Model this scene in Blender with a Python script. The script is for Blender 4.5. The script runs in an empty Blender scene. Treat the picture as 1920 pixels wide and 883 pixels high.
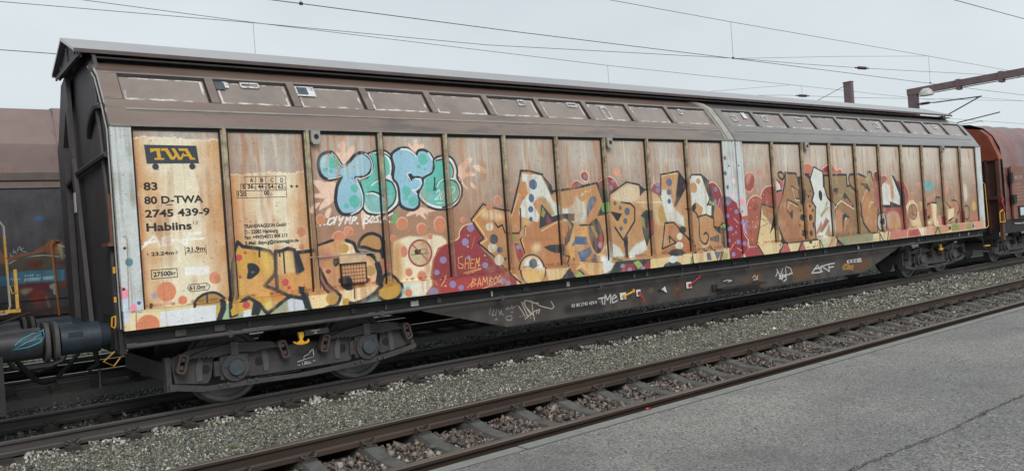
import bpy, math, random
import numpy as np
from mathutils import Vector, Matrix
random.seed(7); rng=np.random.default_rng(7)
sc=bpy.context.scene; COL=sc.collection
PI=math.pi
# ------------------------------------------------------------------ camera, world, sun, exposure
cd=bpy.data.cameras.new('camera'); cam=bpy.data.objects.new('camera',cd); COL.objects.link(cam); sc.camera=cam
yaw,pit,rol=math.radians(52.136),math.radians(-0.036),math.radians(4.091)
fw=Vector((math.cos(yaw)*math.cos(pit),math.sin(yaw)*math.cos(pit),math.sin(pit)))
rt=Vector((math.sin(yaw),-math.cos(yaw),0)); up=rt.cross(fw)
Rr=math.cos(rol)*rt-math.sin(rol)*up; Uu=math.cos(rol)*up+math.sin(rol)*rt
mw=Matrix((Rr,Uu,-fw)).transposed().to_4x4(); mw.translation=Vector((-2.021,-11.082,1.828)); cam.matrix_world=mw
cd.sensor_width=36; cd.lens=1515.4/1920*36; cd.clip_start=.05; cd.clip_end=3000
sc.render.resolution_x=1024; sc.render.resolution_y=470
sc.view_settings.view_transform='Standard'; sc.view_settings.look='None'; sc.view_settings.exposure=0.25; sc.view_settings.gamma=1
SUN_EL,SUN_AZ=math.radians(40),math.radians(-108)   # azimuth of the sun measured from +X towards +Y
W=bpy.data.worlds.new('World'); sc.world=W; W.use_nodes=True
nt=W.node_tree; nt.nodes.clear()
out=nt.nodes.new('ShaderNodeOutputWorld'); bg=nt.nodes.new('ShaderNodeBackground'); sky=nt.nodes.new('ShaderNodeTexSky')
sky.sky_type='NISHITA'; sky.sun_disc=False; sky.sun_elevation=SUN_EL; sky.sun_rotation=math.radians(90)-SUN_AZ
sc_=nt.nodes.new('ShaderNodeMix'); sc_.data_type='RGBA'; sc_.blend_type='MULTIPLY'; sc_.inputs[0].default_value=1; sc_.inputs[7].default_value=(.1,.1,.1,1)
nt.links.new(sky.outputs[0],sc_.inputs[6])
tc=nt.nodes.new('ShaderNodeTexCoord'); mp=nt.nodes.new('ShaderNodeMapping'); mp.inputs['Scale'].default_value=(1,1,2.2)
nz=nt.nodes.new('ShaderNodeTexNoise'); nz.inputs['Scale'].default_value=2.2; nz.inputs['Detail'].default_value=5; nz.inputs['Roughness'].default_value=.5
nt.links.new(tc.outputs['Generated'],mp.inputs[0]); nt.links.new(mp.outputs[0],nz.inputs['Vector'])
cr_=nt.nodes.new('ShaderNodeValToRGB'); cr_.color_ramp.elements[0].position=.3; cr_.color_ramp.elements[1].position=.72
cr_.color_ramp.elements[0].color=(.55,.606,.632,1); cr_.color_ramp.elements[1].color=(.68,.732,.758,1)
nt.links.new(nz.outputs[0],cr_.inputs[0])
mx=nt.nodes.new('ShaderNodeMix'); mx.data_type='RGBA'; mx.inputs[0].default_value=.94
nt.links.new(sc_.outputs[2],mx.inputs[6]); nt.links.new(cr_.outputs[0],mx.inputs[7]); nt.links.new(mx.outputs[2],bg.inputs[0]); nt.links.new(bg.outputs[0],out.inputs[0])
bg.inputs[1].default_value=1.0
sl=bpy.data.lights.new('sun','SUN'); sun=bpy.data.objects.new('sun',sl); COL.objects.link(sun)
sl.energy=1.5; sl.angle=math.radians(25); sl.color=(1,.97,.93)
sd=Vector((math.cos(SUN_EL)*math.cos(SUN_AZ),math.cos(SUN_EL)*math.sin(SUN_AZ),math.sin(SUN_EL)))
sun.rotation_euler=sd.to_track_quat('Z','Y').to_euler()

# ------------------------------------------------------------------ helpers
def lin(c): return tuple(((v/255)/12.92 if v/255<=.04045 else ((v/255+.055)/1.055)**2.4) for v in c)+(1,)
class MB:
    def __init__(s): s.v=[];s.f=[];s.mi=[];s.m=0
    def add(s,vs,fs):
        o=len(s.v); s.v+=[tuple(v) for v in vs]; s.f+=[[i+o for i in f] for f in fs]; s.mi+=[s.m]*len(fs); return s
    def box(s,x0,x1,y0,y1,z0,z1):
        return s.add([(x0,y0,z0),(x1,y0,z0),(x1,y1,z0),(x0,y1,z0),(x0,y0,z1),(x1,y0,z1),(x1,y1,z1),(x0,y1,z1)],[(0,3,2,1),(4,5,6,7),(0,1,5,4),(1,2,6,5),(2,3,7,6),(3,0,4,7)])
    def prism(s,poly,a,b,ax='y'):
        n=len(poly)
        area=sum(poly[i][0]*poly[(i+1)%n][1]-poly[(i+1)%n][0]*poly[i][1] for i in range(n))
        if area<0: poly=poly[::-1]
        mk={'y':lambda p,t:(p[0],t,p[1]),'x':lambda p,t:(t,p[0],p[1]),'z':lambda p,t:(p[0],p[1],t)}[ax]
        vs=[mk(p,a) for p in poly]+[mk(p,b) for p in poly]
        fs=[list(range(n)),list(range(2*n-1,n-1,-1))]+[(i,i+n,(i+1)%n+n,(i+1)%n) for i in range(n)]
        if ax in 'x' or ax=='z': fs=[list(reversed(f)) for f in fs]
        return s.add(vs,fs)
    def slab(s,prof,x0,x1,th,off=0):
        # prof: outer (y,z) polyline going upward on the -Y side; inner side offset by th
        o=[];i_=[]
        for k,p in enumerate(prof):
            a=prof[max(k-1,0)];b=prof[min(k+1,len(prof)-1)]
            ty,tz=b[0]-a[0],b[1]-a[1]; l=math.hypot(ty,tz); ny,nz=-tz/l,ty/l   # outward
            o.append((p[0]+ny*off,p[1]+nz*off)); i_.append((p[0]+ny*(off-th),p[1]+nz*(off-th)))
        n=len(prof); poly=o+i_[::-1]
        vs=[(x0,)+q for q in poly]+[(x1,)+q for q in poly]; m=2*n; fs=[]
        for k in range(m): fs.append((k,(k+1)%m,(k+1)%m+m,k+m))
        for k in range(n-1):
            a=(k,m-1-k,m-2-k,k+1); fs.append(a); fs.append(tuple(q+m for q in reversed(a)))
        return s.add(vs,fs)
    def cyl(s,p0,p1,r,n=14,r2=None,cap=True):
        p0=Vector(p0);p1=Vector(p1);d=(p1-p0).normalized(); a=d.orthogonal().normalized(); b=d.cross(a); r2=r if r2 is None else r2
        vs=[p0+(a*math.cos(2*PI*i/n)+b*math.sin(2*PI*i/n))*r for i in range(n)]+[p1+(a*math.cos(2*PI*i/n)+b*math.sin(2*PI*i/n))*r2 for i in range(n)]
        fs=[(i,(i+1)%n,(i+1)%n+n,i+n) for i in range(n)]
        if cap: fs+=[list(range(n-1,-1,-1)),list(range(n,2*n))]
        return s.add(vs,fs)
    def tube(s,pts,r,n=8,closed=False):
        pts=[Vector(p) for p in pts]; N=len(pts); vs=[];fs=[]; a=None
        for k,p in enumerate(pts):
            q0=pts[(k-1)%N] if closed or k>0 else p; q1=pts[(k+1)%N] if closed or k<N-1 else p
            d=(q1-q0).normalized()
            if a is None: a=d.orthogonal().normalized()
            a=(a-d*a.dot(d)).normalized(); b=d.cross(a)
            vs+=[p+(a*math.cos(2*PI*i/n)+b*math.sin(2*PI*i/n))*r for i in range(n)]
        for k in range(N if closed else N-1):
            k2=(k+1)%N
            fs+=[(k*n+i,k*n+(i+1)%n,k2*n+(i+1)%n,k2*n+i) for i in range(n)]
        if not closed: fs+=[list(range(n-1,-1,-1)),[(N-1)*n+i for i in range(n)]]
        return s.add(vs,fs)
    def ribbon(s,pts,w,y,sgn=-1):   # flat stroke in the x,z plane at depth y
        for (x0,z0),(x1,z1) in zip(pts,pts[1:]):
            l=math.hypot(x1-x0,z1-z0) or 1; ux,uz=(x1-x0)/l*w/2,(z1-z0)/l*w/2; nx,nz=-uz,ux
            x0-=ux*.8;z0-=uz*.8;x1+=ux*.8;z1+=uz*.8
            s.add([(x0+nx,y,z0+nz),(x0-nx,y,z0-nz),(x1-nx,y,z1-nz),(x1+nx,y,z1+nz)],[(0,1,2,3)])
        return s
    def mesh(s,name,mats,smooth=True,ang=35):
        me=bpy.data.meshes.new(name); me.from_pydata(s.v,[],s.f)
        for m in (mats if isinstance(mats,(list,tuple)) else [mats]): me.materials.append(m)
        me.polygons.foreach_set('material_index',s.mi)
        if smooth:
            me.polygons.foreach_set('use_smooth',[True]*len(me.polygons)); me.set_sharp_from_angle(angle=math.radians(ang))
        me.update(); return me
def link(name,me,parent=None,loc=None,rot=None):
    o=bpy.data.objects.new(name,me); COL.objects.link(o)
    if parent: o.parent=parent
    if loc: o.location=loc
    if rot: o.rotation_euler=rot
    return o
def part(name,mb,mats,parent,loc=None,label=None,ang=35,bevel=0):
    o=link(name,mb.mesh(name,mats,ang=ang) if isinstance(mb,MB) else mb,parent,loc)
    if label:o['label']=label
    if bevel: bv=o.modifiers.new('bevel','BEVEL'); bv.width=bevel; bv.segments=1; bv.limit_method='ANGLE'
    return o
def thing(name,label,cat,group=None,mb=None,mats=None,loc=None,bevel=0):
    if mb is None: o=bpy.data.objects.new(name,None); COL.objects.link(o); o.empty_display_size=.3; 
    else: o=part(name,mb,mats,None,bevel=bevel)
    if loc:o.location=loc
    o['label']=label;o['category']=cat
    if group:o['group']=group
    return o
def struct(name,mb,mats,kind='structure'):
    o=part(name,mb,mats,None); o['kind']=kind; return o
def noisemat(name,c1,c2=None,scale=6,rough=.6,metal=0,bump=.1,bscale=60,c3=None,thr=.62,s3=2.5,stretch=(1,1,1),spec=.5,r2=None,detail=6):
    "two-tone noise with an optional third, patchy colour; everything in object-independent world space"
    m=bpy.data.materials.new(name); m.use_nodes=True; n=m.node_tree; b=n.nodes['Principled BSDF']
    g=n.nodes.new('ShaderNodeNewGeometry'); mp=n.nodes.new('ShaderNodeMapping'); mp.inputs['Scale'].default_value=stretch; n.links.new(g.outputs['Position'],mp.inputs[0])
    t=n.nodes.new('ShaderNodeTexNoise'); t.inputs['Scale'].default_value=scale; t.inputs['Detail'].default_value=detail; t.inputs['Roughness'].default_value=.62; n.links.new(mp.outputs[0],t.inputs['Vector'])
    r=n.nodes.new('ShaderNodeValToRGB'); r.color_ramp.elements[0].position=.33; r.color_ramp.elements[1].position=.68
    r.color_ramp.elements[0].color=lin(c1); r.color_ramp.elements[1].color=lin(c2 or c1); n.links.new(t.outputs[0],r.inputs[0]); colo=r.outputs[0]
    if c3:
        t3=n.nodes.new('ShaderNodeTexNoise'); t3.inputs['Scale'].default_value=s3; t3.inputs['Detail'].default_value=8; t3.inputs['Roughness'].default_value=.7; n.links.new(mp.outputs[0],t3.inputs['Vector'])
        r3=n.nodes.new('ShaderNodeValToRGB'); r3.color_ramp.elements[0].position=thr-.05; r3.color_ramp.elements[1].position=thr+.06; n.links.new(t3.outputs[0],r3.inputs[0])
        x=n.nodes.new('ShaderNodeMix'); x.data_type='RGBA'; x.inputs[7].default_value=lin(c3); n.links.new(r3.outputs[0],x.inputs[0]); n.links.new(colo,x.inputs[6]); colo=x.outputs[2]
    n.links.new(colo,b.inputs['Base Color']); b.inputs['Roughness'].default_value=rough; b.inputs['Metallic'].default_value=metal; b.inputs['Specular IOR Level'].default_value=spec
    if r2 is not None:
        mr=n.nodes.new('ShaderNodeMapRange'); mr.inputs[3].default_value=rough; mr.inputs[4].default_value=r2; n.links.new(t.outputs[0],mr.inputs[0]); n.links.new(mr.outputs[0],b.inputs['Roughness'])
    if bump:
        t2=n.nodes.new('ShaderNodeTexNoise'); t2.inputs['Scale'].default_value=bscale; t2.inputs['Detail'].default_value=4; n.links.new(g.outputs['Position'],t2.inputs['Vector'])
        bp=n.nodes.new('ShaderNodeBump'); bp.inputs['Strength'].default_value=bump; bp.inputs['Distance'].default_value=.01; n.links.new(t2.outputs[0],bp.inputs['Height']); n.links.new(bp.outputs[0],b.inputs['Normal'])
    return m
def plain(name,c,rough=.5,metal=0,bump=0):
    return noisemat(name,c,tuple(min(255,int(v*1.08)+2) for v in c),rough=rough,metal=metal,bump=bump,scale=12)
_fc={}
def text(s,x,z,w,h,y,mat,parent,name='lettering',bold=.0,rotz=0):
    cu=bpy.data.curves.new('t','FONT'); cu.body=s; cu.offset=bold; cu.resolution_u=3
    o=bpy.data.objects.new('t',cu); COL.objects.link(o); bpy.context.view_layer.update()
    me=bpy.data.meshes.new_from_object(o.evaluated_get(bpy.context.evaluated_depsgraph_get())); bpy.data.objects.remove(o)
    n=len(me.vertices); co=np.empty(n*3); me.vertices.foreach_get('co',co); co=co.reshape(-1,3)
    a=co.min(0);b=co.max(0); q=np.zeros_like(co)
    desc = any(c in s for c in 'gpqy@(,') and s!='kg'
    zb=0 if (desc or s=='kg') else a[1]; hh=(.73 if (desc or s=='kg') else b[1]-a[1])
    q[:,0]=(co[:,0]-a[0])/(b[0]-a[0])*w; q[:,2]=(co[:,1]-zb)/hh*h
    me.vertices.foreach_set('co',q.ravel()); me.materials.clear(); me.materials.append(mat); me.name=name; me.update()
    return link(name,me,parent,(x,y,z))

# ------------------------------------------------------------------ painted surfaces (numpy raster made here, no files)
# painted shapes: kind (0 disc, 1 polygon, 2 stroke), r, g, b, softness or width, then coordinates in 5 mm steps
ART=[[1,228,214,180,2,684,309,702,316,733,323,765,319,806,323,839,317,855,304,845,190,675,200],
[1,196,150,92,8,684,307,689,316,694,313,700,308,704,304,708,297,710,288,708,277,705,264,703,251,705,238,708,226,708,216,698,206,685,199,675,205,675,234,679,276],
[1,150,170,140,1,188,194,244,192,419,191,647,195,741,192,738,148,387,157,185,156],
[1,216,220,222,1,106,192,199,193,196,155,104,153],
[1,196,204,214,1,374,192,416,192,414,157,372,157],
[1,228,222,200,3,696,193,741,194,791,194,788,159,693,159],
[1,228,206,160,2,13,194,76,193,74,157,10,155,-5,154,-4,172,10,173],
[0,212,126,88,0,49,164,24,23],
[1,216,220,222,1,76,191,199,192,196,155,74,158],
[0,84,126,140,0,19,306,8,9],
[0,226,140,160,0,2,239,12,14],
[0,226,140,160,0,21,205,7,10],
[0,50,96,150,0,33,215,4,4],
[1,190,205,218,3,-5,225,14,228,11,173,-5,174],
[1,214,190,150,3,-5,174,11,174,10,152,-5,152],
[2,120,78,50,6,10,362,15,364,18,355,12,200],
[2,110,70,45,6,13,196,37,195],
[2,150,100,70,9,26,193,24,156],
[0,30,30,30,0,12,337,3,3],
[0,30,30,30,0,4,248,3,3],
[0,214,130,92,0,94,234,21,22],
[0,214,130,92,0,204,255,13,14],
[0,214,126,88,0,128,211,10,10],
[0,150,150,160,4,68,227,6,6],
[2,120,150,125,12,137,200,149,201],
[1,50,45,40,0,58,211,56,201,61,200,63,210],
[2,45,40,35,5,58,211,56,201,61,200,63,210,58,211],
[1,170,130,70,1,150,195,166,215,191,222,210,217,222,203,221,193],
[2,40,44,50,30,151,194,153,199,156,205,161,211,167,215,174,219,182,221,189,222,197,222,204,220,211,216,218,210,222,206],
[2,40,44,50,18,183,220,182,200],
[1,40,44,50,0,223,209,211,204,207,178,197,157,218,151,223,193],
[1,206,160,60,0,199,189,210,189,207,178,199,166],
[1,150,180,140,0,211,158,222,180,230,189,228,154],
[1,206,160,60,0,230,189,241,189,235,155,228,154],
[1,232,230,222,0,137,285,193,284,191,265,137,266],
[2,236,232,222,27,44,330,77,361,88,338],
[2,236,232,222,26,56,346,84,349],
[2,236,232,222,28,112,359,93,354,94,339,113,340,115,349,103,349],
[2,236,232,222,25,117,349,129,348,144,336],
[2,236,232,222,29,144,336,152,362,178,362],
[2,236,232,222,26,138,348,184,349],
[2,236,222,190,13,126,335,131,314,132,307],
[2,240,228,200,30,125,333,126,301],
[2,236,230,214,15,42,325,45,308,41,283],
[1,232,192,168,0,550,580,554,582,559,581,562,578,562,569,561,556,561,549,566,552,571,560,577,567,581,568,584,568,586,567,588,565,589,562,587,557,582,548,574,536,567,527,562,521,558,517,554,515,550,514,546,514,542,518,538,529,534,542,532,552,535,553,540,551,544,549,547,551,548,554,548,558,546,561,542,565,540,569,542,573,546,578],
[1,232,192,168,0,461,480,468,480,477,480,485,480,489,478,491,476,496,474,506,475,518,476,526,472,527,459,523,441,517,426,507,417,495,411,485,407,480,404,477,403,476,404,476,406,477,411,480,416,485,422,491,428,493,432,485,434,473,435,464,436,460,438,459,440,460,441,461,443,464,444,467,445,473,446,480,446,482,449,477,458,468,469,461,477,458,480,458,480],
[1,232,192,168,0,448,409,453,413,459,417,465,421,471,422,477,423,480,423,480,421,478,418,474,413,467,407,458,399,452,395,448,397,447,403],
[1,232,192,168,0,490,388,490,392,492,397,495,401,499,405,504,408,508,409,509,408,509,405,509,401,506,394,503,387,500,382,496,382,492,384],
[1,232,192,168,0,592,395,595,399,601,398,604,393,604,381,602,364,599,352,598,347,596,346,594,350,593,364,591,382],
[1,232,192,168,0,906,505,914,514,926,523,937,530,945,535,951,538,957,539,961,539,965,536,964,531,954,521,941,508,934,498,942,494,957,493,968,492,971,489,970,487,966,485,957,484,946,484,936,482,930,479,925,475,924,470,928,464,936,456,941,451,941,448,938,447,933,448,928,452,922,458,916,467,911,479,906,492],
[1,232,192,168,0,948,463,949,465,951,467,954,466,960,463,966,457,970,452,971,449,969,446,966,446,962,447,957,450,953,454,951,457,949,461],
[1,232,192,168,0,964,514,966,516,969,517,974,517,984,515,996,511,1005,507,1010,503,1012,498,1012,494,1008,492,1003,492,996,493,987,497,977,503,969,507,966,510,964,512],
[1,232,192,168,0,752,579,756,576,762,571,767,569,769,573,770,581,772,587,775,590,779,591,783,590,783,585,783,577,785,572,788,572,793,575,797,577,800,576,802,575,803,572,803,568,802,564,798,560,788,557,774,555,764,555,759,557,756,561,754,566,752,571,751,576],
[1,232,192,168,0,728,376,728,379,733,384,740,389,749,394,760,398,772,400,784,399,796,396,807,393,815,391,822,389,824,387,818,387,807,386,799,385,798,383,800,380,800,378,795,379,789,383,785,383,786,377,791,369,792,364,786,368,778,374,770,379,765,378,760,375,758,374,758,376,760,380,758,383,749,381,736,377],
[1,40,44,50,0,478,511,478,519,479,527,481,533,485,539,491,544,497,547,504,549,510,550,517,549,521,546,525,541,529,536,533,530,537,523,540,518,543,515,546,513,551,514,559,519,569,527,577,534,584,539,589,543,594,546,600,548,607,549,613,548,620,545,626,539,631,534,635,527,636,520,636,513,634,506,630,499,625,493,619,489,612,486,605,483,597,483,589,483,584,482,586,478,591,472,595,465,598,457,600,448,601,439,602,430,601,421,599,413,596,406,591,399,585,393,578,390,571,388,563,387,553,387,542,388,533,390,527,394,524,400,521,407,519,415,518,423,518,433,520,443,522,453,525,463,530,472,535,480,538,486,535,486,529,484,522,482,515,480,508,479,501,479,494,481,488,485,484,490,481,497,479,504],
[1,142,188,208,0,483,513,483,521,484,528,486,535,490,541,496,546,502,549,508,551,515,552,522,551,526,548,530,543,534,538,538,532,542,525,545,520,548,516,551,515,556,515,562,520,570,528,577,535,583,541,589,545,594,548,600,550,607,551,613,550,620,546,626,541,632,535,635,529,636,522,636,515,634,508,630,501,625,495,619,490,612,487,605,485,597,485,589,485,584,484,586,480,591,474,596,466,598,458,600,449,602,441,602,432,601,423,599,415,596,407,591,400,585,395,578,392,571,390,563,389,554,389,546,389,538,391,533,396,529,402,526,409,524,416,523,425,523,434,525,444,527,455,530,465,535,474,540,482,543,487,540,488,534,485,527,483,520,482,513,480,506,481,499,483,493,487,489,492,485,498,484,505],
[2,40,44,50,41,483,513,483,521,484,528,486,535,490,541,496,546,502,549,508,551,515,552,522,551,526,548,530,543,534,538,538,532,542,525,545,520,548,516,551,515,556,515,562,520,570,528,577,535,583,541,589,545,594,548,600,550,607,551,613,550,620,546,626,541,632,535,635,529,636,522,636,515,634,508,630,501,625,495,619,490,612,487,605,485,597,485,589,485,584,484,586,480,591,474,596,466,598,458,600,449,602,441,602,432,601,423,599,415,596,407,591,400,585,395,578,392,571,390,563,389,554,389,546,389,538,391,533,396,529,402,526,409,524,416,523,425,523,434,525,444,527,455,530,465,535,474,540,482,543,487,540,488,534,485,527,483,520,482,513,480,506,481,499,483,493,487,489,492,485,498,484,505,483,513],
[1,222,227,226,0,624,547,632,551,644,555,656,557,666,558,675,557,682,555,689,550,694,545,698,538,700,531,702,523,702,515,700,505,696,494,695,485,698,480,704,476,709,470,712,462,714,453,715,444,714,434,712,423,708,414,702,406,694,400,686,394,679,390,671,387,662,385,649,384,635,385,623,387,614,389,608,393,603,397,600,401,599,406,599,412,600,420,602,430,603,440,601,451,597,463,598,472,605,478,615,481,624,486,631,495,635,506,638,515,638,523,637,530,635,535,630,540,625,543],
[2,40,44,50,28,624,547,632,551,644,555,656,557,666,558,675,557,682,555,689,550,694,545,698,538,700,531,702,523,702,515,700,505,696,494,695,485,698,480,704,476,709,470,712,462,714,453,715,444,714,434,712,423,708,414,702,406,694,400,686,394,679,390,671,387,662,385,649,384,635,385,623,387,614,389,608,393,603,397,600,401,599,406,599,412,600,420,602,430,603,440,601,451,597,463,598,472,605,478,615,481,624,486,631,495,635,506,638,515,638,523,637,530,635,535,630,540,625,543,624,547],
[1,92,184,168,0,629,543,635,548,646,550,656,551,663,551,670,548,676,544,681,539,685,532,688,524,689,514,689,503,687,494,681,490,673,488,670,486,676,482,687,477,695,471,699,463,700,453,700,444,699,434,696,424,691,415,683,407,673,400,663,395,651,393,638,392,627,394,619,397,613,402,609,409,606,418,606,429,605,440,602,453,598,465,598,475,604,479,613,480,621,483,628,491,634,502,638,512,635,523,630,534],
[1,130,186,180,4,607,429,623,434,647,438,666,439,679,437,687,432,692,426,692,421,689,415,684,409,676,404,666,398,656,395,645,393,633,394,624,395,617,398,612,403,609,409,605,415,602,423],
[2,40,44,50,21,632,466,637,469,643,474,650,477,656,479,663,479,669,478,677,477,685,475,692,471,697,464,700,455,702,447,702,440,701,433,699,426,696,420,692,414,687,409,680,404,672,398,666,395],
[2,222,227,226,21,631,464,634,467,640,471,646,474,654,477,662,480,670,482,676,484,681,485,685,485],
[2,40,44,50,21,616,444,621,445,627,447,634,447,641,445,648,443,653,439,657,435,660,430,662,426],
[2,222,227,226,21,614,442,618,442,624,443,631,443,637,441,644,438,649,435,654,431,659,426,662,423],
[2,40,44,50,18,650,546,656,547,664,548,672,549,678,547,683,545,688,541,692,536,695,529,696,521,696,510,694,499,692,491],
[2,120,185,205,14,657,448,690,446],
[2,130,190,210,28,610,424,682,433],
[2,40,44,50,41,483,513,483,521,484,528,486,535,490,541,496,546,502,549,508,551,515,552,522,551,526,548,530,543,534,538,538,532,542,525,545,520,548,516,551,515,556,515,562,520,570,528,577,535,583,541,589,545,594,548,600,550,607,551,613,550,620,546,626,541,632,535,635,529,636,522,636,515,634,508,630,501,625,495,619,490,612,487,605,485,597,485,589,485,584,484,586,480,591,474,596,466,598,458,600,449,602,441,602,432,601,423,599,415,596,407,591,400,585,395,578,392,571,390,563,389,554,389,546,389,538,391,533,396,529,402,526,409,524,416,523,425,523,434,525,444,527,455,530,465,535,474,540,482,543,487,540,488,534,485,527,483,520,482,513,480,506,481,499,483,493,487,489,492,485,498,484,505,483,513],
[2,222,227,226,15,586,483,591,483,598,482,605,483,613,485,621,489,628,493,633,500,635,507,636,515,636,523,634,530,631,537,626,542,621,546,616,548],
[2,222,227,226,15,507,483,512,483,518,484,524,485,531,486,538,488,543,489],
[2,222,227,226,15,522,549,525,546,530,542,534,537,538,530,542,523,545,518,549,516,553,515,556,515],
[2,222,227,226,18,584,481,588,474,592,465,596,455,598,446,600,438,600,429,599,420,597,411,592,404,583,397,571,392,563,389],
[0,92,184,168,0,523,524,17,15],
[0,92,184,168,0,499,506,7,6],
[0,92,184,168,0,578,457,11,10],
[0,92,184,168,0,576,423,17,16],
[0,92,184,168,0,551,412,8,7],
[0,92,184,168,0,516,503,6,6],
[1,180,206,210,5,486,516,486,521,487,528,489,534,494,539,500,544,505,546,508,544,510,538,510,532,507,526,503,519,499,513,496,509,492,505,490,505,488,507,486,511],
[0,150,190,200,5,563,507,16,9],
[0,168,180,180,4,576,518,17,3],
[1,40,44,50,0,692,542,693,548,697,552,702,555,708,559,715,562,723,564,731,565,741,565,747,563,748,559,747,552,742,545,732,533,717,521,706,515,699,520,694,532],
[1,40,44,50,0,708,414,706,409,712,402,720,396,728,393,738,391,747,390,756,391,764,394,770,397,773,402,772,408,766,412,748,415,724,416],
[1,142,188,208,0,696,541,698,547,701,551,706,555,712,558,719,562,727,564,735,565,743,565,751,563,758,557,766,549,772,545,776,547,778,552,782,557,787,559,793,560,799,560,806,558,814,554,820,549,824,545,827,539,829,533,831,526,831,519,829,511,825,503,818,494,811,487,803,484,795,482,789,480,788,475,790,469,790,463,786,457,781,452,776,448,773,447,770,447,769,445,770,439,772,429,774,421,773,414,772,408,769,403,764,399,757,395,750,393,743,394,734,396,727,399,721,402,716,406,713,411,711,419,711,428,711,438,711,447,710,456,708,464,704,471,699,476,696,482,697,491,700,502,702,512,700,522,697,533],
[2,40,44,50,36,696,541,698,547,701,551,706,555,712,558,719,562,727,564,735,565,743,565,751,563,758,557,766,549,772,545,776,547,778,552,782,557,787,559,793,560,799,560,806,558,814,554,820,549,824,545,827,539,829,533,831,526,831,519,829,511,825,503,818,494,811,487,803,484,795,482,789,480,788,475,790,469,790,463,786,457,781,452,776,448,773,447,770,447,769,445,770,439,772,429,774,421,773,414,772,408,769,403,764,399,757,395,750,393,743,394,734,396,727,399,721,402,716,406,713,411,711,419,711,428,711,438,711,447,710,456,708,464,704,471,699,476,696,482,697,491,700,502,702,512,700,522,697,533,696,541],
[2,222,227,226,25,728,561,732,561,738,561,744,561,749,560,754,558,759,555,764,551,770,546,773,543],
[2,222,227,226,25,815,551,818,547,822,541,826,534,829,528,831,521,831,514,828,507,821,499,817,493],
[0,92,184,168,0,795,533,15,16],
[0,92,184,168,0,780,513,6,6],
[0,92,184,168,0,800,506,5,5],
[0,92,184,168,0,734,446,13,14],
[0,92,184,168,0,729,427,8,8],
[0,92,184,168,0,753,417,15,13],
[1,40,44,50,0,743,492,746,494,750,494,754,494,756,491,759,488,762,486,766,486,771,487,776,487,781,486,787,483,789,481,786,481,778,481,772,481,766,481,762,480,758,479,755,476,753,472,752,470,749,470,747,472,745,476,744,481,743,487],
[2,222,227,226,15,752,470,749,474,747,480,744,485,743,488,742,491,742,494,745,495,749,496,752,497],
[2,222,227,226,18,766,480,771,479,777,478,782,475,784,471,784,465,782,460,778,456,771,451,765,448,760,448,755,449,753,448,757,445,763,440,768,436],
[1,222,227,226,0,831,533,837,537,846,541,856,543,864,545,873,545,881,544,888,540,894,536,899,530,903,522,906,513,908,505,908,496,906,488,906,480,910,472,915,465,919,458,920,448,919,439,917,429,912,421,907,412,899,405,890,399,880,395,868,392,857,391,844,391,832,392,821,394,810,398,800,402,791,408,783,415,777,421,773,426,771,430,771,436,776,445,782,454,788,463,790,470,790,476,793,481,800,485,810,489,819,493,824,498,828,505,831,511,831,519,830,526],
[2,40,44,50,30,831,533,837,537,846,541,856,543,864,545,873,545,881,544,888,540,894,536,899,530,903,522,906,513,908,505,908,496,906,488,906,480,910,472,915,465,919,458,920,448,919,439,917,429,912,421,907,412,899,405,890,399,880,395,868,392,857,391,844,391,832,392,821,394,810,398,800,402,791,408,783,415,777,421,773,426,771,430,771,436,776,445,782,454,788,463,790,470,790,476,793,481,800,485,810,489,819,493,824,498,828,505,831,511,831,519,830,526,831,533],
[1,92,184,168,0,834,527,841,530,850,533,859,534,866,534,874,533,880,530,886,524,891,516,893,508,892,499,890,490,889,483,894,478,900,475,905,470,908,463,909,454,909,445,906,437,903,428,897,421,889,414,880,407,869,403,859,400,847,400,836,401,825,403,814,407,805,411,796,416,788,421,783,427,780,432,780,436,781,442,785,451,791,461,795,469,796,474,796,477,798,480,804,482,811,485,818,488,824,494,829,501,833,508,833,515,832,521],
[1,120,185,180,4,786,436,795,440,811,442,822,441,824,432,823,419,819,411,813,410,805,413,798,417,792,423,786,430],
[2,40,44,50,19,838,530,844,531,853,533,862,534,870,533,877,531,884,527,889,520,893,513,895,505,895,497,893,489,891,483],
[2,40,44,50,19,829,447,831,452,834,459,838,465,844,469,852,472,861,474,871,475,881,475,890,474,898,470,904,464,908,458,910,450,911,441,909,433,906,425,900,418,892,411,881,406,868,402,858,399],
[2,222,227,226,19,834,456,837,460,841,466,848,471,856,475,866,477,876,478,885,478,893,477,898,477],
[2,40,44,50,22,829,481,829,468,824,447],
[2,40,44,50,26,849,397,860,398],
[2,222,227,226,12,832,439,835,442,839,445,842,447,844,444,844,439,843,434,837,429,829,424,825,421,828,420,835,421,840,422],
[2,222,227,226,12,852,440,849,435,845,427,844,422,845,420,849,421,853,423,856,428,859,435,860,440,858,442,855,442,853,442],
[2,222,227,226,12,873,440,860,417],
[2,222,227,226,12,877,452,882,453,889,454,894,453,896,452,897,449,895,446,892,442,887,437,883,433,882,431,882,429,883,427],
[2,222,227,226,12,830,410,883,411],
[0,222,227,226,0,886,421,1,1],
[0,222,227,226,0,891,421,1,1],
[0,222,227,226,0,898,421,1,1],
[0,40,44,50,0,909,483,2,2],
[0,40,44,50,0,913,480,2,2],
[0,40,44,50,0,918,475,2,2],
[0,40,44,50,0,911,473,2,2],
[0,40,44,50,0,918,469,2,2],
[2,232,230,226,21,464,364,465,363],
[2,232,230,226,21,475,365,476,365],
[2,232,230,226,21,487,366,488,366],
[2,232,230,226,21,515,383,501,379,495,367,503,365,516,375,515,383],
[2,232,230,226,21,522,385,513,366],
[2,232,230,226,21,529,385,529,375,541,383,527,362],
[2,232,230,226,21,544,366,550,382,552,374,561,383,556,365],
[2,232,230,226,22,562,365,569,382,578,380,571,373,565,373],
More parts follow.
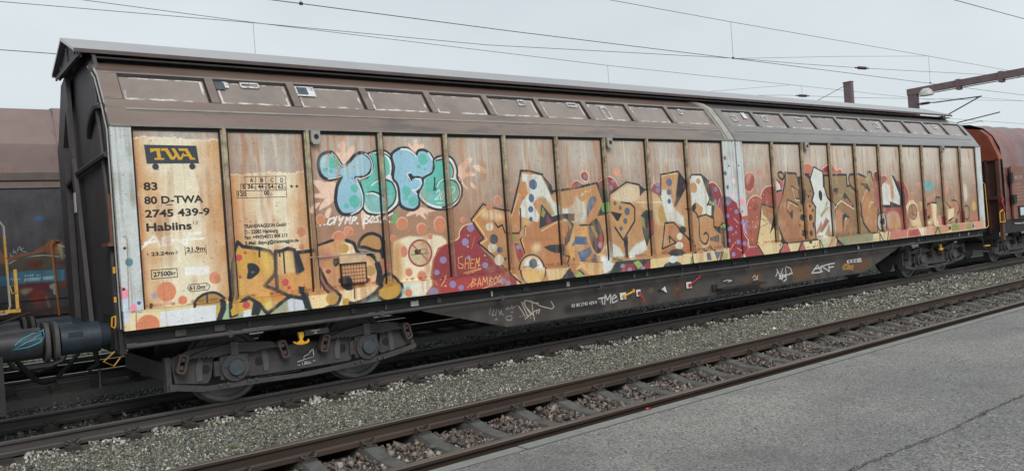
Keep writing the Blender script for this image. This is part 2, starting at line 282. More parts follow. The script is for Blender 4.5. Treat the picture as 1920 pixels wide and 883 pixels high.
[2,232,230,226,22,578,365,580,364],
[2,232,230,226,22,605,386,595,363],
[2,232,230,226,22,605,386,616,382,604,376,615,371,608,364,595,364],
[2,232,230,226,22,626,382,615,368,621,365,632,376,627,382],
[2,232,230,226,22,649,383,637,380,641,373,644,367,628,366],
[2,232,230,226,22,662,383,649,364],
[2,232,230,226,22,687,387,658,373,677,364],
[2,70,190,110,24,686,375,700,386,693,363],
[2,70,190,110,22,682,363,713,370],
[0,224,160,130,0,715,360,18,17],
[0,204,128,94,0,716,358,16,15],
[0,224,160,130,0,774,343,17,15],
[0,204,128,94,0,775,341,15,13],
[0,224,160,130,0,834,353,20,19],
[0,204,128,94,0,836,351,18,17],
[0,224,160,130,0,914,360,8,7],
[0,204,128,94,0,915,359,7,7],
[0,224,160,130,0,477,380,12,14],
[0,204,128,94,0,478,379,10,12],
[0,224,160,130,0,552,346,14,13],
[0,204,128,94,0,553,344,12,11],
[0,224,160,130,0,524,330,19,19],
[0,204,128,94,0,525,328,17,17],
[0,224,160,130,0,557,343,10,9],
[0,204,128,94,0,558,342,9,8],
[0,224,160,130,0,424,351,12,13],
[0,204,128,94,0,425,350,11,11],
[0,224,160,130,0,423,314,8,8],
[0,204,128,94,0,423,313,7,7],
[0,224,160,130,0,683,320,9,9],
[0,204,128,94,0,684,319,8,8],
[0,224,160,130,0,207,254,10,12],
[0,204,128,94,0,208,253,9,11],
[0,224,160,130,0,439,368,3,3],
[0,204,128,94,0,439,367,3,3],
[1,196,130,84,2,258,322,248,192,337,193,372,197,450,195,458,297,356,304,340,311,284,323],
[1,206,154,66,0,263,335,274,324,311,317,339,308,351,290,351,265,346,249,320,226,350,212,387,195,371,190,320,158,302,183,278,202,258,191,245,165,232,162,233,193,239,215,242,263,247,295,256,322],
[2,40,44,50,44,263,335,274,324,311,317,339,308,351,290,351,265,346,249,320,226,350,212,387,195,371,190,320,158,302,183,278,202,258,191,245,165,232,162,233,193,239,215,242,263,247,295,256,322,263,335],
[1,216,160,90,6,262,251,277,256,296,258,313,257,324,254,331,248,334,241,329,236,320,230,316,223,325,216,340,209,349,203,348,200,341,198,331,197,318,198,301,201,286,204,274,206,263,208,257,213,254,224,255,239],
[1,220,182,90,5,329,250,336,248,342,255,348,263,350,271,350,282,350,291,347,297,344,302,339,305,331,310,322,313,317,310,318,292,323,267],
[1,222,196,110,4,316,187,322,190,330,191,336,191,341,189,344,185,344,181,341,177,335,172,329,169,324,168,318,169,315,171,313,176,314,182],
[1,214,190,70,5,255,248,257,251,259,251,262,248,264,240,265,228,265,220,263,216,259,216,256,218,254,227,254,239],
[1,230,110,70,5,340,202,346,203,354,203,361,202,364,200,367,196,366,193,359,192,350,192,342,193,339,195,338,199],
[1,40,44,50,0,285,280,289,281,295,280,300,278,304,275,307,271,309,267,309,264,308,262,306,259,302,256,296,252,291,249,287,248,283,248,281,249,282,252,283,257,285,262,285,269,284,276],
[2,40,44,50,25,285,280,289,281,295,280,300,278,304,275,307,271,309,267,309,264,308,262,306,259,302,256,296,252,291,249,287,248,283,248,281,249,282,252,283,257,285,262,285,269,284,276,285,280],
[0,80,95,100,0,294,261,5,3],
[0,196,72,76,0,263,298,8,8],
[0,196,72,76,0,279,309,4,4],
[0,196,72,76,0,263,252,4,4],
[0,196,72,76,0,252,220,4,4],
[0,196,72,76,0,270,184,9,9],
[0,196,72,76,0,373,229,9,9],
[0,196,72,76,0,382,215,5,5],
[2,40,44,50,22,314,314,313,297],
[1,40,44,50,0,276,209,298,186,305,169,298,157,280,159,287,188],
[1,206,160,60,0,232,177,250,192,285,191,283,174,234,162],
[0,196,72,76,0,270,184,9,8],
[1,214,216,212,0,262,172,281,173,280,157,261,155],
[1,198,142,84,0,354,307,368,306,386,312,402,307,406,249,421,257,409,300,455,302,466,259,464,230,481,196,513,178,498,162,466,154,435,157,425,190,421,219,407,209,416,185,378,195,352,212,352,248,353,282],
[2,40,44,50,46,354,307,368,306,386,312,402,307,406,249,421,257,409,300,455,302,466,259,464,230,481,196,513,178,498,162,466,154,435,157,425,190,421,219,407,209,416,185,378,195,352,212,352,248,353,282,354,307],
[1,218,184,124,2,358,300,383,305,399,301,401,250,355,249],
[1,212,150,80,6,358,248,405,246,433,247,430,195,390,202,358,214],
[1,40,44,50,0,408,296,415,296,421,259,416,251,402,251],
[2,40,44,50,20,364,304,364,294],
[2,40,44,50,20,374,303,374,252],
[1,40,44,50,0,406,215,423,214,420,199,432,155,417,159,410,186],
[1,236,206,150,1,427,190,500,190,510,178,485,163,460,154,435,157],
[0,196,72,76,0,373,229,9,9],
[0,196,72,76,0,382,215,5,5],
[1,190,110,90,4,466,253,503,264,521,260,519,222,526,197,494,189,482,199,468,226],
[1,206,150,104,0,469,317,479,324,493,325,507,325,520,325,532,324,543,322,551,320,559,318,565,314,569,308,572,301,577,295,586,289,598,283,609,277,618,271,625,265,631,257,635,248,637,237,637,226,636,218,634,210,630,203,625,196,618,190,608,183,592,175,571,166,553,159,536,155,520,153,510,155,510,160,514,168,515,178,506,187,494,198,483,210,475,224,469,239,466,256,464,277,464,300],
[1,236,208,160,1,513,193,555,195,626,200,608,183,570,166,543,160,510,156,505,170],
[1,238,216,176,2,532,313,538,318,545,321,552,320,558,316,563,309,566,302,567,296,566,291,563,287,553,284,539,283,530,285,527,293,529,304],
[1,226,184,140,4,595,269,601,272,610,265,617,256,623,246,627,235,628,224,627,214,622,204,616,198,607,193,596,191,589,197,588,219,590,249],
[1,180,120,95,6,467,296,473,301,482,302,490,301,496,297,501,291,504,285,505,278,503,271,499,265,492,260,482,256,474,258,469,269,467,284],
[0,190,146,80,0,535,302,15,13],
[0,190,140,84,0,490,265,10,9],
[0,184,146,86,0,609,238,15,14],
[0,192,150,70,0,491,177,17,16],
[0,196,150,70,0,530,164,11,10],
[0,150,60,60,0,489,246,7,6],
[0,150,60,60,0,600,214,7,6],
[2,40,44,50,34,467,315,507,325],
[2,40,44,50,48,544,322,550,320,558,317,565,312,568,305,571,296,576,289,586,286,598,284,609,282,617,277,623,271,628,264,633,256,636,248,638,239,638,228,636,218,634,208,632,201,630,194,625,188,617,180,605,173,593,167,579,162,564,159,553,157,546,158,542,159,540,160],
[2,40,44,50,85,631,254,632,248,635,239,636,230,634,221,632,212,630,206],
[2,40,44,50,40,466,256,483,216,515,182,511,171,504,161],
[2,40,44,50,17,555,201,554,171],
[1,90,80,70,0,507,275,521,275,520,268,510,259,506,264],
[2,40,44,50,27,507,275,521,275,520,268,510,259,506,264,507,275],
[1,40,44,50,0,517,225,522,228,529,230,535,231,541,230,546,227,549,222,552,213,552,203,551,195,545,193,536,193,529,196,527,199,525,205,524,209,521,212,518,214,516,216,515,219,515,222],
[1,184,134,80,0,579,304,579,309,581,315,585,321,591,327,599,332,607,335,615,336,623,336,630,334,637,331,644,327,648,321,650,311,650,299,647,290,642,287,635,288,627,290,617,293,606,298,597,301,589,302,583,302],
[2,40,44,50,42,579,304,579,309,581,315,585,321,591,327,599,332,607,335,615,336,623,336,630,334,637,331,644,327,648,321,650,311,650,299,647,290,642,287,635,288,627,290,617,293,606,298,597,301,589,302,583,302,579,304],
[1,40,44,50,0,647,327,656,314,653,268,645,266,639,291,648,299],
[1,96,140,160,2,583,291,585,294,588,296,590,297,592,295,592,291,593,288,592,284,590,281,589,280,587,283,584,287],
[1,180,160,110,2,628,282,631,285,635,285,638,283,639,276,638,267,636,260,634,259,631,261,628,264,627,270,627,277],
[0,206,96,76,0,655,246,9,8],
[1,190,134,60,0,619,176,624,182,630,188,636,196,640,205,644,215,649,222,656,225,665,224,673,220,682,213,690,203,696,193,698,186,698,180,696,175,692,168,686,162,679,158,670,155,660,154,650,154,641,157,631,162,624,166,620,169,618,172],
[2,40,44,50,42,619,176,624,182,630,188,636,196,640,205,644,215,649,222,656,225,665,224,673,220,682,213,690,203,696,193,698,186,698,180,696,175,692,168,686,162,679,158,670,155,660,154,650,154,641,157,631,162,624,166,620,169,618,172,619,176],
[1,196,150,60,1,625,182,627,185,631,188,639,189,654,191,672,193,685,191,688,185,687,177,683,170,679,165,672,161,665,159,656,158,645,158,637,161,631,167,626,175],
[1,70,90,90,2,559,158,618,176,630,163,616,154,565,155],
[1,130,170,150,2,586,158,621,170,620,158,589,155],
[0,224,160,130,0,716,169,11,11],
[0,204,128,94,0,717,168,10,10],
[0,224,160,130,0,712,283,13,17],
[0,204,128,94,0,713,281,11,15],
[0,224,160,130,0,725,224,12,12],
[0,204,128,94,0,726,223,10,10],
[1,150,196,190,3,695,181,700,185,707,187,713,188,718,188,723,187,724,184,720,179,714,173,708,167,703,163,699,159,697,159,694,165,694,174],
[0,214,208,190,0,765,275,44,41],
[0,160,56,62,0,765,274,39,38],
[0,196,176,134,0,765,274,34,33],
[1,50,50,50,0,747,284,767,284,766,271,748,271],
[2,60,58,52,7,767,284,787,283,786,272,766,271,767,284],
[2,50,50,50,7,736,271,794,272],
[2,160,56,62,16,740,300,790,249],
[0,224,160,130,0,765,211,15,15],
[0,204,128,94,0,766,209,14,13],
[0,224,160,130,0,800,318,9,8],
[0,204,128,94,0,800,317,8,7],
[0,224,160,130,0,724,225,11,11],
[0,204,128,94,0,725,224,10,10],
[0,224,160,130,0,713,283,12,15],
[0,204,128,94,0,714,281,10,14],
[0,224,160,130,0,714,170,12,11],
[0,204,128,94,0,715,169,10,10],
[0,224,160,130,0,765,211,15,15],
[0,204,128,94,0,766,209,14,13],
[0,224,160,130,0,714,358,18,18],
[0,204,128,94,0,715,356,16,16],
[0,224,160,130,0,775,341,17,17],
[0,204,128,94,0,776,339,15,15],
[0,224,160,130,0,836,350,21,24],
[0,204,128,94,0,837,347,19,21],
[0,224,160,130,0,915,359,9,8],
[0,204,128,94,0,916,358,8,7],
[0,224,160,130,0,1046,410,16,14],
[0,204,128,94,0,1047,409,14,12],
[1,148,58,62,0,864,298,895,304,901,326,920,343,942,346,956,341,980,307,962,290,977,270,1063,192,1074,146,768,160,794,180,795,215,804,250,824,284],
[1,168,62,62,1,772,161,807,184,854,192,1063,192,1092,190,1089,150,770,157],
[2,196,110,70,15,863,296,855,293,843,290,832,284,823,275,815,265,809,253,804,241,800,227,797,215,797,205,798,196,797,187,789,177,779,168,772,161],
[2,236,206,160,15,864,300,873,301,886,302,895,306,899,312,899,319,901,326,906,333,912,339,920,343,929,345,940,346,947,346],
[0,138,128,172,0,918,295,12,11],
[0,138,128,172,0,839,249,12,10],
[0,138,128,172,0,815,216,9,8],
[0,138,128,172,0,861,178,11,10],
[0,138,128,172,0,888,166,10,8],
[0,138,128,172,0,939,334,12,11],
[0,138,128,172,0,983,223,11,9],
[0,138,128,172,0,1038,172,12,10],
[0,138,128,172,0,1058,163,10,9],
[0,138,128,172,0,795,162,16,14],
[0,138,128,172,0,926,250,7,6],
[0,138,128,172,0,939,335,13,9],
[0,236,206,170,0,929,313,3,2],
[0,236,206,170,0,926,281,3,2],
[0,236,206,170,0,984,251,3,2],
[0,236,206,170,0,836,176,3,2],
[2,214,120,90,11,953,309,938,273],
[2,240,170,120,12,847,207,821,177],
[2,240,170,120,12,803,192,808,182],
[2,232,180,104,11,906,255,890,251,891,236,906,231,903,221,890,222,887,231],
[2,232,180,104,11,915,249,911,218],
[2,232,180,104,11,929,248,923,217],
[2,232,180,104,11,913,233,927,233],
[2,232,180,104,12,947,243,934,244,930,218,945,219],
[2,232,180,104,11,932,232,941,232],
[2,232,180,104,12,947,217,954,246,956,231,965,247,958,220],
[2,232,180,104,11,906,206,967,216],
[2,232,180,104,11,917,203,968,213],
[2,232,180,104,11,932,189,923,164],
[2,232,180,104,11,932,189,942,184,928,178,941,172,923,165],
[2,232,180,104,12,945,164,955,189,958,164],
[2,232,180,104,12,946,172,959,172],
[2,232,180,104,12,963,166,969,189,974,174,982,189,981,166],
[2,232,180,104,12,992,187,987,165],
[2,232,180,104,12,992,188,1001,183,989,177,1000,171,987,165],
[2,232,180,104,12,1016,187,1005,179,1007,167,1018,170,1019,181,1013,186],
[2,232,180,104,12,1030,190,1022,181,1023,168,1031,173,1033,184,1029,189],
[2,232,180,104,12,957,155,1009,165],
[2,232,180,104,11,909,164,932,180],
[0,232,180,104,0,963,225,3,2],
[0,232,180,104,0,1031,176,3,2],
[1,56,62,64,0,1070,312,1137,308,1120,285,1132,231,1115,166,1089,182,1078,252,1071,296],
[1,196,130,74,0,944,359,990,403,1074,381,1092,374,1132,474,1143,500,1226,486,1259,427,1453,455,1448,331,1375,323,1407,319,1413,248,1443,151,1308,144,1223,147,1103,159,1062,195,1018,248,964,290,986,297],
[1,206,212,202,1,1145,491,1219,484,1250,431,1257,413,1297,416,1359,410,1385,358,1382,325,1326,332,1242,350,1211,392,1201,414,1176,397,1202,361,1194,338,1135,354,1120,368,1137,403,1162,429,1157,465,1143,465],
[1,190,140,84,4,1190,415,1225,418,1247,395,1267,358,1243,354,1211,396],
[1,196,146,90,2,1258,420,1286,427,1329,431,1361,431,1369,424,1365,412,1358,401,1349,392,1337,384,1324,379,1312,377,1300,379,1288,385,1273,395,1258,409],
[1,200,128,72,1,1143,465,1159,462,1162,427,1131,403,1123,373,1114,311,1070,312,1076,379,1094,365,1124,421],
[1,196,122,70,2,1130,359,1188,339,1303,347,1312,310,1294,256,1310,227,1276,195,1204,196,1140,248,1123,284,1143,310],
[1,214,170,110,4,1138,354,1147,353,1158,349,1166,344,1167,340,1164,335,1159,331,1151,330,1142,330,1136,332,1134,339,1135,349],
[1,226,190,140,5,1165,269,1173,273,1185,276,1194,276,1199,270,1200,260,1198,253,1189,248,1177,246,1168,246,1164,252,1162,261],
[1,200,136,78,4,1375,419,1400,433,1433,449,1456,455,1464,447,1462,429,1455,407,1440,378,1420,346,1402,329,1388,340,1377,368,1369,391,1366,403,1366,410],
[2,150,140,60,9,1355,438,1374,438,1355,438],
[1,226,160,84,2,1348,331,1407,319,1413,248,1431,228,1326,207,1306,255,1320,272],
[2,40,44,50,32,1095,372,1131,465,1141,499,1174,498,1226,486],
[1,56,62,64,0,1223,488,1261,452,1268,426,1255,423],
[2,40,44,50,33,1262,433,1336,439,1457,456],
[2,40,44,50,27,1000,397,990,403,943,359,983,302,963,290,1018,246,1065,195,1106,160],
[2,40,44,50,27,1015,392,1074,380,1095,372],
[2,40,44,50,24,1022,353,1039,331,1056,338,1065,314],
[2,40,44,50,24,1129,383,1125,320,1117,309,1070,312],
[2,40,44,50,24,1144,330,1136,297,1121,290,1134,248],
[1,56,62,64,0,1212,396,1255,354,1292,361,1376,360,1370,335,1326,337,1303,347,1241,332,1198,319],
[1,150,140,70,0,1216,387,1229,368,1219,351,1208,360],
[1,150,60,80,0,1232,364,1253,338,1229,332],
[1,56,62,64,0,1210,261,1235,266,1298,265,1292,237,1256,240,1233,248],
[1,56,62,64,0,1315,347,1344,327,1320,272,1297,255,1296,274,1318,310],
[1,150,140,80,0,1317,344,1334,320,1327,309,1314,333],
[1,62,96,142,0,1347,287,1397,282,1398,258,1328,257],
[1,62,96,142,0,1351,238,1407,251,1415,229,1370,202],
[1,62,96,142,0,1418,229,1437,227,1434,199,1409,206],
[0,62,96,142,0,1185,456,16,16],
[0,62,96,142,0,1174,414,11,13],
[0,62,96,142,0,1168,380,10,10],
[0,62,96,142,0,1166,350,7,7],
[0,62,72,84,0,1021,297,15,15],
[0,62,84,110,0,1041,264,11,9],
[0,62,84,110,0,1058,236,7,5],
[0,208,204,180,0,1008,334,14,12],
[0,208,204,180,0,1014,272,17,15],
[0,208,204,180,0,1036,234,18,16],
[0,62,72,84,0,1021,297,15,15],
[0,62,84,110,0,1041,264,11,9],
[1,226,190,140,5,976,370,978,375,984,381,993,384,1008,385,1026,384,1041,380,1053,373,1063,365,1066,357,1060,353,1047,351,1033,350,1019,353,1003,357,991,361,983,364,978,366],
[2,240,200,140,15,949,354,974,374,999,390],
[2,240,200,140,16,972,287,996,297,987,314,957,354],
[2,240,200,140,13,1094,361,1128,430],
[2,244,206,150,13,1144,327,1139,301,1127,290,1133,266],
[2,244,206,150,13,1206,311,1265,333,1308,342],
[0,40,44,50,0,1158,194,52,49],
[0,222,170,96,0,1158,194,46,45],
[1,214,216,208,2,1135,226,1142,231,1151,233,1161,232,1173,229,1185,224,1195,217,1200,210,1204,202,1204,194,1202,187,1197,180,1191,177,1183,182,1174,191,1164,197,1151,199,1138,198,1130,200,1128,208,1130,218],
[0,80,94,106,0,1165,214,16,15],
[1,230,180,100,4,1115,197,1204,192,1198,159,1171,152,1120,161],
[1,224,192,128,0,1207,192,1306,190,1272,157,1218,155],
[1,56,62,64,0,1306,190,1323,170,1337,188,1373,162,1321,154,1248,152,1273,161],
[1,150,180,90,0,1345,176,1369,157,1334,155,1323,166],
[1,196,124,74,1,1308,213,1340,220,1353,187,1331,160,1312,181],
[1,224,180,120,0,1070,192,1089,186,1106,163],
[2,40,44,50,25,1280,234,1316,224,1301,195],
[2,40,44,50,25,1334,216,1356,186],
[1,208,130,74,1,1072,305,1084,252,1087,195,1070,194,1066,271],
[1,150,140,70,0,1078,309,1100,306,1112,285,1093,286],
[1,160,60,70,0,1095,282,1114,278,1131,244,1112,221,1103,242],
[0,138,128,172,0,1113,268,9,7],
[1,160,50,54,0,1388,484,1390,490,1394,495,1399,497,1405,497,1412,495,1418,491,1421,486,1423,478,1422,472,1419,467,1414,463,1408,461,1403,461,1397,464,1393,468,1390,473,1388,479],
[2,240,190,150,17,1388,484,1390,490,1394,495,1399,497,1405,497,1412,495,1418,491,1421,486,1423,478,1422,472,1419,467,1414,463,1408,461,1403,461,1397,464,1393,468,1390,473,1388,479,1388,484],
[0,110,100,150,0,1411,479,10,7],
[1,170,66,66,0,1340,443,1338,447,1344,454,1351,459,1357,462,1363,465,1370,465,1378,462,1386,458,1391,454,1396,451,1398,449,1394,448,1378,445,1355,443],
[2,240,190,150,17,1340,443,1342,448,1346,454,1351,459,1357,462,1363,465,1370,465,1378,462,1386,457,1391,454],
[0,110,100,150,0,1378,451,11,7],
[0,204,120,96,0,1010,392,13,9],
[0,224,160,130,0,1045,411,15,15],
[0,204,128,94,0,1046,410,13,13],
[0,224,160,130,0,1103,440,8,7],
[0,204,128,94,0,1104,439,7,6],
[1,232,192,168,0,963,514,969,517,980,518,989,516,994,511,998,504,998,499,995,497,989,496,982,497,974,502,966,509],
[1,232,192,168,0,946,497,953,497,962,494,969,491,970,488,969,486,966,485,959,484,951,485,945,487,943,490,943,495],
[1,232,192,168,0,948,466,954,464,962,459,968,455,970,451,970,448,968,446,965,447,959,448,955,451,951,456,948,462],
[1,196,138,84,0,1356,443,1457,457,1484,392,1513,411,1597,458,1660,444,1660,417,1713,428,1759,406,1771,480,1865,492,1901,458,1931,476,2004,478,1971,185,1747,185,1601,191,1464,187,1334,179],
[1,214,190,150,6,1527,415,1544,428,1568,442,1592,450,1616,451,1640,447,1655,439,1662,425,1660,406,1651,392,1629,386,1599,385,1572,384,1552,383,1535,383,1524,386,1519,393,1519,404],
[1,56,62,64,0,1459,460,1510,415,1508,362,1480,349,1446,348,1481,392],
[1,206,212,202,6,1356,415,1433,408,1386,325,1348,327],
[1,200,136,78,4,1394,414,1457,450,1477,392,1431,323,1405,324],
[0,190,140,70,0,1387,414,17,17],
[2,236,196,130,11,1395,418,1392,420,1389,423,1386,423,1384,420,1383,416,1385,414,1390,418,1396,425,1402,430,1407,430,1411,428,1415,427,1420,430,1425,434,1429,437],
[1,62,96,142,0,1404,343,1403,352,1403,367,1405,380,1410,391,1416,401,1423,408,1430,412,1437,414,1443,413,1448,411,1451,406,1452,400,1448,394,1443,386,1436,379,1429,373,1422,367,1415,361,1410,353,1406,345],
[0,110,170,80,0,1489,375,19,17],
[1,150,46,52,0,1464,460,1472,468,1489,475,1506,478,1518,478,1529,474,1539,468,1548,460,1556,450,1557,441,1547,432,1531,424,1514,423,1494,432,1474,447],
[2,240,190,150,18,1467,460,1478,465,1492,473,1506,477,1518,477,1529,473,1539,468,1546,460,1552,451,1556,444],
[0,130,120,160,0,1522,439,9,9],
[0,130,120,160,0,1533,461,8,6],
[1,160,50,54,0,1387,484,1391,489,1397,494,1402,496,1409,495,1415,491,1420,486,1421,480,1421,473,1419,468,1416,464,1411,462,1405,462,1400,463,1395,466,1390,470,1388,475,1386,480],
[2,240,190,150,17,1387,484,1391,489,1397,494,1402,496,1409,495,1415,491,1420,486,1421,480,1421,473,1419,468,1416,464,1411,462,1405,462,1400,463,1395,466,1390,470,1388,475,1386,480,1387,484],
[0,110,100,150,0,1408,477,10,8],
[2,40,44,50,29,1359,440,1457,456,1481,392],
[2,40,44,50,30,1508,362,1513,418,1597,457,1660,446,1664,414],
[1,40,44,50,0,1660,446,1691,428,1683,424,1658,407],
[2,40,44,50,31,1676,429,1686,429,1699,429,1713,428,1725,424,1737,419,1748,412,1758,402,1767,390,1775,378,1781,366,1785,353,1788,341,1787,330,1785,319,1783,311],
[1,204,168,120,5,1667,411,1679,419,1695,423,1712,423,1727,420,1742,414,1755,404,1766,390,1774,374,1780,357,1785,340,1786,323,1782,311,1767,305,1746,304,1730,308,1725,321,1725,340,1720,354,1704,360,1684,361,1670,366,1663,380,1663,398],
[0,190,146,70,0,1765,340,20,32],
[2,240,210,150,18,1639,386,1829,382],
[2,240,210,150,15,1736,476,1731,430],
[2,40,44,50,27,1565,389,1607,383,1627,368,1623,323,1563,262,1528,306],
[1,204,146,76,3,1516,406,1565,385,1620,378,1618,324,1563,267,1519,338],
[1,40,44,50,0,1511,361,1565,350,1545,327,1538,327],
[0,84,96,120,0,1535,387,7,7],
[0,84,96,120,0,1558,370,7,7],
[0,84,96,120,0,1590,357,13,13],
[0,84,96,120,0,1578,325,10,10],
[0,84,96,120,0,1556,301,8,8],
[2,40,44,50,31,1565,389,1607,383,1627,368,1623,323,1563,262,1528,306],
[1,40,44,50,0,1563,262,1585,276,1581,198,1571,203],
[1,206,212,202,3,1494,262,1543,239,1567,203,1493,209,1479,244],
[1,206,212,202,3,1583,217,1621,244,1680,260,1676,221,1587,192],
[1,56,62,64,0,1656,342,1683,358,1713,357,1706,330,1712,294,1677,230,1661,282],
[1,150,46,70,0,1691,325,1697,329,1706,326,1712,319,1713,307,1711,291,1708,279,1703,271,1697,267,1692,270,1690,286,1689,309],
[1,150,140,70,0,1656,339,1673,331,1676,291,1656,307],
[1,56,62,64,0,1411,324,1421,331,1434,338,1445,339,1455,330,1462,316,1468,302,1473,289,1475,275,1474,263,1470,251,1463,239,1455,231,1446,226,1436,225,1428,228,1422,237,1416,249,1412,262,1408,274,1405,285,1403,296,1404,306,1406,315],
[1,160,50,66,0,1438,265,1445,277,1455,288,1464,292,1469,285,1471,271,1471,258,1466,248,1459,239,1452,236,1445,242,1440,254],
[0,140,130,175,0,1454,252,10,10],
[1,150,140,80,0,1414,316,1427,318,1447,284,1439,272],
[2,240,190,120,17,1406,267,1411,256,1420,240,1428,228,1436,222,1445,220,1454,221,1462,227,1470,237,1476,244],
[1,226,160,84,2,1348,327,1404,319,1406,267,1341,253],
[1,62,96,142,0,1344,287,1394,282,1397,257,1342,261],
[1,62,96,142,0,1353,235,1407,249,1415,229,1367,198],
[1,62,96,142,0,1409,201,1421,226,1434,220,1433,176,1409,184],
[2,40,44,50,26,1369,321,1427,320,1445,339],
[1,200,136,78,2,1774,475,1868,487,1877,464,1840,376,1825,345,1798,382,1773,429],
[1,206,212,202,3,1763,404,1773,427,1810,423,1827,361,1879,327,1883,290,1829,309,1787,313],
[0,56,92,150,0,1811,452,15,14],
[0,56,92,150,0,1807,417,12,10],
[0,56,92,150,0,1805,385,9,9],
[1,40,44,50,0,1869,492,1901,461,1919,445,1844,370,1830,363,1850,428],
[2,240,200,140,19,1778,476,1856,485],
[2,40,44,50,32,1763,409,1771,480,1866,491],
[1,130,40,60,0,1887,442,1920,452,1906,432,1885,427],
[2,40,44,50,28,1775,309,1821,309,1902,245,1933,219],
[2,40,44,50,28,1775,306,1754,219,1829,236,1793,261,1795,238],
[1,190,110,64,2,1790,300,1828,298,1931,219,1912,194,1749,200,1758,215,1836,230,1793,264],
[2,240,200,140,15,1758,219,1821,231],
[0,56,62,64,0,1869,280,20,13],
[0,214,210,186,0,1849,257,16,13],
[0,214,210,186,0,1845,225,22,13],
[0,56,62,64,0,1826,200,43,14],
[2,40,44,50,32,1775,309,1821,309,1902,245,1933,219,1924,188],
[2,40,44,50,28,1775,306,1754,219,1829,236,1793,261,1795,238],
[1,224,178,110,0,1331,181,1359,184,1389,160,1440,153,1504,184,1361,205],
[1,56,62,64,0,1434,154,1488,166,1515,193,1684,190,1678,155,1507,156],
[1,160,50,60,0,1528,155,1565,182,1600,179,1606,154],
[1,160,50,60,0,1626,154,1673,186,1678,155],
[0,138,128,172,0,1544,176,11,7],
[0,138,128,172,0,1577,161,11,7],
[0,138,128,172,0,1641,161,11,7],
[1,150,180,90,0,1597,184,1622,189,1642,171,1619,158],
[1,150,180,90,0,1332,160,1352,173,1363,158],
[1,224,192,128,0,1682,188,1972,190,1967,145,1678,154],
[0,56,62,64,0,1794,153,50,19],
[0,200,210,215,0,1798,179,21,13],
[1,224,192,128,0,1678,154,1899,149,1896,116,1676,135],
[1,40,44,50,0,1907,184,1924,188,1912,152,1891,151],
[1,208,214,210,4,1454,221,1467,219,1485,207,1498,194,1499,184,1495,174,1488,166,1477,160,1464,156,1454,159,1450,178,1449,205],
[1,206,212,202,0,1488,262,1501,261,1492,199,1482,200],
[2,60,110,50,26,1512,203,1552,190],
[0,225,150,125,3,1552,492,14,14],
[0,225,150,125,3,1582,474,8,7],
[1,150,80,90,0,1716,428,1717,436,1725,444,1734,450,1743,455,1753,459,1760,456,1764,442,1764,422,1759,409,1746,410,1728,419],
[2,240,190,150,19,1717,430,1721,436,1726,444,1734,450,1743,453,1755,455,1763,456],
[0,130,120,160,0,1751,447,11,8],
[0,130,120,160,0,1750,425,11,8],
[1,56,62,64,0,1996,479,2032,457,2063,387,2055,353,2048,323,2108,290,2108,189,2050,273,2020,354,2003,404],
[1,206,212,202,0,1926,464,1939,476,1991,473,2028,388,2014,364,2038,361,2034,326,1979,326,1989,355,1958,376,1915,358,1912,406],
[0,196,140,80,0,1945,430,19,19],
[0,196,140,80,0,1973,454,11,10],
[1,200,140,84,1,1961,373,1982,355,1979,331,2010,329,2047,313,2046,273,2087,251,2085,196,1934,192,1960,229,1954,307,1926,357],
[1,196,122,66,0,2058,347,2068,353,2080,351,2090,346,2095,338,2097,327,2097,316,2094,303,2090,290,2083,281,2071,277,2056,277,2047,283,2047,302,2051,329],
[1,40,44,50,0,1892,356,1922,357,1950,378,1952,356,1939,342,1892,353],
[2,40,44,50,29,1926,459,1939,478,1994,478,2032,388,2014,364],
[2,40,44,50,33,1933,352,1942,344,1954,332,1962,317,1964,298,1961,276,1960,258,1961,247,1964,239,1968,233,1976,227,1985,223,1994,222,2002,227,2008,237,2012,245,2010,253,2004,259,1998,263,1994,263,1989,259,1986,257],
[2,40,44,50,29,1955,322,2002,330,2047,313,2045,283,2082,276],
[2,40,44,50,29,1862,278,1902,242,1929,221,1914,183,1893,156],
[2,240,190,120,29,1960,229,1964,224,1970,217,1977,212,1986,211,1996,213,2005,216,2011,224,2016,233,2019,240],
[1,90,86,90,0,2019,243,2075,252,2072,222,2018,233],
[1,90,86,90,0,1966,209,1985,208,1991,193,1972,194],
[1,90,86,90,0,2008,211,2020,215,2045,191,2029,191],
[1,150,52,58,0,2033,445,2062,448,2095,426,2107,391,2139,390,2182,368,2214,326,2215,264,2241,232,2240,191,2190,156,2120,153,2121,269,2105,336,2061,372,2039,418],
[2,240,190,150,20,2033,445,2040,447,2051,449,2062,448,2073,443,2085,435,2095,426,2101,417,2105,408,2108,401],
[2,240,190,150,20,2189,358,2197,346,2208,329,2217,311,2218,290,2217,267,2218,249,2225,237,2234,229,2240,222,2239,212,2236,203,2233,196],
[1,120,110,120,2,2111,391,2123,393,2139,391,2151,387,2154,380,2153,371,2148,364,2139,360,2125,359,2116,360,2110,369,2108,382],
[0,120,120,150,0,2071,422,12,10],
[0,120,120,150,0,2066,377,9,8],
[0,134,130,176,0,2128,368,11,9],
[0,134,130,176,0,2179,333,12,9],
[0,134,130,176,0,2139,271,11,9],
[0,134,130,176,0,2168,254,7,6],
[0,134,130,176,0,2212,290,10,8],
[0,134,130,176,0,2179,218,12,9],
[0,134,130,176,0,2217,209,12,9],
[0,134,130,176,0,2144,172,11,9],
[0,134,130,176,0,2124,226,8,7],
[0,134,130,176,0,2124,319,10,8],
[0,134,130,176,0,2127,269,8,7],
[0,236,206,190,0,2146,344,3,2],
[0,236,206,190,0,2175,277,3,2],
[0,236,206,190,0,2150,248,3,2],
[0,236,206,190,0,2160,216,3,2],
[0,236,206,190,0,2193,184,3,2],
[0,236,206,190,0,2140,400,3,2],
[2,236,180,170,15,2094,386,2077,359],
[2,236,180,170,15,2162,308,2187,289],
[2,236,180,170,15,2124,188,2149,212],
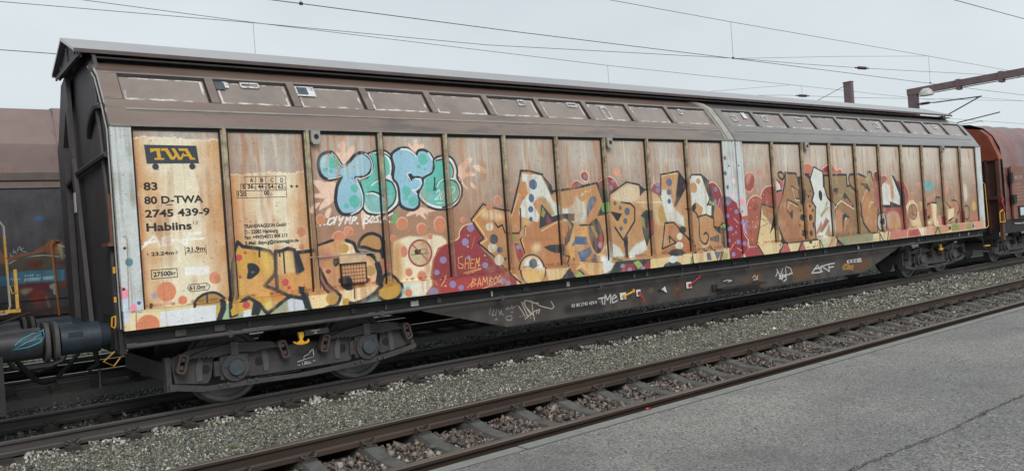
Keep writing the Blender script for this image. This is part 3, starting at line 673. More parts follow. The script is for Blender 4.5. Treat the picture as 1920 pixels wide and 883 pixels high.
[2,236,180,170,15,2170,195,2189,184],
[1,150,146,86,0,2027,383,2061,370,2052,360,2022,369],
[1,150,180,90,0,2079,282,2108,295,2127,284,2109,267],
[2,40,44,50,20,2079,282,2108,295,2127,284,2109,267,2079,282],
[2,40,44,50,20,2095,288,2109,270],
[1,224,200,140,0,1853,193,1907,191,1900,153,1849,155],
[1,224,200,140,0,1907,191,2072,188,2068,155,1911,155],
[1,62,96,150,0,1986,188,2005,188,2013,161,1987,161],
[1,62,96,150,0,2029,189,2072,188,2045,156],
[1,150,180,90,0,2072,154,2096,186,2112,177,2104,155],
[2,40,44,50,19,1907,191,1892,154,1914,153],
[1,40,44,50,0,2072,188,2088,187,2068,154,2056,155],
[0,232,190,196,0,2175,451,11,12],
[0,232,190,196,0,2168,394,11,10],
[0,232,150,166,0,2218,369,17,14],
[0,90,92,92,2,2132,539,7,8],
[0,90,92,92,2,2129,481,7,8],
[0,90,92,92,2,2136,428,7,8],
[0,30,30,30,0,2213,510,4,3],
[0,30,30,30,0,2201,422,4,3],
[0,30,30,30,0,2217,333,4,3],
[0,30,30,30,0,2153,509,4,3],
[1,176,84,66,1,2250,195,2223,295,2208,311,2243,317,2256,356,2276,381,2320,393,2350,389,2376,418,2417,428,2448,419,2482,397,2475,337,2438,339,2350,353,2322,259,2305,192],
[1,160,50,54,4,2355,389,2394,420,2440,425,2438,339,2351,358],
[2,236,180,150,25,2234,318,2240,317,2249,317,2256,319,2257,328,2256,339,2257,350,2261,361,2267,370,2275,378,2287,385,2302,391,2316,393,2330,391,2344,385,2354,381],
[2,236,180,150,25,2348,390,2353,397,2361,408,2371,416,2384,423,2399,427,2413,429,2425,429,2437,427,2444,425],
[1,170,72,62,0,2247,447,2250,456,2255,465,2261,472,2269,478,2278,482,2288,483,2298,481,2309,476,2316,469,2319,461,2319,452,2317,443,2314,434,2308,424,2301,417,2293,412,2283,408,2274,407,2266,409,2259,414,2253,421,2249,428,2247,437],
[2,232,160,130,21,2247,447,2250,456,2255,465,2261,472,2269,478,2278,482,2288,483,2298,481,2309,476,2316,469,2319,461,2319,452,2317,443,2314,434,2308,424,2301,417,2293,412,2283,408,2274,407,2266,409,2259,414,2253,421,2249,428,2247,437,2247,447],
[1,196,120,100,4,2259,454,2262,462,2270,469,2278,475,2287,478,2296,478,2299,474,2294,461,2283,444,2273,433,2266,436,2260,445],
[0,200,134,104,0,2352,479,16,13],
[0,200,134,104,0,2381,450,13,15],
[0,200,134,104,0,2335,408,13,12],
[0,200,134,104,0,2256,395,8,13],
[0,230,160,110,0,2275,345,4,3],
[0,230,160,110,0,2299,375,4,3],
[0,230,160,110,0,2317,306,4,3],
[0,230,160,110,0,2286,289,4,3],
[0,230,160,110,0,2255,292,4,3],
[0,230,160,110,0,2278,220,4,3],
[0,230,160,110,0,2304,268,4,3],
[0,230,160,110,0,2370,394,4,3],
[0,230,160,110,0,2392,364,4,3],
[0,230,160,110,0,2453,346,5,3],
[2,90,50,50,17,2243,286,2277,246],
[2,90,50,50,17,2264,285,2283,261],
[2,90,50,50,17,2292,336,2320,359],
[2,90,50,50,15,2300,331,2325,348],
[2,90,40,50,21,2389,414,2427,394,2483,399],
[1,150,120,170,4,2233,305,2239,307,2245,301,2248,294,2247,285,2242,273,2236,263,2229,255,2222,248,2218,249,2220,265,2226,289],
[1,226,196,132,1,2350,347,2330,259,2301,192,2476,191,2466,230,2428,253,2379,298],
[1,170,110,64,1,2354,350,2447,336,2414,286,2355,315],
[2,40,44,50,31,2301,192,2326,259,2351,357,2452,336],
[2,150,130,84,15,2344,300,2386,277,2331,266],
[2,150,130,84,15,2344,300,2396,287,2392,255],
[1,40,44,50,0,2449,336,2452,284,2394,234,2424,296],
[1,170,60,66,2,2245,191,2305,192,2335,153,2223,153,2209,172],
[1,224,200,140,0,2309,190,2457,187,2449,158,2336,154],
[1,190,90,100,0,2485,191,2508,187,2518,152,2453,155],
[1,40,44,50,0,2471,192,2485,188,2453,155,2436,156],
[1,224,200,140,0,2513,188,2592,190,2588,154,2520,152],
[2,40,44,50,33,2513,188,2520,152],
[2,40,44,50,31,2307,191,2336,154],
[1,220,212,200,0,2440,430,2461,451,2487,435,2498,410,2456,406],
[2,40,44,50,32,2438,409,2440,430,2463,451],
[1,40,44,50,0,2442,409,2498,412,2492,402,2446,398],
[1,214,206,170,2,2724,267,2874,260,2876,196,2724,195],
[1,196,110,90,2,2664,514,2674,519,2688,520,2701,519,2713,517,2724,513,2731,506,2733,492,2730,474,2721,462,2702,459,2676,461,2658,468,2654,482,2657,500],
[2,236,180,160,20,2662,499,2664,503,2667,509,2673,514,2683,517,2694,519,2705,519,2715,515,2725,510,2731,506],
[1,190,100,80,1,2814,498,2820,504,2829,507,2840,511,2855,515,2873,519,2889,519,2901,509,2910,496,2919,487,2928,487,2936,492,2945,494,2955,490,2965,482,2972,475,2980,472,2984,469,2971,467,2923,466,2858,466,2811,469,2799,477,2805,488],
[1,130,40,50,3,2824,503,2840,507,2861,509,2878,508,2886,501,2888,490,2884,482,2867,478,2844,477,2826,479,2819,486,2819,496],
[2,236,190,160,21,2814,498,2823,501,2836,506,2849,511,2861,515,2872,519,2884,519,2896,509,2908,496,2919,487,2930,487,2940,493,2950,494,2959,488,2967,478,2973,470],
[1,160,118,72,0,2528,480,2606,476,2612,454,2677,473,2702,457,2726,390,2708,357,2732,333,2724,267,2724,195,2501,191,2479,219,2450,289,2460,333,2500,391,2524,445],
[2,40,44,50,44,2528,480,2606,476,2612,454,2677,473,2702,457,2726,390,2708,357,2732,333,2724,267,2724,195,2501,191,2479,219,2450,289,2460,333,2500,391,2524,445,2528,480],
[1,176,112,72,4,2478,347,2523,365,2589,343,2603,272,2616,201,2502,193,2457,279],
[2,40,44,50,33,2565,424,2584,374,2619,370,2618,398,2675,386,2565,424],
[2,40,44,50,37,2528,370,2519,331,2557,292,2565,324,2542,310],
[2,40,44,50,37,2532,370,2603,345],
[1,40,44,50,0,2542,315,2566,329,2561,292],
[2,240,220,180,18,2568,419,2588,366,2618,363],
[2,240,220,180,17,2527,333,2544,360,2598,338],
[1,40,44,50,0,2609,461,2644,463,2639,418,2659,402,2642,342,2621,352,2624,408],
[1,196,128,74,3,2675,351,2728,334,2719,267,2720,198,2615,196,2607,272,2642,337],
[0,40,44,50,0,2702,401,5,4],
[0,40,44,50,0,2688,378,6,5],
[0,40,44,50,0,2692,337,6,6],
[0,40,44,50,0,2712,318,7,7],
[0,40,44,50,0,2666,318,7,11],
[0,40,44,50,0,2632,291,16,14],
[0,40,44,50,0,2693,289,13,14],
[0,40,44,50,0,2663,257,8,15],
[0,40,44,50,0,2711,257,7,13],
[0,40,44,50,0,2634,226,16,14],
[0,40,44,50,0,2690,222,13,13],
[0,40,44,50,0,2620,322,5,4],
[0,40,44,50,0,2610,260,4,6],
[2,220,160,90,33,2660,300,2665,298,2673,294,2676,289,2673,283,2666,275,2660,270],
[1,208,214,206,0,2730,498,2740,503,2807,482,2804,420,2831,372,2866,345,2881,307,2866,197,2734,199,2724,267,2733,338,2713,360,2728,390,2711,457],
[1,176,150,90,2,2830,361,2837,345,2765,296,2773,285,2845,329,2806,326],
[1,160,100,74,2,2810,284,2755,224,2774,223,2837,267],
[1,186,120,90,2,2771,272,2727,220,2736,215,2777,244],
[1,170,140,96,3,2835,256,2791,206,2839,209],
[1,40,44,50,0,2771,402,2778,401,2786,396,2791,389,2791,378,2788,366,2784,358,2779,356,2773,359,2769,363,2765,369,2763,377,2762,384,2763,391,2766,399],
[2,40,44,50,34,2711,457,2740,503,2809,482,2804,417],
[2,40,44,50,34,2659,471,2700,473,2728,390,2710,359,2734,333,2721,246,2724,195],
[1,150,122,78,0,2815,466,2996,467,2994,416,3025,418,3068,393,3118,336,3100,282,3174,201,3170,174,2902,173,2866,197,2886,307,2913,327,2866,345,2831,372,2813,414],
[2,40,44,50,46,2815,466,2996,467,2994,416,3025,418,3068,393,3118,336,3100,282,3174,201,3170,174,2902,173,2866,197,2886,307,2913,327,2866,345,2831,372,2813,414,2815,466],
[1,150,110,70,3,2897,317,2946,353,3041,306,3075,250,3057,197,2875,191],
[1,196,130,84,4,2892,317,2949,299,2937,214,2879,217],
[1,56,62,64,0,2879,408,2924,409,2915,386,2875,373],
[1,170,90,80,0,2882,392,2911,391,2890,376],
[1,56,62,64,0,2971,390,3044,328,3032,317,2948,369],
[1,176,96,84,0,2967,360,2987,362,3034,334,3022,318],
[2,240,220,180,21,2936,350,2909,338,2892,322],
[2,240,220,180,21,2936,353,3041,312],
[1,56,62,64,0,2942,289,2968,296,3006,275,2955,272,2937,214],
[1,190,130,90,0,2954,267,2994,265,2947,208],
[1,206,214,222,0,2966,277,2980,274,2964,264],
[1,170,122,76,0,3026,467,3104,469,3176,451,3185,479,3212,476,3223,440,3292,422,3233,389,3256,321,3233,192,3173,196,3116,248,3106,326,3072,387,3025,421,3014,448],
[2,40,44,50,48,3026,467,3104,469,3176,451,3185,479,3212,476,3223,440,3292,422,3233,389,3256,321,3233,192,3173,196,3116,248,3106,326,3072,387,3025,421,3014,448,3026,467],
[1,190,124,74,3,3119,347,3158,396,3194,345,3251,327,3233,192,3165,213,3110,282],
[1,150,150,86,4,3190,473,3212,473,3217,434,3141,430],
[1,56,62,64,0,3109,427,3172,424,3200,390,3178,385,3138,408],
[2,240,200,150,19,3119,347,3158,396,3173,390],
[2,240,200,150,22,3173,312,3193,340,3246,327],
[1,56,62,64,0,3222,389,3293,387,3286,374,3231,375],
[1,224,204,146,0,2506,190,2601,189,2571,156,2519,157],
[1,40,44,50,0,2480,226,2501,191,2447,192,2451,155,2436,156,2460,196],
[1,190,84,84,0,2493,191,2519,157,2451,156,2471,188],
[1,40,44,50,0,2597,190,2614,190,2584,155,2570,155],
[1,190,84,84,0,2614,190,2632,155,2585,155],
[1,224,204,146,0,2622,190,2732,190,2737,154,2635,154],
[1,190,200,150,1,2742,190,2865,190,2856,155,2756,154],
[1,220,120,90,0,2826,186,2851,190,2813,155,2798,156],
[2,40,44,50,34,2737,190,2739,155],
[2,40,44,50,28,2742,190,2763,155],
[1,146,146,108,1,2875,191,3184,195,3174,160,2870,155],
[1,40,44,50,0,2875,191,2932,156,2863,156],
[1,160,60,80,0,2873,175,2910,157,2866,157],
[1,224,204,146,0,3186,192,3295,192,3290,155,3217,157],
[2,40,44,50,42,3244,192,3244,157],
[2,40,44,50,25,3244,192,3272,157],
[0,40,44,50,0,2670,186,11,6],
[0,40,44,50,0,2691,165,6,4],
[0,40,44,50,0,2647,166,4,2],
[1,190,130,80,0,2482,480,2487,482,2496,483,2503,482,2510,479,2516,475,2519,470,2518,463,2514,456,2508,452,2500,454,2491,458,2484,463,2481,468,2480,475],
[2,40,44,50,43,2482,480,2487,482,2496,483,2503,482,2510,479,2516,475,2519,470,2518,463,2514,456,2508,452,2500,454,2491,458,2484,463,2481,468,2480,475,2482,480],
[1,196,90,84,2,2470,453,2507,448,2513,425,2487,416,2442,392,2437,349,2455,328,2500,386],
[1,216,216,208,0,2443,436,2462,453,2488,431,2493,411,2448,407],
[1,40,44,50,0,2448,407,2493,413,2494,406,2451,397],
[2,40,44,50,26,2470,453,2489,433,2494,406],
[1,170,90,80,3,3236,471,3267,484,3295,468,3325,465,3364,452,3344,311,3214,315],
[1,120,40,50,4,3247,476,3261,480,3281,478,3296,473,3303,463,3305,450,3301,440,3287,435,3266,433,3251,436,3244,448,3242,464],
[2,236,190,170,25,3236,474,3244,477,3256,482,3267,482,3277,475,3288,463,3298,455,3311,457,3323,462,3335,464,3346,460,3356,452,3363,447],
[1,170,74,66,1,3437,417,3443,428,3459,434,3477,435,3494,432,3512,425,3527,416,3539,403,3548,387,3554,373,3557,360,3557,349,3554,335,3543,320,3528,304,3519,284,3531,256,3549,225,3540,203,3475,192,3383,189,3318,199,3301,232,3311,278,3334,311,3374,318,3428,313,3469,312,3488,322,3494,336,3491,353,3475,375,3451,399],
[1,140,40,44,5,3448,422,3487,435,3498,358,3510,295,3463,265],
[2,230,160,130,28,3476,433,3491,431,3511,426,3528,418,3539,405,3548,389,3554,373,3556,357,3554,341,3553,330],
[1,206,212,206,0,3281,405,3335,429,3401,457,3445,401,3475,348,3465,315,3378,336,3371,320,3275,324],
[1,206,150,90,4,3330,427,3400,454,3409,402,3412,350,3381,351,3379,413],
[1,40,44,50,0,3401,459,3422,457,3504,363,3485,306,3283,308,3280,321,3366,318,3368,336,3464,312,3470,354],
[1,196,150,130,4,3328,270,3337,282,3353,287,3372,289,3396,290,3423,287,3443,276,3455,252,3460,220,3453,197,3424,190,3382,191,3349,200,3333,220,3327,248],
[1,206,150,90,5,3367,258,3389,261,3418,260,3440,255,3452,246,3459,234,3457,223,3443,213,3421,204,3401,200,3385,204,3371,212,3362,223,3358,235,3359,249],
[0,40,44,50,0,3282,242,45,47],
[0,190,200,200,0,3282,242,37,42],
[1,40,44,50,0,3264,243,3284,262,3302,241,3293,200,3287,231,3272,232],
[1,224,192,140,0,3553,330,3566,335,3579,338,3593,337,3606,329,3619,318,3633,312,3650,315,3668,324,3681,326,3685,317,3685,302,3681,288,3671,281,3658,275,3649,268,3648,258,3652,247,3656,235,3661,221,3668,207,3667,197,3655,194,3636,196,3617,199,3598,203,3579,209,3564,218,3556,231,3553,246,3548,261,3538,276,3527,292,3522,305,3528,315,3540,324],
[0,90,70,56,0,3586,278,44,39],
[0,176,124,84,0,3586,278,37,35],
[2,90,70,56,21,3556,277,3614,259],
[2,90,70,56,21,3577,308,3583,260],
[0,224,160,130,0,3651,402,19,18],
[0,204,128,94,0,3652,400,17,16],
[0,224,160,130,0,3587,357,19,17],
[0,204,128,94,0,3588,355,16,15],
[0,196,140,90,0,3654,300,20,27],
[0,224,160,130,0,3768,333,26,13],
[0,204,128,94,0,3770,332,23,12],
[1,76,168,186,7,3711,418,3742,423,3785,425,3817,422,3827,410,3826,395,3814,383,3788,379,3751,378,3723,382,3709,393,3704,407],
[1,186,110,66,2,3717,303,3737,313,3764,319,3783,318,3792,303,3793,280,3787,262,3766,254,3737,251,3716,254,3708,268,3709,287],
[1,230,212,160,1,3777,312,3836,313,3830,238,3874,209,3860,198,3743,204,3734,221,3783,240],
[1,130,116,70,1,3835,344,3882,340,3913,302,3898,247,3858,259,3840,299],
[2,40,44,50,40,3717,303,3783,318,3836,313],
[2,40,44,50,41,3830,313,3835,344,3882,340],
[1,40,44,50,0,3714,243,3763,258,3760,241,3724,232],
[1,210,140,120,3,3832,249,3850,250,3880,244,3902,235,3911,224,3913,211,3909,201,3896,198,3878,198,3861,204,3846,218,3834,237],
[1,196,120,80,2,3941,290,3949,294,3960,293,3973,295,3986,303,4000,314,4015,322,4031,323,4049,320,4064,314,4076,305,4086,292,4090,279,4088,266,4080,252,4065,240,4037,227,4001,214,3972,210,3956,216,3946,230,3940,245,3937,261,3937,278],
[2,40,44,50,41,3934,324,3973,295,3996,282],
[2,40,44,50,42,4008,322,4024,322,4045,321,4064,317,4079,307,4092,292,4097,279,4090,266,4076,254,4066,245],
[1,226,206,156,2,3958,278,4033,281,4024,219,3961,221],
[1,40,44,50,0,3961,221,4026,236,4018,225,3966,213],
[0,110,60,50,0,4054,212,15,14],
[0,224,160,130,0,3968,373,16,16],
[0,204,128,94,0,3969,371,14,14],
[1,130,30,36,1,4094,262,4133,263,4130,202,4097,201],
[1,120,30,36,1,3885,242,3921,240,3914,195,3890,197],
[1,120,34,36,2,3692,288,3715,287,3712,233,3690,234],
[0,40,44,50,0,4181,252,37,41],
[0,160,130,96,0,4181,252,26,34],
[1,196,110,90,4,4216,204,4211,213,4219,225,4234,233,4259,235,4291,234,4315,229,4325,220,4326,208,4317,199,4286,198,4244,200],
[0,210,170,80,6,4272,284,27,26],
[1,206,196,186,8,4154,393,4165,403,4181,405,4194,398,4201,378,4204,350,4203,328,4193,315,4179,307,4167,311,4159,334,4153,368],
[1,214,110,100,1,3343,195,3506,194,3501,160,3327,158],
[1,228,222,200,1,3506,194,3517,194,3695,194,3690,160,3501,160],
[1,190,72,70,2,3517,194,3616,194,3644,158,3506,159],
[1,220,150,130,1,3707,196,3847,193,3842,160,3701,160],
[1,160,160,80,0,3788,193,3860,195,3848,160,3795,160],
[1,214,130,100,0,3860,195,3945,194,3940,163,3854,159],
[1,150,150,70,0,3970,196,4071,196,4065,162,3977,161],
[1,214,130,100,0,4071,196,4142,196,4143,164,4065,161],
[1,156,160,70,0,4148,196,4208,196,4196,161,4143,161],
[1,160,170,180,0,4208,196,4248,196,4242,162,4202,161],
[0,40,44,50,0,4232,177,12,9],
[1,224,150,116,0,4252,195,4364,196,4359,160,4246,160],
[2,40,44,50,40,3789,160,3823,192,3848,160],
[0,40,44,50,0,3955,179,12,11],
[1,224,204,146,0,3197,193,3322,193,3302,157,3192,157],
[2,40,44,50,37,3242,192,3240,158],
[2,40,44,50,31,3242,192,3271,156],
[2,40,44,50,37,3322,193,3310,159],
[1,40,38,38,8,1313,65,1486,62,1484,40,1311,42],
[1,92,66,50,6,1828,69,1837,78,1848,87,1860,92,1871,93,1881,89,1888,82,1892,70,1893,55,1888,43,1869,38,1843,38,1825,40,1820,48,1823,58],
[1,74,66,54,10,1647,63,1665,64,1690,61,1707,57,1713,49,1712,40,1705,34,1687,35,1663,39,1645,45,1639,51,1640,59],
[1,88,70,56,6,1372,135,1391,137,1418,139,1438,138,1445,134,1444,127,1436,123,1419,121,1395,122,1377,124,1368,127,1366,132],
[1,88,66,50,6,1531,136,1588,138,1666,137,1722,136,1743,131,1742,124,1721,119,1664,119,1586,122,1530,125,1509,129,1509,133],
[2,170,168,160,9,1016,92,1010,73],
[2,170,168,160,10,1027,87,1020,70,1032,70],
[2,170,168,160,10,1038,86,1034,70],
[2,170,168,160,10,1046,85,1049,68,1055,82,1057,68,1064,67],
[2,170,168,160,10,1029,55,1035,60,1039,54],
[2,170,168,160,10,1073,82,1081,83,1083,87,1075,86],
[2,170,168,160,10,1086,80,1097,87,1099,81,1110,88],
[2,170,168,160,10,1091,70,1097,73,1100,69],
[2,170,168,160,10,1074,61,1092,61,1095,53,1088,48,1073,51,1070,57,1074,61],
[2,170,168,160,10,1076,49,1079,48],
[2,170,168,160,10,1088,48,1092,47],
[2,190,184,164,16,1124,86,1146,53],
[2,190,184,164,16,1134,98,1157,50],
[2,190,184,164,16,1140,97,1170,54],
[2,190,184,164,16,1148,100,1149,82,1178,53],
[2,190,184,164,16,1151,102,1182,90,1203,88],
[2,190,184,164,16,1177,95,1177,70,1182,36],
[2,190,184,164,16,1145,45,1187,65,1207,67],
[2,190,184,164,16,1139,91,1151,100,1172,98,1213,76,1256,63,1265,69,1255,87],
[2,190,184,164,17,1191,56,1195,64],
[2,190,184,164,17,1199,55,1204,63],
[0,170,168,160,0,1117,89,2,2],
[0,170,168,160,0,1097,91,2,2],
[0,170,168,160,0,1126,54,2,2],
[0,170,168,160,0,1136,55,2,2],
[0,170,168,160,0,1167,46,2,2],
[2,204,202,194,23,1461,74,1493,75],
[2,204,202,194,23,1476,73,1479,54],
[2,204,202,194,23,1488,53,1494,84,1502,65,1519,83,1516,54],
[2,204,202,194,23,1524,65,1547,71,1538,80,1524,71,1526,53,1548,58],
[0,170,168,160,0,1468,62,2,2],
[0,170,168,160,0,1552,62,3,2],
[2,170,150,50,7,1720,84,1717,83,1713,82,1710,80,1709,77,1710,74,1712,72,1716,71,1722,71,1726,72,1728,74,1729,78,1729,81,1727,83,1723,84,1720,85],
[2,170,150,50,7,1717,81,1717,76,1723,76],
[2,180,170,160,7,1854,71,1855,66],
[2,180,170,160,7,1865,72,1866,67],
[2,120,120,120,9,1352,108,1359,108],
[2,120,120,120,9,1366,107,1373,107],
[2,120,120,120,9,1378,105,1385,106],
[1,96,70,50,4,2295,83,2317,90,2347,92,2369,87,2377,70,2377,45,2368,28,2346,23,2316,25,2294,32,2286,47,2286,68],
[1,104,76,54,4,2586,90,2722,94,2720,31,2579,29],
[1,100,74,54,5,3011,83,3214,84,3214,28,3106,25,2991,46],
[2,40,40,40,6,2586,90,2579,29],
[1,60,58,56,2,2110,82,2195,81,2192,55,2107,60],
[2,196,196,190,18,2125,71,2151,74,2177,69,2151,67],
[2,196,196,190,19,2310,68,2322,77,2338,65,2345,75],
[2,196,196,190,19,2314,59,2343,61],
[2,212,212,206,25,2466,61,2480,77],
[2,212,212,206,25,2476,88,2506,42,2515,67],
[2,212,212,206,25,2518,89,2489,48,2538,55],
[2,212,212,206,25,2537,91,2537,41,2518,35],
[2,212,212,206,25,2543,94,2573,84,2583,62,2564,63],
[2,212,212,206,25,2490,59,2564,60],
[2,212,212,206,26,2727,51,2776,82,2796,53],
[2,212,212,206,26,2745,66,2805,69],
[2,212,212,206,26,2804,58,2799,73,2868,79],
[2,212,212,206,27,2819,68,2864,47],
[2,212,212,206,26,2810,52,2789,49,2729,51],
[2,212,212,206,27,2864,47,2865,79,2910,79],
[2,212,212,206,27,2859,64,2901,65],
[2,190,140,60,22,2971,55,2994,69,3022,59],
[2,190,140,60,23,2978,51,3024,71,3027,43],
[2,190,140,60,23,3007,52,3066,56,3049,41],
[2,190,140,60,23,3023,67,3056,37],
[2,190,140,60,23,2977,47,3057,44],
[1,200,200,196,0,3055,84,3137,86,3138,67,3056,70],
[2,50,50,50,12,3069,79,3078,78],
[2,50,50,50,12,3098,77,3107,76],
[2,50,50,50,12,3121,75,3130,74]]
ART2=[[1,60,42,36,6,333,130,361,74,458,63,507,42,653,42,655,-41,325,2],
[1,134,88,62,2,369,215,462,238,474,219,487,206,525,216,549,216,582,236,597,251,618,248,633,243,630,208,605,206,581,216,535,207,503,197,486,187,466,188,366,158],
[1,84,78,66,2,489,187,503,197,534,203,580,207,623,199,617,164,567,160,501,162,495,170],
[1,96,52,44,5,534,191,544,194,558,196,569,194,573,188,574,179,571,172,562,169,549,169,539,171,534,176,532,185],
[1,96,50,44,4,604,184,612,185,624,185,632,183,635,180,635,175,632,171,624,171,614,173,607,175,603,178,601,181],
[1,150,146,110,3,618,234,632,237,633,192,626,188],
[2,200,200,196,11,489,187,494,190,501,195,510,199,522,202,536,204,548,205,559,206,569,206,580,206,594,204,610,201,621,199],
[2,60,60,58,16,500,198,514,201,535,205,552,208,564,209,574,210,580,210],
[1,72,120,142,1,489,163,633,159,632,124,489,125],
[1,60,110,130,1,398,155,483,151,485,123,396,120],
[1,110,40,52,3,512,121,593,123,588,106,534,87,514,101],
[1,150,140,116,3,511,107,529,111,549,109,528,91,516,93],
[1,150,150,142,1,589,114,605,120,608,83,599,84,597,101,590,103],
[1,130,56,46,6,533,91,574,103,583,82,574,58,560,48,540,62],
[1,150,130,90,2,576,82,579,82,589,42,583,49],
[1,124,60,48,2,618,119,636,124,635,101,618,99],
[2,180,186,190,20,637,200,641,199,647,199,651,194,653,185,654,172,653,157,649,139,644,119,640,105],
[2,170,175,178,16,618,236,657,219],
[2,160,160,160,16,648,79,648,74,649,68,649,63,646,60,642,60,639,60],
[1,92,70,54,8,569,27,652,33,652,-24,584,-16],
[1,88,62,52,8,482,80,517,81,517,41,487,44],
[1,56,100,150,3,562,322,570,323,580,324,587,323,590,320,590,316,587,313,580,312,570,312,563,313,560,316,560,319],
[2,190,200,204,8,493,218,494,208,501,210],
[2,190,200,204,8,503,229,501,217,506,223,509,215],
[2,190,200,204,8,516,234,512,223],
[2,190,200,204,8,519,236,524,222,535,219],
[2,190,200,204,8,519,226,528,231],
[2,210,225,230,6,524,139,599,140],
[2,210,225,230,10,527,146,530,150],
[2,210,225,230,10,533,145,536,150],
[2,210,225,230,10,539,145,543,150],
[2,210,225,230,10,545,145,549,150],
[2,210,225,230,10,558,145,561,149],
[2,210,225,230,10,564,145,568,149],
[2,210,225,230,11,525,132,528,139],
[2,210,225,230,11,530,132,533,139],
[2,210,225,230,11,535,132,537,139],
[2,210,225,230,11,539,132,542,139],
[2,210,225,230,11,544,132,547,139],
[2,210,225,230,11,549,132,552,139],
[2,210,225,230,11,554,132,557,139],
[2,210,225,230,11,559,132,562,139],
[2,210,225,230,11,564,132,567,139],
[2,210,225,230,11,574,132,577,139],
[2,210,225,230,11,579,132,582,139],
[2,210,225,230,11,584,132,587,139],
[2,210,225,230,11,589,132,592,139],
[2,210,225,230,11,594,132,597,139],
[2,210,225,230,11,599,132,602,139],
[2,200,215,220,9,489,139,492,143],
[2,200,215,220,10,495,138,498,142],
[2,200,215,220,10,500,138,503,142],
[2,200,215,220,10,506,137,509,141],
[2,200,215,220,10,511,137,514,141]]
def vnoise(h,w,gh,gw,seed):
    r=np.random.default_rng(seed).random((gh+2,gw+2)); y=np.linspace(0,gh,h,endpoint=False); x=np.linspace(0,gw,w,endpoint=False)
    yi=y.astype(int);xi=x.astype(int); fy=(y-yi);fx=(x-xi); fy=(fy*fy*(3-2*fy))[:,None]; fx=(fx*fx*(3-2*fx))[None]
    A=r[yi][:,xi];B=r[yi][:,xi+1];C_=r[yi+1][:,xi];D_=r[yi+1][:,xi+1]
    return ((A*(1-fx)+B*fx)*(1-fy)+(C_*(1-fx)+D_*fx)*fy).astype(np.float32)
def blur(m,k):
    k=int(k)
    for _ in range(2):
        for ax in (0,1):
            c=np.cumsum(np.pad(m,[(k+1,k) if a==ax else (0,0) for a in (0,1)],mode='edge'),axis=ax)
            m=(c[2*k+1:]-c[:-2*k-1])/(2*k+1) if ax==0 else (c[:,2*k+1:]-c[:,:-2*k-1])/(2*k+1)
    return m
def raster(img,art):
    H,Wd=img.shape[:2]
    for it in art:
        t='DPS'[it[0]]; col=np.array(it[1:4],np.float32)/255; a=float(it[4]); p=np.array(it[5:],np.float32)
        if t=='D':
            cx,cy,rx,ry=p; pad=a+2; x0,x1,y0,y1=cx-rx-pad,cx+rx+pad,cy-ry-pad,cy+ry+pad
        else:
            p=p.reshape(-1,2); pad=(a/10 if t=='S' else a*3)+2; x0,y0=p.min(0)-pad; x1,y1=p.max(0)+pad
        x0,x1,y0,y1=int(max(x0,0)),int(min(x1+1,Wd)),int(max(y0,0)),int(min(y1+1,H))
        if x1<=x0 or y1<=y0: continue
        X,Y=np.meshgrid(np.arange(x0,x1)+.5,np.arange(y0,y1)+.5)
        if t=='D':
            d=(1-np.hypot((X-cx)/max(rx,.5),(Y-cy)/max(ry,.5)))*min(rx,ry); m=np.clip(d/(1+a*2)+.5,0,1)
        elif t=='P':
            ins=np.zeros(X.shape,bool)
            for (ax,ay),(bx,by) in zip(p,np.roll(p,-1,0)):
                if ay==by: continue
                c=((ay>Y)!=(by>Y))&(X<(bx-ax)*(Y-ay)/(by-ay)+ax); ins^=c
            m=ins.astype(np.float32)
            if a>0: m=blur(m,a*1.2)
        else:
            d=np.full(X.shape,1e9)
            for (ax,ay),(bx,by) in zip(p,p[1:]):
                vx,vy=bx-ax,by-ay; q=np.clip(((X-ax)*vx+(Y-ay)*vy)/(vx*vx+vy*vy+1e-6),0,1); d=np.minimum(d,np.hypot(X-ax-q*vx,Y-ay-q*vy))
            m=np.clip(a/10+.5-d,0,1)
        m=m[...,None]; s=img[y0:y1,x0:x1]; img[y0:y1,x0:x1]=s*(1-m)+col*m
def c3(*c): return np.array(c,np.float32)/255
def lerp(a,b,t): return a+(b-a)*t[...,None]
def mkimg(name,arr):
    h,w=arr.shape[:2]; im=bpy.data.images.new(name,w,h,alpha=False); a=np.ones((h,w,4),np.float32); a[...,:3]=np.clip(arr,0,1); im.pixels.foreach_set(a.ravel()); im.update(); im.pack(); return im
PPM=200; TW,TH=int(22.1*PPM),int(3.1*PPM)
xs=(np.arange(TW)+.5)/PPM; zs=(np.arange(TH)+.5)/PPM+.3
X,Z=np.meshgrid(xs,zs); X=X.astype(np.float32);Z=Z.astype(np.float32)
n1=vnoise(TH,TW,3,90,1);n2=vnoise(TH,TW,10,500,2);n3=vnoise(TH,TW,120,900,3);n4=vnoise(TH,TW,18,110,4);nf=vnoise(TH,TW,300,2200,5)
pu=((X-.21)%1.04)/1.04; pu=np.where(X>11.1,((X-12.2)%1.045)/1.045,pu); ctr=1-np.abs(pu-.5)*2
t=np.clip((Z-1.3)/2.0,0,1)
img=lerp(np.broadcast_to(c3(170,122,90),(TH,TW,3)),c3(160,130,112),np.clip(t*1.6-.2,0,1))
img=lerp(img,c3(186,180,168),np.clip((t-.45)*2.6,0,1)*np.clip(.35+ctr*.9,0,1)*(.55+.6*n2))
img=lerp(img,c3(196,178,156),np.clip((n2*.6+n1*.6-.62)*2.4,0,1)*np.clip(ctr*1.5,0,1)*.55*np.clip(t*2,0,1))
img=lerp(img,c3(128,88,66),np.clip(1-ctr*5,0,1)*.5)
img=lerp(img,c3(196,150,104),np.clip(n4*1.5-.75,0,1)*.5*(1-t))
img=lerp(img,c3(212,204,188),np.clip((X-9)/8,0,1)*np.clip(t-.35,0,1)*.8)
img=lerp(img,c3(150,102,74),np.clip((n2-.6)*3,0,1)*.4)
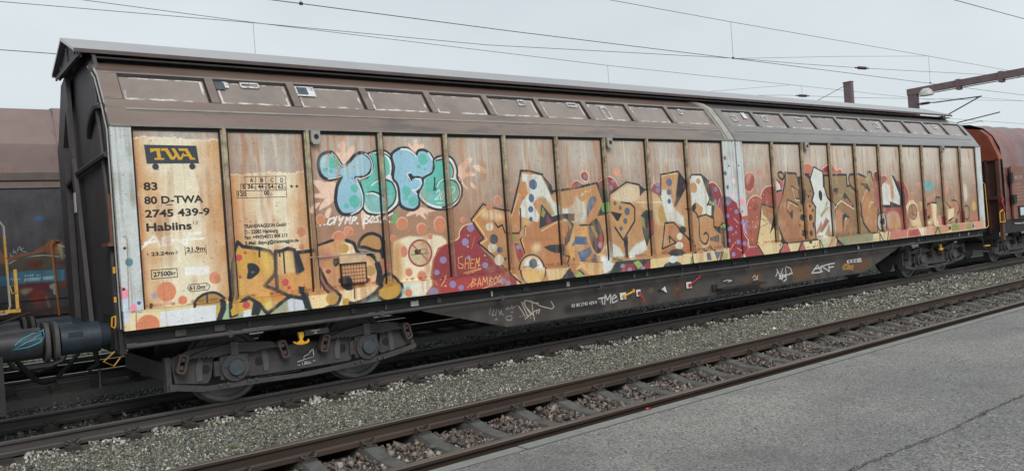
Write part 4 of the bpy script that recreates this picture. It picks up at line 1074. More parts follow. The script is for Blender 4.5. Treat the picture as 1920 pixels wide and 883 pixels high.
# first panel, second panel : cream with orange rust at the sides
def creamp(xa,xb,ztop,wob):
    global img
    u=np.clip((X-xa)/(xb-xa),0,1); e=np.clip(np.minimum(u,1-u)*3.4+ (n4-.5)*.9+(n2-.5)*.35,0,1)
    c=lerp(np.broadcast_to(c3(206,156,106),(TH,TW,3)),c3(226,214,184),e); c=lerp(c,c3(194,136,90),np.clip((n1+n4-1.15)*2.2,0,1)*.5)
    c=lerp(c,c3(188,112,64),np.clip((.09-u)*12,0,1)*.6); c=lerp(c,c3(180,104,60),np.clip((1.42-Z)*6,0,1)*.5*(1-e*.5))
    edge=ztop+(n4-.5)*wob*.8+(n3-.5)*wob*.5
    ins=((X>xa)&(X<xb)).astype(np.float32); m=ins*np.clip((edge-Z)*80,0,1); img=lerp(img,c,m)
    img=lerp(img,c3(232,226,210),ins*np.clip(1-np.abs(edge-Z-.012)/.015,0,1)*.75)
creamp(.21,1.17,3.21,.05); creamp(1.28,2.24,2.80,.06)
# door frame strips in the middle and at both ends, off-white with grime
wh=((X<.215)|((X>10.6)&(X<11.22))|(X>21.62)).astype(np.float32)
g=lerp(np.broadcast_to(c3(192,198,197),(TH,TW,3)),c3(150,146,134),np.clip((vnoise(TH,TW,4,1400,8)+n4*.6-.8)*1.6,0,1)*.9); img=lerp(img,g,wh)
st=(Z<1.30).astype(np.float32); img=lerp(img,lerp(np.broadcast_to(c3(222,204,150),(TH,TW,3)),c3(206,180,130),n4),st*(1-wh))
sm=(Z<1.07).astype(np.float32); img=lerp(img,lerp(np.broadcast_to(c3(66,62,61),(TH,TW,3)),c3(86,79,75),n4),sm)
keep=img.copy(); raster(img,ART)
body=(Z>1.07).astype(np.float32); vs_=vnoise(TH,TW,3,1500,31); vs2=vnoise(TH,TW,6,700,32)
img=lerp(img,c3(224,214,196),body*(1-wh)*np.clip((vs2-.66)*3,0,1)*np.clip(t*1.8-.6,0,1)*np.clip(ctr*1.3,0,1)*.7)  # pale faded streaks, with whitish glare painted in at the top centre
img=lerp(img,c3(118,80,58),body*(1-wh)*np.clip((vs_-.86)*6,0,1)*.25)
gp_=(Z>1.07)*(Z<2.7)*(X>4.9)*(1-wh); img=lerp(img,np.repeat(img.mean(2,keepdims=True),3,2)*c3(262,254,244),(.17*gp_).astype(np.float32))
img=lerp(img,c3(204,184,154),(gp_*np.clip((n4*.5+vnoise(TH,TW,30,200,41)*.6-.62)*2.6,0,1)*.34).astype(np.float32))
img=lerp(img,c3(112,84,64),(gp_*np.clip((vnoise(TH,TW,26,170,43)*.7+n3*.35-.72)*3,0,1)*.35).astype(np.float32))
# weathering over the paint: rust runs below the ribs, dirt along the lower edge, scratches
body=(Z>1.07).astype(np.float32)
img=lerp(img,c3(176,120,84),body*(1-wh)*np.clip((n2+n1-1.12)*2.2,0,1)*.48)
img=lerp(img,c3(120,72,44),body*(1-wh)*np.clip((.055-np.minimum(pu,1-pu))*28,0,1)*np.clip(n2*1.6-.2,0,1)*.75*(Z>1.3))
img=lerp(img,c3(110,66,40),np.clip(1-np.abs(Z-1.325)/.028,0,1)*np.clip(n2*2-.7+n3*.5,0,1)*.7*(1-wh))
img=lerp(img,c3(230,224,210),body*(np.clip((n3-.93)*30,0,1))*np.clip(n4*2-.9,0,1)*.7)
img=lerp(img,c3(96,64,48),body*(np.clip((vnoise(TH,TW,150,1100,12)-.93)*30,0,1))*.5)
img=lerp(img,np.repeat(img.mean(2,keepdims=True),3,2),np.full((TH,TW),.08,np.float32)*body); img=img*(1+.07*body[...,None])+.012*body[...,None]; img*=(.95+.1*nf)[...,None]
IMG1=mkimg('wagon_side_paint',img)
def art_mat(name,im,x0,z0,w,h,rough=.42,bump=.45,dark=1.0):
    m=bpy.data.materials.new(name); m.use_nodes=True; n=m.node_tree; b=n.nodes['Principled BSDF']
    g=n.nodes.new('ShaderNodeNewGeometry'); s=n.nodes.new('ShaderNodeSeparateXYZ'); n.links.new(g.outputs['Position'],s.inputs[0])
    def mr(sock,a,b_):
        q=n.nodes.new('ShaderNodeMapRange'); q.clamp=False; q.inputs[1].default_value=a;q.inputs[2].default_value=b_; n.links.new(sock,q.inputs[0]); return q.outputs[0]
    c=n.nodes.new('ShaderNodeCombineXYZ'); n.links.new(mr(s.outputs[0],x0,x0+w),c.inputs[0]); n.links.new(mr(s.outputs[2],z0,z0+h),c.inputs[1])
    i=n.nodes.new('ShaderNodeTexImage'); i.image=im; i.extension='EXTEND'; i.interpolation='Cubic'; n.links.new(c.outputs[0],i.inputs[0])
    mp=n.nodes.new('ShaderNodeMapping'); mp.inputs['Scale'].default_value=(4,4,1.8); n.links.new(g.outputs['Position'],mp.inputs[0])
    t=n.nodes.new('ShaderNodeTexNoise'); t.inputs['Scale'].default_value=1.6; t.inputs['Detail'].default_value=8; t.inputs['Roughness'].default_value=.7; n.links.new(mp.outputs[0],t.inputs['Vector'])
    rr=n.nodes.new('ShaderNodeMapRange'); rr.inputs[1].default_value=.3; rr.inputs[2].default_value=.7; rr.inputs[3].default_value=.90*dark; rr.inputs[4].default_value=1.06*dark; n.links.new(t.outputs[0],rr.inputs[0])
    x=n.nodes.new('ShaderNodeMix'); x.data_type='RGBA'; x.blend_type='MULTIPLY'; x.inputs[0].default_value=1; n.links.new(i.outputs[0],x.inputs[6]); n.links.new(rr.outputs[0],x.inputs[7]); n.links.new(x.outputs[2],b.inputs['Base Color'])
    rq=n.nodes.new('ShaderNodeMapRange'); rq.inputs[1].default_value=.35; rq.inputs[2].default_value=.65; rq.inputs[3].default_value=rough-.12; rq.inputs[4].default_value=rough+.28; n.links.new(t.outputs[0],rq.inputs[0]); n.links.new(rq.outputs[0],b.inputs['Roughness'])
    t2=n.nodes.new('ShaderNodeTexNoise'); t2.inputs['Scale'].default_value=4; t2.inputs['Detail'].default_value=5; n.links.new(g.outputs['Position'],t2.inputs['Vector'])
    bp=n.nodes.new('ShaderNodeBump'); bp.inputs['Strength'].default_value=bump; bp.inputs['Distance'].default_value=.03; n.links.new(t2.outputs[0],bp.inputs['Height']); n.links.new(bp.outputs[0],b.inputs['Normal'])
    return m
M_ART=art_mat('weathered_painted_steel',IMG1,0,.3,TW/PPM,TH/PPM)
h2,w2=int(3.4*PPM),int(5*PPM)
i2=lerp(np.broadcast_to(c3(66,66,70),(h2,w2,3)),c3(82,80,84),vnoise(h2,w2,12,14,21)); raster(i2,ART2); i2=lerp(i2,c3(60,52,48),np.clip(vnoise(h2,w2,5,60,22)*1.6-.9,0,1)*.5)
M_ART2=art_mat('dark_graffiti_steel',mkimg('background_wagon_paint',i2),-3,1.0,5,3.4)

# ------------------------------------------------------------------ materials
M_brown=noisemat('brown_roof_skin',(104,82,69),(124,102,88),scale=1.3,rough=.36,r2=.5,bump=.08,bscale=9,c3=(84,68,60),thr=.58,s3=1.6,stretch=(.5,1,3))
M_roof=noisemat('roof_sheet',(112,103,103),(132,122,121),scale=1.5,rough=.30,bump=.06,bscale=12,c3=(96,84,80),thr=.64)
def film(m,w,rg):
    q=m.node_tree.nodes['Principled BSDF']; q.inputs['Coat Weight'].default_value=w; q.inputs['Coat Roughness'].default_value=rg; q.inputs['Coat IOR'].default_value=1.75
film(M_brown,1,.10); film(M_roof,.5,.15)
M_dark=noisemat('dark_steel',(34,32,33),(50,47,47),scale=4,rough=.6,bump=.15,bscale=40,c3=(66,50,42),thr=.66,s3=6)
M_black=noisemat('grimy_black_steel',(24,24,25),(36,35,35),scale=6,rough=.7,bump=.15,bscale=50)
M_end=noisemat('end_wall_steel',(60,58,62),(78,73,75),scale=2,rough=.62,bump=.1,c3=(64,50,46),thr=.64,s3=3)
M_bogie=noisemat('bogie_grey',(60,59,60),(80,76,75),scale=5,rough=.68,bump=.2,bscale=45,c3=(74,58,50),thr=.64,s3=5)
M_bog2=noisemat('axle_box_blue_grey',(60,67,72),(78,86,91),scale=8,rough=.5,bump=.1,bscale=60)
M_spring=noisemat('leaf_spring_steel',(46,46,48),(62,60,60),scale=8,rough=.6,bump=.2,c3=(104,70,56),thr=.63,s3=5)
M_shk=noisemat('rusty_shackle',(66,57,55),(84,72,68),scale=10,rough=.75,bump=.3,bscale=60,c3=(110,84,72),thr=.62,s3=9)
M_wheel=noisemat('wheel_steel',(78,77,78),(98,96,96),scale=6,rough=.5,bump=.1)
M_seal=plain('black_rubber_seal',(28,26,25),.6)
M_rib=noisemat('olive_grey_rib',(140,132,108),(164,156,132),scale=9,rough=.55,bump=.2,bscale=70,c3=(96,74,54),thr=.58,s3=7,stretch=(1,1,.5))
M_white=noisemat('off_white_frame',(196,206,206),(214,220,218),scale=5,rough=.5,bump=.08,c3=(150,140,128),thr=.68,s3=6)
M_grey=noisemat('light_grey_metal',(150,148,142),(176,172,164),scale=8,rough=.55,bump=.1,c3=(120,96,74),thr=.63,s3=8)
M_yel=noisemat('yellow_paint',(214,158,40),(236,180,56),scale=8,rough=.5,bump=.05,c3=(120,86,40),thr=.68,s3=14)
M_red=plain('red_paint',(168,44,50),.5); M_plate=plain('white_plate',(212,212,208),.5)
M_orange=noisemat('rust_orange_bar',(140,88,44),(170,108,56),scale=10,rough=.6)
M_txt=plain('black_lettering',(42,40,38),.6); M_wtxt=plain('white_lettering',(196,198,194),.6)
M_gold=noisemat('gold_lettering',(214,164,52),(222,176,66),scale=20,rough=.55); M_navy=plain('dark_grey_sign',(56,64,70),.5)
M_buf=noisemat('buffer_blue_black',(36,44,52),(52,62,72),scale=5,rough=.4,bump=.1,c3=(30,34,40),thr=.6)
M_cyan=plain('cyan_spray',(66,168,190),.5)
M_concrete=noisemat('sleeper_concrete',(66,66,62),(92,92,88),scale=7,rough=.6,bump=.3,bscale=90,c3=(80,86,74),thr=.6,s3=3)
M_dsleep=noisemat('dark_sleeper_concrete',(50,47,42),(66,62,56),scale=7,rough=.7,bump=.3,bscale=90)  # darker concrete for the sleepers under the wagons
M_clip=noisemat('clip_steel',(58,54,52),(92,86,82),scale=20,rough=.5,metal=.3)
def railmats():
    side=noisemat('rail_brown_side',(56,45,39),(72,58,49),scale=3,rough=.55,bump=.15,bscale=50,stretch=(.3,1,4),c3=(100,72,54),thr=.66,s3=2,metal=.1)
    side1=noisemat('rail_dark_side',(60,56,55),(77,71,69),scale=3,rough=.6,bump=.15,bscale=50,stretch=(.3,1,4))
    top=noisemat('rail_polished_top',(104,98,92),(140,134,128),scale=2,rough=.32,metal=.75,bump=.03,stretch=(.3,6,1))
    top1=noisemat('rail_dull_top',(96,92,90),(118,113,110),scale=2,rough=.45,metal=.35,bump=.03,stretch=(.3,6,1))
    return side,side1,top,top1
M_rs,M_rs1,M_rt,M_rt1=railmats()

# ------------------------------------------------------------------ ground, ballast, platform
g=MB(); g.add([(-600,-600,-.42),(1200,-600,-.42),(1200,1200,-.42),(-600,1200,-.42)],[(0,1,2,3)])
struct('ground',g,noisemat('dull_earth',(70,68,60),(92,90,78),scale=.6,rough=.9,bump=.3,bscale=8))
M_bed=noisemat('ballast_bed',(64,64,58),(112,110,100),scale=24,rough=.9,bump=.9,bscale=38,c3=(132,122,100),thr=.6,s3=22)
M_bed2=noisemat('ballast_bed_brown',(58,52,48),(96,86,80),scale=20,rough=.9,bump=.9,bscale=28,c3=(112,100,92),thr=.6,s3=18)
M_bedd=noisemat('ballast_bed_dark',(56,56,53),(84,84,80),scale=22,rough=.9,bump=.9,bscale=36)  # darker bed colour, used under the wagons
prof=[(-6.27,-.14),(-5.7,-.13),(-3.98,-.13)]
def strip(name,prof,mat,x0=-14,x1=140):
    m=MB()
    for (y0,z0),(y1,z1) in zip(prof,prof[1:]): m.add([(x0,y0,z0),(x1,y0,z0),(x1,y1,z1),(x0,y1,z1)],[(0,1,2,3)])
    return struct(name,m,mat)
strip('track_bed',[(-6.27,-.15),(-5.3,-.15),(-5.0,-.19),(-4.6,-.19),(-4.3,-.15),(-3.98,-.15)],M_bed2)
strip('ballast_shoulder',[(-3.98,-.055),(-3.4,-.075),(-2.2,-.12),(-1.3,-.175),(-.70,-.19)],M_bed)
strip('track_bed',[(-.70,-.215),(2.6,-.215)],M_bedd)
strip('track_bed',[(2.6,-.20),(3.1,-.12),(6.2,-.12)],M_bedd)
def stones(name,label,y0,y1,x0,x1,step,size,pal,zf,skip=None,jit=.5,flat=.5):
    nx=int((x1-x0)/step);ny=int((y1-y0)/step)
    gx,gy=np.meshgrid(np.arange(nx),np.arange(ny)); n=nx*ny
    px=x0+(gx.ravel()+.5+rng.uniform(-jit,jit,n))*step; py=y0+(gy.ravel()+.5+rng.uniform(-jit,jit,n))*step
    k=np.ones(n,bool)
    if skip is not None: k&=~skip(px,py)
    px,py=px[k],py[k]; n=len(px); s=size*rng.lognormal(-.06,.32,n); pz=zf(px,py)+rng.uniform(-.15,.45,n)*s
    base=np.array([(1,0,0),(0,1,0),(-1,0,0),(0,-1,0),(0,0,1),(0,0,-1)],np.float32)
    v=base[None]*rng.uniform(.55,1.25,(n,6,1))+rng.uniform(-.22,.22,(n,6,3))
    v=v*s[:,None,None]*.72; v[:,:,2]*=flat+.2*rng.random((n,1)); v[:,:,0]*=rng.uniform(.8,1.4,(n,1))
    # random rotation
    q=rng.normal(size=(n,4)); q[:,0]*=1.6;q/=np.linalg.norm(q,axis=1)[:,None]; w,x,y,z=q.T
    Rm=np.array([[1-2*(y*y+z*z),2*(x*y-z*w),2*(x*z+y*w)],[2*(x*y+z*w),1-2*(x*x+z*z),2*(y*z-x*w)],[2*(x*z-y*w),2*(y*z+x*w),1-2*(x*x+y*y)]]).transpose(2,0,1)
    v=np.einsum('nij,nkj->nki',Rm,v)+np.stack([px,py,pz],1)[:,None]
    F=np.array([(0,1,4),(1,2,4),(2,3,4),(3,0,4),(1,0,5),(2,1,5),(3,2,5),(0,3,5)]); f=(F[None]+(np.arange(n)*6)[:,None,None]).reshape(-1)
    me=bpy.data.meshes.new(name); me.vertices.add(n*6); me.vertices.foreach_set('co',v.reshape(-1).astype(np.float32))
    me.loops.add(len(f)); me.loops.foreach_set('vertex_index',f.astype(np.int32)); nf_=len(f)//3; me.polygons.add(nf_)
    me.polygons.foreach_set('loop_start',np.arange(nf_,dtype=np.int32)*3)
    cols=np.array([lin(c)[:3] for c,_ in pal]); pr=np.array([p for _,p in pal]); ci=cols[rng.choice(len(pal),n,p=pr/pr.sum())]*rng.uniform(.7,1.25,(n,1))
    near=np.clip(np.minimum(np.abs(py+4.05),np.abs(py+5.55))/.55,0,1); f=((1-near)*rng.uniform(.2,.75,n))[:,None] if size<.05 and y0<-3 else 0
    ci=ci*(1-f)+f*np.array(lin((108,88,68))[:3])*rng.uniform(.6,1.3,(n,1))
    at=me.color_attributes.new('stone','FLOAT_COLOR','POINT'); ca=np.ones((n,6,4),np.float32); ca[:,:,:3]=ci[:,None]; at.data.foreach_set('color',ca.ravel())
    me.update(calc_edges=True); me.validate(); me.materials.append(M_STONE); o=link(name,me); o['kind']='stuff'; o['label']=label; o['category']='gravel'; return n
M_STONE=bpy.data.materials.new('crushed_stone'); M_STONE.use_nodes=True; _n=M_STONE.node_tree; _b=_n.nodes['Principled BSDF']
_a=_n.nodes.new('ShaderNodeAttribute'); _a.attribute_name='stone'; _t=_n.nodes.new('ShaderNodeTexNoise'); _t.inputs['Scale'].default_value=90
_g=_n.nodes.new('ShaderNodeNewGeometry'); _n.links.new(_g.outputs['Position'],_t.inputs['Vector']); _r=_n.nodes.new('ShaderNodeMapRange'); _r.inputs[3].default_value=.7; _r.inputs[4].default_value=1.3; _n.links.new(_t.outputs[0],_r.inputs[0])
_m=_n.nodes.new('ShaderNodeMix'); _m.data_type='RGBA'; _m.blend_type='MULTIPLY'; _m.inputs[0].default_value=1; _n.links.new(_a.outputs[0],_m.inputs[6]); _n.links.new(_r.outputs[0],_m.inputs[7]); _n.links.new(_m.outputs[2],_b.inputs['Base Color']); _b.inputs['Roughness'].default_value=.75
PG=[((120,119,110),5),((92,93,88),5),((148,145,134),3),((180,176,164),1.2),((146,128,100),1.0),((66,66,64),3),((206,202,192),.35),((140,112,84),.35),((128,130,110),2)]
PB=[((112,102,97),5),((92,87,84),5),((134,124,117),3),((72,68,67),4),((158,146,136),1.2),((132,100,80),.4),((176,168,158),.4)]
PD=[((86,87,83),5),((66,66,65),4),((112,110,105),3),((142,140,132),1.2)]  # darker stones for the gravel under the wagons
PL=[((150,148,140),4),((180,178,168),3),((206,204,196),1.5),((120,116,108),3),((150,120,90),.6)]
SX1=lambda px,w=.15,ph=1.40: np.abs((px-ph+.315)%.63-.315)<w
SX2=lambda px,w=.13,ph=1.467: np.abs((px-ph+.3)%.6-.3)<w
rise=lambda px,py: np.interp(py,[-3.98,-3.4,-2.2,-1.3,-.7],[-.055,-.075,-.12,-.175,-.19])
stones('ballast_gravel','fine grey and tan gravel between the two tracks',-3.95,-1.25,-2.2,13,.0235,.0185,PG,rise)
stones('ballast_gravel','fine grey and tan gravel further along between the two tracks',-3.95,-1.2,13,42,.05,.034,PG,rise)
stones('ballast_stones','pale coarse stones beside the rail under the wagon',-1.32,-.84,-2,22,.05,.034,PL,lambda a,b:-.165+0*a,skip=lambda a,b:SX1(a,.16)&(b>-1.24))
stones('ballast_stones','brown-grey ballast stones between the sleepers of the empty track',-5.48,-4.12,-1,14,.044,.038,PB,lambda a,b:-.108-.055*np.exp(-((b+4.8)/.4)**2)+.014*np.sin(a*9),skip=lambda a,b:SX2(a,.088))
stones('ballast_stones','brown-grey ballast stones further along the empty track',-5.48,-4.12,14,42,.058,.042,PB,lambda a,b:-.112-.055*np.exp(-((b+4.8)/.4)**2),skip=lambda a,b:SX2(a,.12))
stones('ballast_gravel','dark gravel under the wagons',-.68,3.6,-3,6,.04,.030,PD,lambda a,b:-.205+0*a,skip=lambda a,b:SX1(a,.14)&(b<1.2))
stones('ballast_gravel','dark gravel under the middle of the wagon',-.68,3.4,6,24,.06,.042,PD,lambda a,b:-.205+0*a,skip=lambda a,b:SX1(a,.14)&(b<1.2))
# small weed tufts in the gravel
def tuft(x,y,z,label,n=40,h=.07):
    m=MB()
    for i in range(n):
        a=random.uniform(0,2*PI); r=random.uniform(0,.09); l=random.uniform(.4,1)*h; bx,by=x+r*math.cos(a),y+r*math.sin(a); dx,dy=random.uniform(-.03,.03),random.uniform(-.03,.03); w=.003
        m.add([(bx-w,by,z),(bx+w,by,z),(bx+dx+w*.6,by+dy,z+l*.6),(bx+dx*2,by+dy*2,z+l)],[(0,1,2),(0,2,3)])
    o=struct('grass',m,noisemat('weed_green',(92,106,60),(120,132,80),rough=.6,bump=0),'stuff'); o['label']=label
def _tufts():
    tuft(.62,-2.95,-.09,'green weed tuft in the gravel between the tracks',34,.06)
_tufts()
# platform
PZ=.257
def asphalt(name='worn_asphalt',fs=60,amp=0):
    m=bpy.data.materials.new(name); m.use_nodes=True; n=m.node_tree; b=n.nodes['Principled BSDF']; L=n.links.new
    g=n.nodes.new('ShaderNodeNewGeometry')
    def tex(kind,sc_,**k):
        t=n.nodes.new(kind); t.inputs['Scale'].default_value=sc_; L(g.outputs['Position'],t.inputs['Vector'])
        for a,v in k.items(): t.inputs[a].default_value=v
        return t
    def ramp(s,p0,p1,c0,c1):
        r=n.nodes.new('ShaderNodeValToRGB'); r.color_ramp.elements[0].position=p0; r.color_ramp.elements[1].position=p1; r.color_ramp.elements[0].color=c0; r.color_ramp.elements[1].color=c1; L(s,r.inputs[0]); return r.outputs[0]
    def mix(f,a,b_,bt='MIX'):
        x=n.nodes.new('ShaderNodeMix'); x.data_type='RGBA'; x.blend_type=bt
        if isinstance(f,float): x.inputs[0].default_value=f
        else: L(f,x.inputs[0])
        for s,i in ((a,6),(b_,7)):
            if isinstance(s,tuple): x.inputs[i].default_value=s
            else: L(s,x.inputs[i])
        return x.outputs[2]
    big=tex('ShaderNodeTexNoise',.9,Detail=6.,Roughness=.6); fine=tex('ShaderNodeTexNoise',fs,Detail=6.,Roughness=.8); vo=tex('ShaderNodeTexVoronoi',95)
    c=ramp(big.outputs[0],.35,.68,lin((116,115,115)),lin((142,140,135)))
    c=mix(1.0,c,ramp(fine.outputs[0],.38,.62,(.5-amp,.5-amp,.5-amp,1),(1.5,1.48,1.44,1)),'MULTIPLY')
    sepc=n.nodes.new('ShaderNodeSeparateColor'); L(vo.outputs['Color'],sepc.inputs[0])
    c=mix(ramp(sepc.outputs[0],.95,.98,(0,0,0,1),(1,1,1,1)),c,lin((172,168,160)))
    c=mix(ramp(sepc.outputs[1],.84,.90,(0,0,0,1),(1,1,1,1)),c,lin((62,60,60)))
    mo=tex('ShaderNodeTexNoise',3.2,Detail=8.,Roughness=.75); c=mix(ramp(mo.outputs[0],.55,.75,(0,0,0,1),(.8,.8,.8,1)),c,lin((108,102,88)))
    sb=tex('ShaderNodeTexNoise',.45,Detail=9.,Roughness=.7,Distortion=1.2); c=mix(ramp(sb.outputs[0],.52,.66,(0,0,0,1),(.55,.55,.55,1)),c,lin((92,90,88)))
    v2=n.nodes.new('ShaderNodeTexVoronoi'); v2.inputs['Scale'].default_value=2.6; L(g.outputs['Position'],v2.inputs['Vector']); c=mix(ramp(v2.outputs['Distance'],.035,.06,(.6,.6,.6,1),(0,0,0,1)),c,lin((70,68,68)))
    L(c,b.inputs['Base Color'])
    rr=n.nodes.new('ShaderNodeMapRange'); rr.inputs[3].default_value=.5; rr.inputs[4].default_value=.8; L(big.outputs[0],rr.inputs[0]); L(rr.outputs[0],b.inputs['Roughness'])
    bp=n.nodes.new('ShaderNodeBump'); bp.inputs['Strength'].default_value=.8; bp.inputs['Distance'].default_value=.006; L(fine.outputs[0],bp.inputs['Height']); L(bp.outputs[0],b.inputs['Normal'])
    return m
M_asph=asphalt(); M_asph2=asphalt('coarse_asphalt',38,.15)
# two asphalt fields with a ragged open joint between them at y=-8.41
m=MB(); xq=np.arange(-14,60,.06); wob=lambda x,s:-8.41+.012*math.sin(x*3.1)+.02*math.sin(x*.9+1)+s*(.002+.010*abs(math.sin(x*1.3+s))*abs(math.sin(x*7.3+s))+random.random()**2*.022)
A=[(x,wob(x,1)) for x in xq];B=[(x,wob(x,-1)) for x in xq]
for i in range(len(xq)-1):
    x0,x1=xq[i],xq[i+1]
    m.add([(x0,A[i][1],PZ),(x1,A[i+1][1],PZ),(x1,-6.42,PZ),(x0,-6.42,PZ)],[(0,1,2,3)])
    m.add([(x0,A[i][1],PZ-.05),(x1,A[i+1][1],PZ-.05),(x1,A[i+1][1],PZ),(x0,A[i][1],PZ)],[(0,1,2,3)])
    m.m=1; m.add([(x0,-40,PZ-.003),(x1,-40,PZ-.003),(x1,B[i+1][1],PZ-.003),(x0,B[i][1],PZ-.003)],[(0,1,2,3)])
    m.add([(x0,B[i][1],PZ-.003),(x1,B[i+1][1],PZ-.003),(x1,B[i+1][1],PZ-.05),(x0,B[i][1],PZ-.05)],[(0,1,2,3)]); m.m=0
m.add([(60,-40,PZ),(140,-40,PZ),(140,-6.405,PZ),(60,-6.405,PZ)],[(0,1,2,3)])
plat=struct('platform',m,[M_asph,M_asph2])
mj=MB().add([(-14,-8.5,PZ-.03),(60,-8.5,PZ-.03),(60,-8.3,PZ-.03),(-14,-8.3,PZ-.03)],[(0,1,2,3)]); part('joint_filling',mj,noisemat('joint_dirt',(58,54,44),(80,74,58),scale=30,rough=.95,bump=.8),plat)['kind']='stuff'
mj=MB().add([(-14,-6.44,PZ-.005),(140,-6.44,PZ-.005),(140,-6.385,PZ-.005),(-14,-6.385,PZ-.005)],[(0,1,2,3)]); part('gutter_joint',mj,M_black,plat)
mj=MB().box(-14,140,-6.40,-6.275,-.42,.10); part('platform_wall',mj,noisemat('platform_wall_concrete',(70,68,64),(92,90,86),scale=5,rough=.8,bump=.3),plat)
M_kerb=noisemat('kerb_concrete',(116,118,114),(136,137,132),scale=8,rough=.65,bump=.4,bscale=80,c3=(104,102,94),thr=.62,s3=4)
kb=MB().prism([(-6.262,.10),(-6.262,PZ-.012),(-6.272,PZ),(-6.392,PZ),(-6.392,.10)],.007,1.993,'x').mesh('kerb_stone',M_kerb)
for i in range(-4,40):
    link('kerb_stone',kb,plat,(1.62+2*(i-0),random.uniform(-.003,.003),random.uniform(-.002,.002)))
# loose grit on the platform
GR_=[((170,166,158),3),((96,92,88),3),((140,128,110),1),((206,202,196),.7)]
stones('grit','scattered light grit on the platform asphalt',-10.2,-6.45,-2,12,.21,.0062,GR_,lambda a,b:PZ+.002+0*a,jit=.5)

m=MB()
for i in range(7):
    a=i*.9; m.add([(3.05,-6.285,PZ+.004),(3.05+.025*math.cos(a),-6.285+.025*math.sin(a),PZ+.02),(3.05+.025*math.cos(a+.8),-6.285+.025*math.sin(a+.8),PZ+.008)],[(0,1,2)])
thing('litter','small crumpled red scrap lying on the platform kerb','litter',mb=m,mats=plain('red_scrap',(190,60,58),.6))
# ------------------------------------------------------------------ tracks
def rail_mesh(zb,x0,x1,side,top,h=.160):
    hw=.036; pr=[(-.075,0),(-.075,.011),(-.02,.026),(-.0085,.045),(-.0085,.112),(-.033,.124),(-hw,.132),(-hw,h-.008),(-hw+.008,h),(hw-.008,h),(hw,h-.008),(hw,.132),(.033,.124),(.0085,.112),(.0085,.045),(.02,.026),(.075,.011),(.075,0)]
    m=MB(); n=len(pr)
    for a,b,e in((0,0,0),):
        vs=[(x0,y,z+zb) for y,z in pr]+[(x1,y,z+zb) for y,z in pr]
        for i in range(n):
            j=(i+1)%n; m.m=1 if i in(7,8,9) else 0
            m.add([vs[i],vs[j],vs[j+n],vs[i+n]],[(0,3,2,1)])
        m.m=0; m.add(vs[:n],[list(range(n))]); m.add(vs[n:],[list(range(n-1,-1,-1))])
    # weld for shading
    me=m.mesh('rail',[side,top],smooth=False); return me
def sleeper_mesh(mat,l=2.5,w=.086,ztop=0):
    m=MB(); ys=[-1.25,-1.05,-.95,-.55,-.35,0,.35,.55,.95,1.05,1.25]; zt=[-.02,0,0,0,-.05,-.07,-.05,0,0,0,-.02]
    for k in range(len(ys)-1):
        y0,y1,z0,z1=ys[k],ys[k+1],zt[k]+ztop,zt[k+1]+ztop; wt=w*.82
        m.add([(-wt,y0,z0),(wt,y0,z0),(wt,y1,z1),(-wt,y1,z1),(-w,y0,z0-.03),(w,y0,z0-.03),(w,y1,z1-.03),(-w,y1,z1-.03),(-w-.05,y0,z0-.2),(w+.05,y0,z0-.2),(w+.05,y1,z1-.2),(-w-.05,y1,z1-.2)],
              [(0,1,2,3),(4,0,3,7),(1,5,6,2),(8,4,7,11),(5,9,10,6)])
        if k==0: m.add([(-wt,y0,z0),(wt,y0,z0),(w,y0,z0-.03),(-w,y0,z0-.03),(-w-.05,y0,z0-.2),(w+.05,y0,z0-.2)],[(3,2,1,0),(4,5,2,3)])
        if k==len(ys)-2: m.add([(-wt,y1,z1),(wt,y1,z1),(w,y1,z1-.03),(-w,y1,z1-.03),(-w-.05,y1,z1-.2),(w+.05,y1,z1-.2)],[(0,1,2,3),(3,2,5,4)])
    return m.mesh('sleeper',mat,ang=24)
def clip_mesh(sg):
    m=MB(); m.box(-.075,.075,sg*.078 if sg>0 else -.16,.16 if sg>0 else -.078,0,.014); m.box(-.05,.05,sg*.13-.012,sg*.13+.012,.014,.04)
    for sx in(-1,1):
        p=[(sx*.02,sg*.055,.035),(sx*.055,sg*.07,.055),(sx*.075,sg*.105,.07),(sx*.07,sg*.14,.06),(sx*.045,sg*.155,.035),(sx*.03,sg*.13,.03)]
        m.tube(p,.0085,6)
    m.cyl((0,sg*.1,.01),(0,sg*.1,.065),.013,8)
    return m.mesh('rail_clip',M_clip)
CL={s:clip_mesh(s) for s in(1,-1)}
def track(label,yc,zr,side,top,smat,ph,sp,x0,x1,clips,nfull):
    t=thing('railway_track',label,'railway track',group='parallel railway tracks',loc=(0,yc,zr))
    me=rail_mesh(-.16,x0,x1,side,top)
    for s in(-1,1): link('rail',me,t,(0,s*.7535,0))
    sm=sleeper_mesh(smat); k0=int((x0-ph)/sp)+1; n=0
    for k in range(k0,int((min(x1,nfull)-ph)/sp)):
        x=ph+k*sp; o=link('sleeper',sm,t,(x,0,-.168)); n+=1; o.rotation_euler=(0,random.uniform(-.004,.004),random.uniform(-.006,.006))
        if clips[0]<=x<=clips[1]:
            for ry in(-.7535,.7535):
                for s in(1,-1):
                    link('rail_clip',CL[s],o,(0,ry,.0))
    return t
track('empty near track with brown rails and pale concrete sleepers beside the platform',-4.803,.109,M_rs,M_rt,M_concrete,1.467,.6,-12,120,(-1,24),60)
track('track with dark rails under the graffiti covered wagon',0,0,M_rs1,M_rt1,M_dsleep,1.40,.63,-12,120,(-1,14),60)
track('far track under the dark wagon in the background',4.5,.1,M_rs1,M_rt,M_dsleep,1.2,.6,-12,120,(-1,2),12)
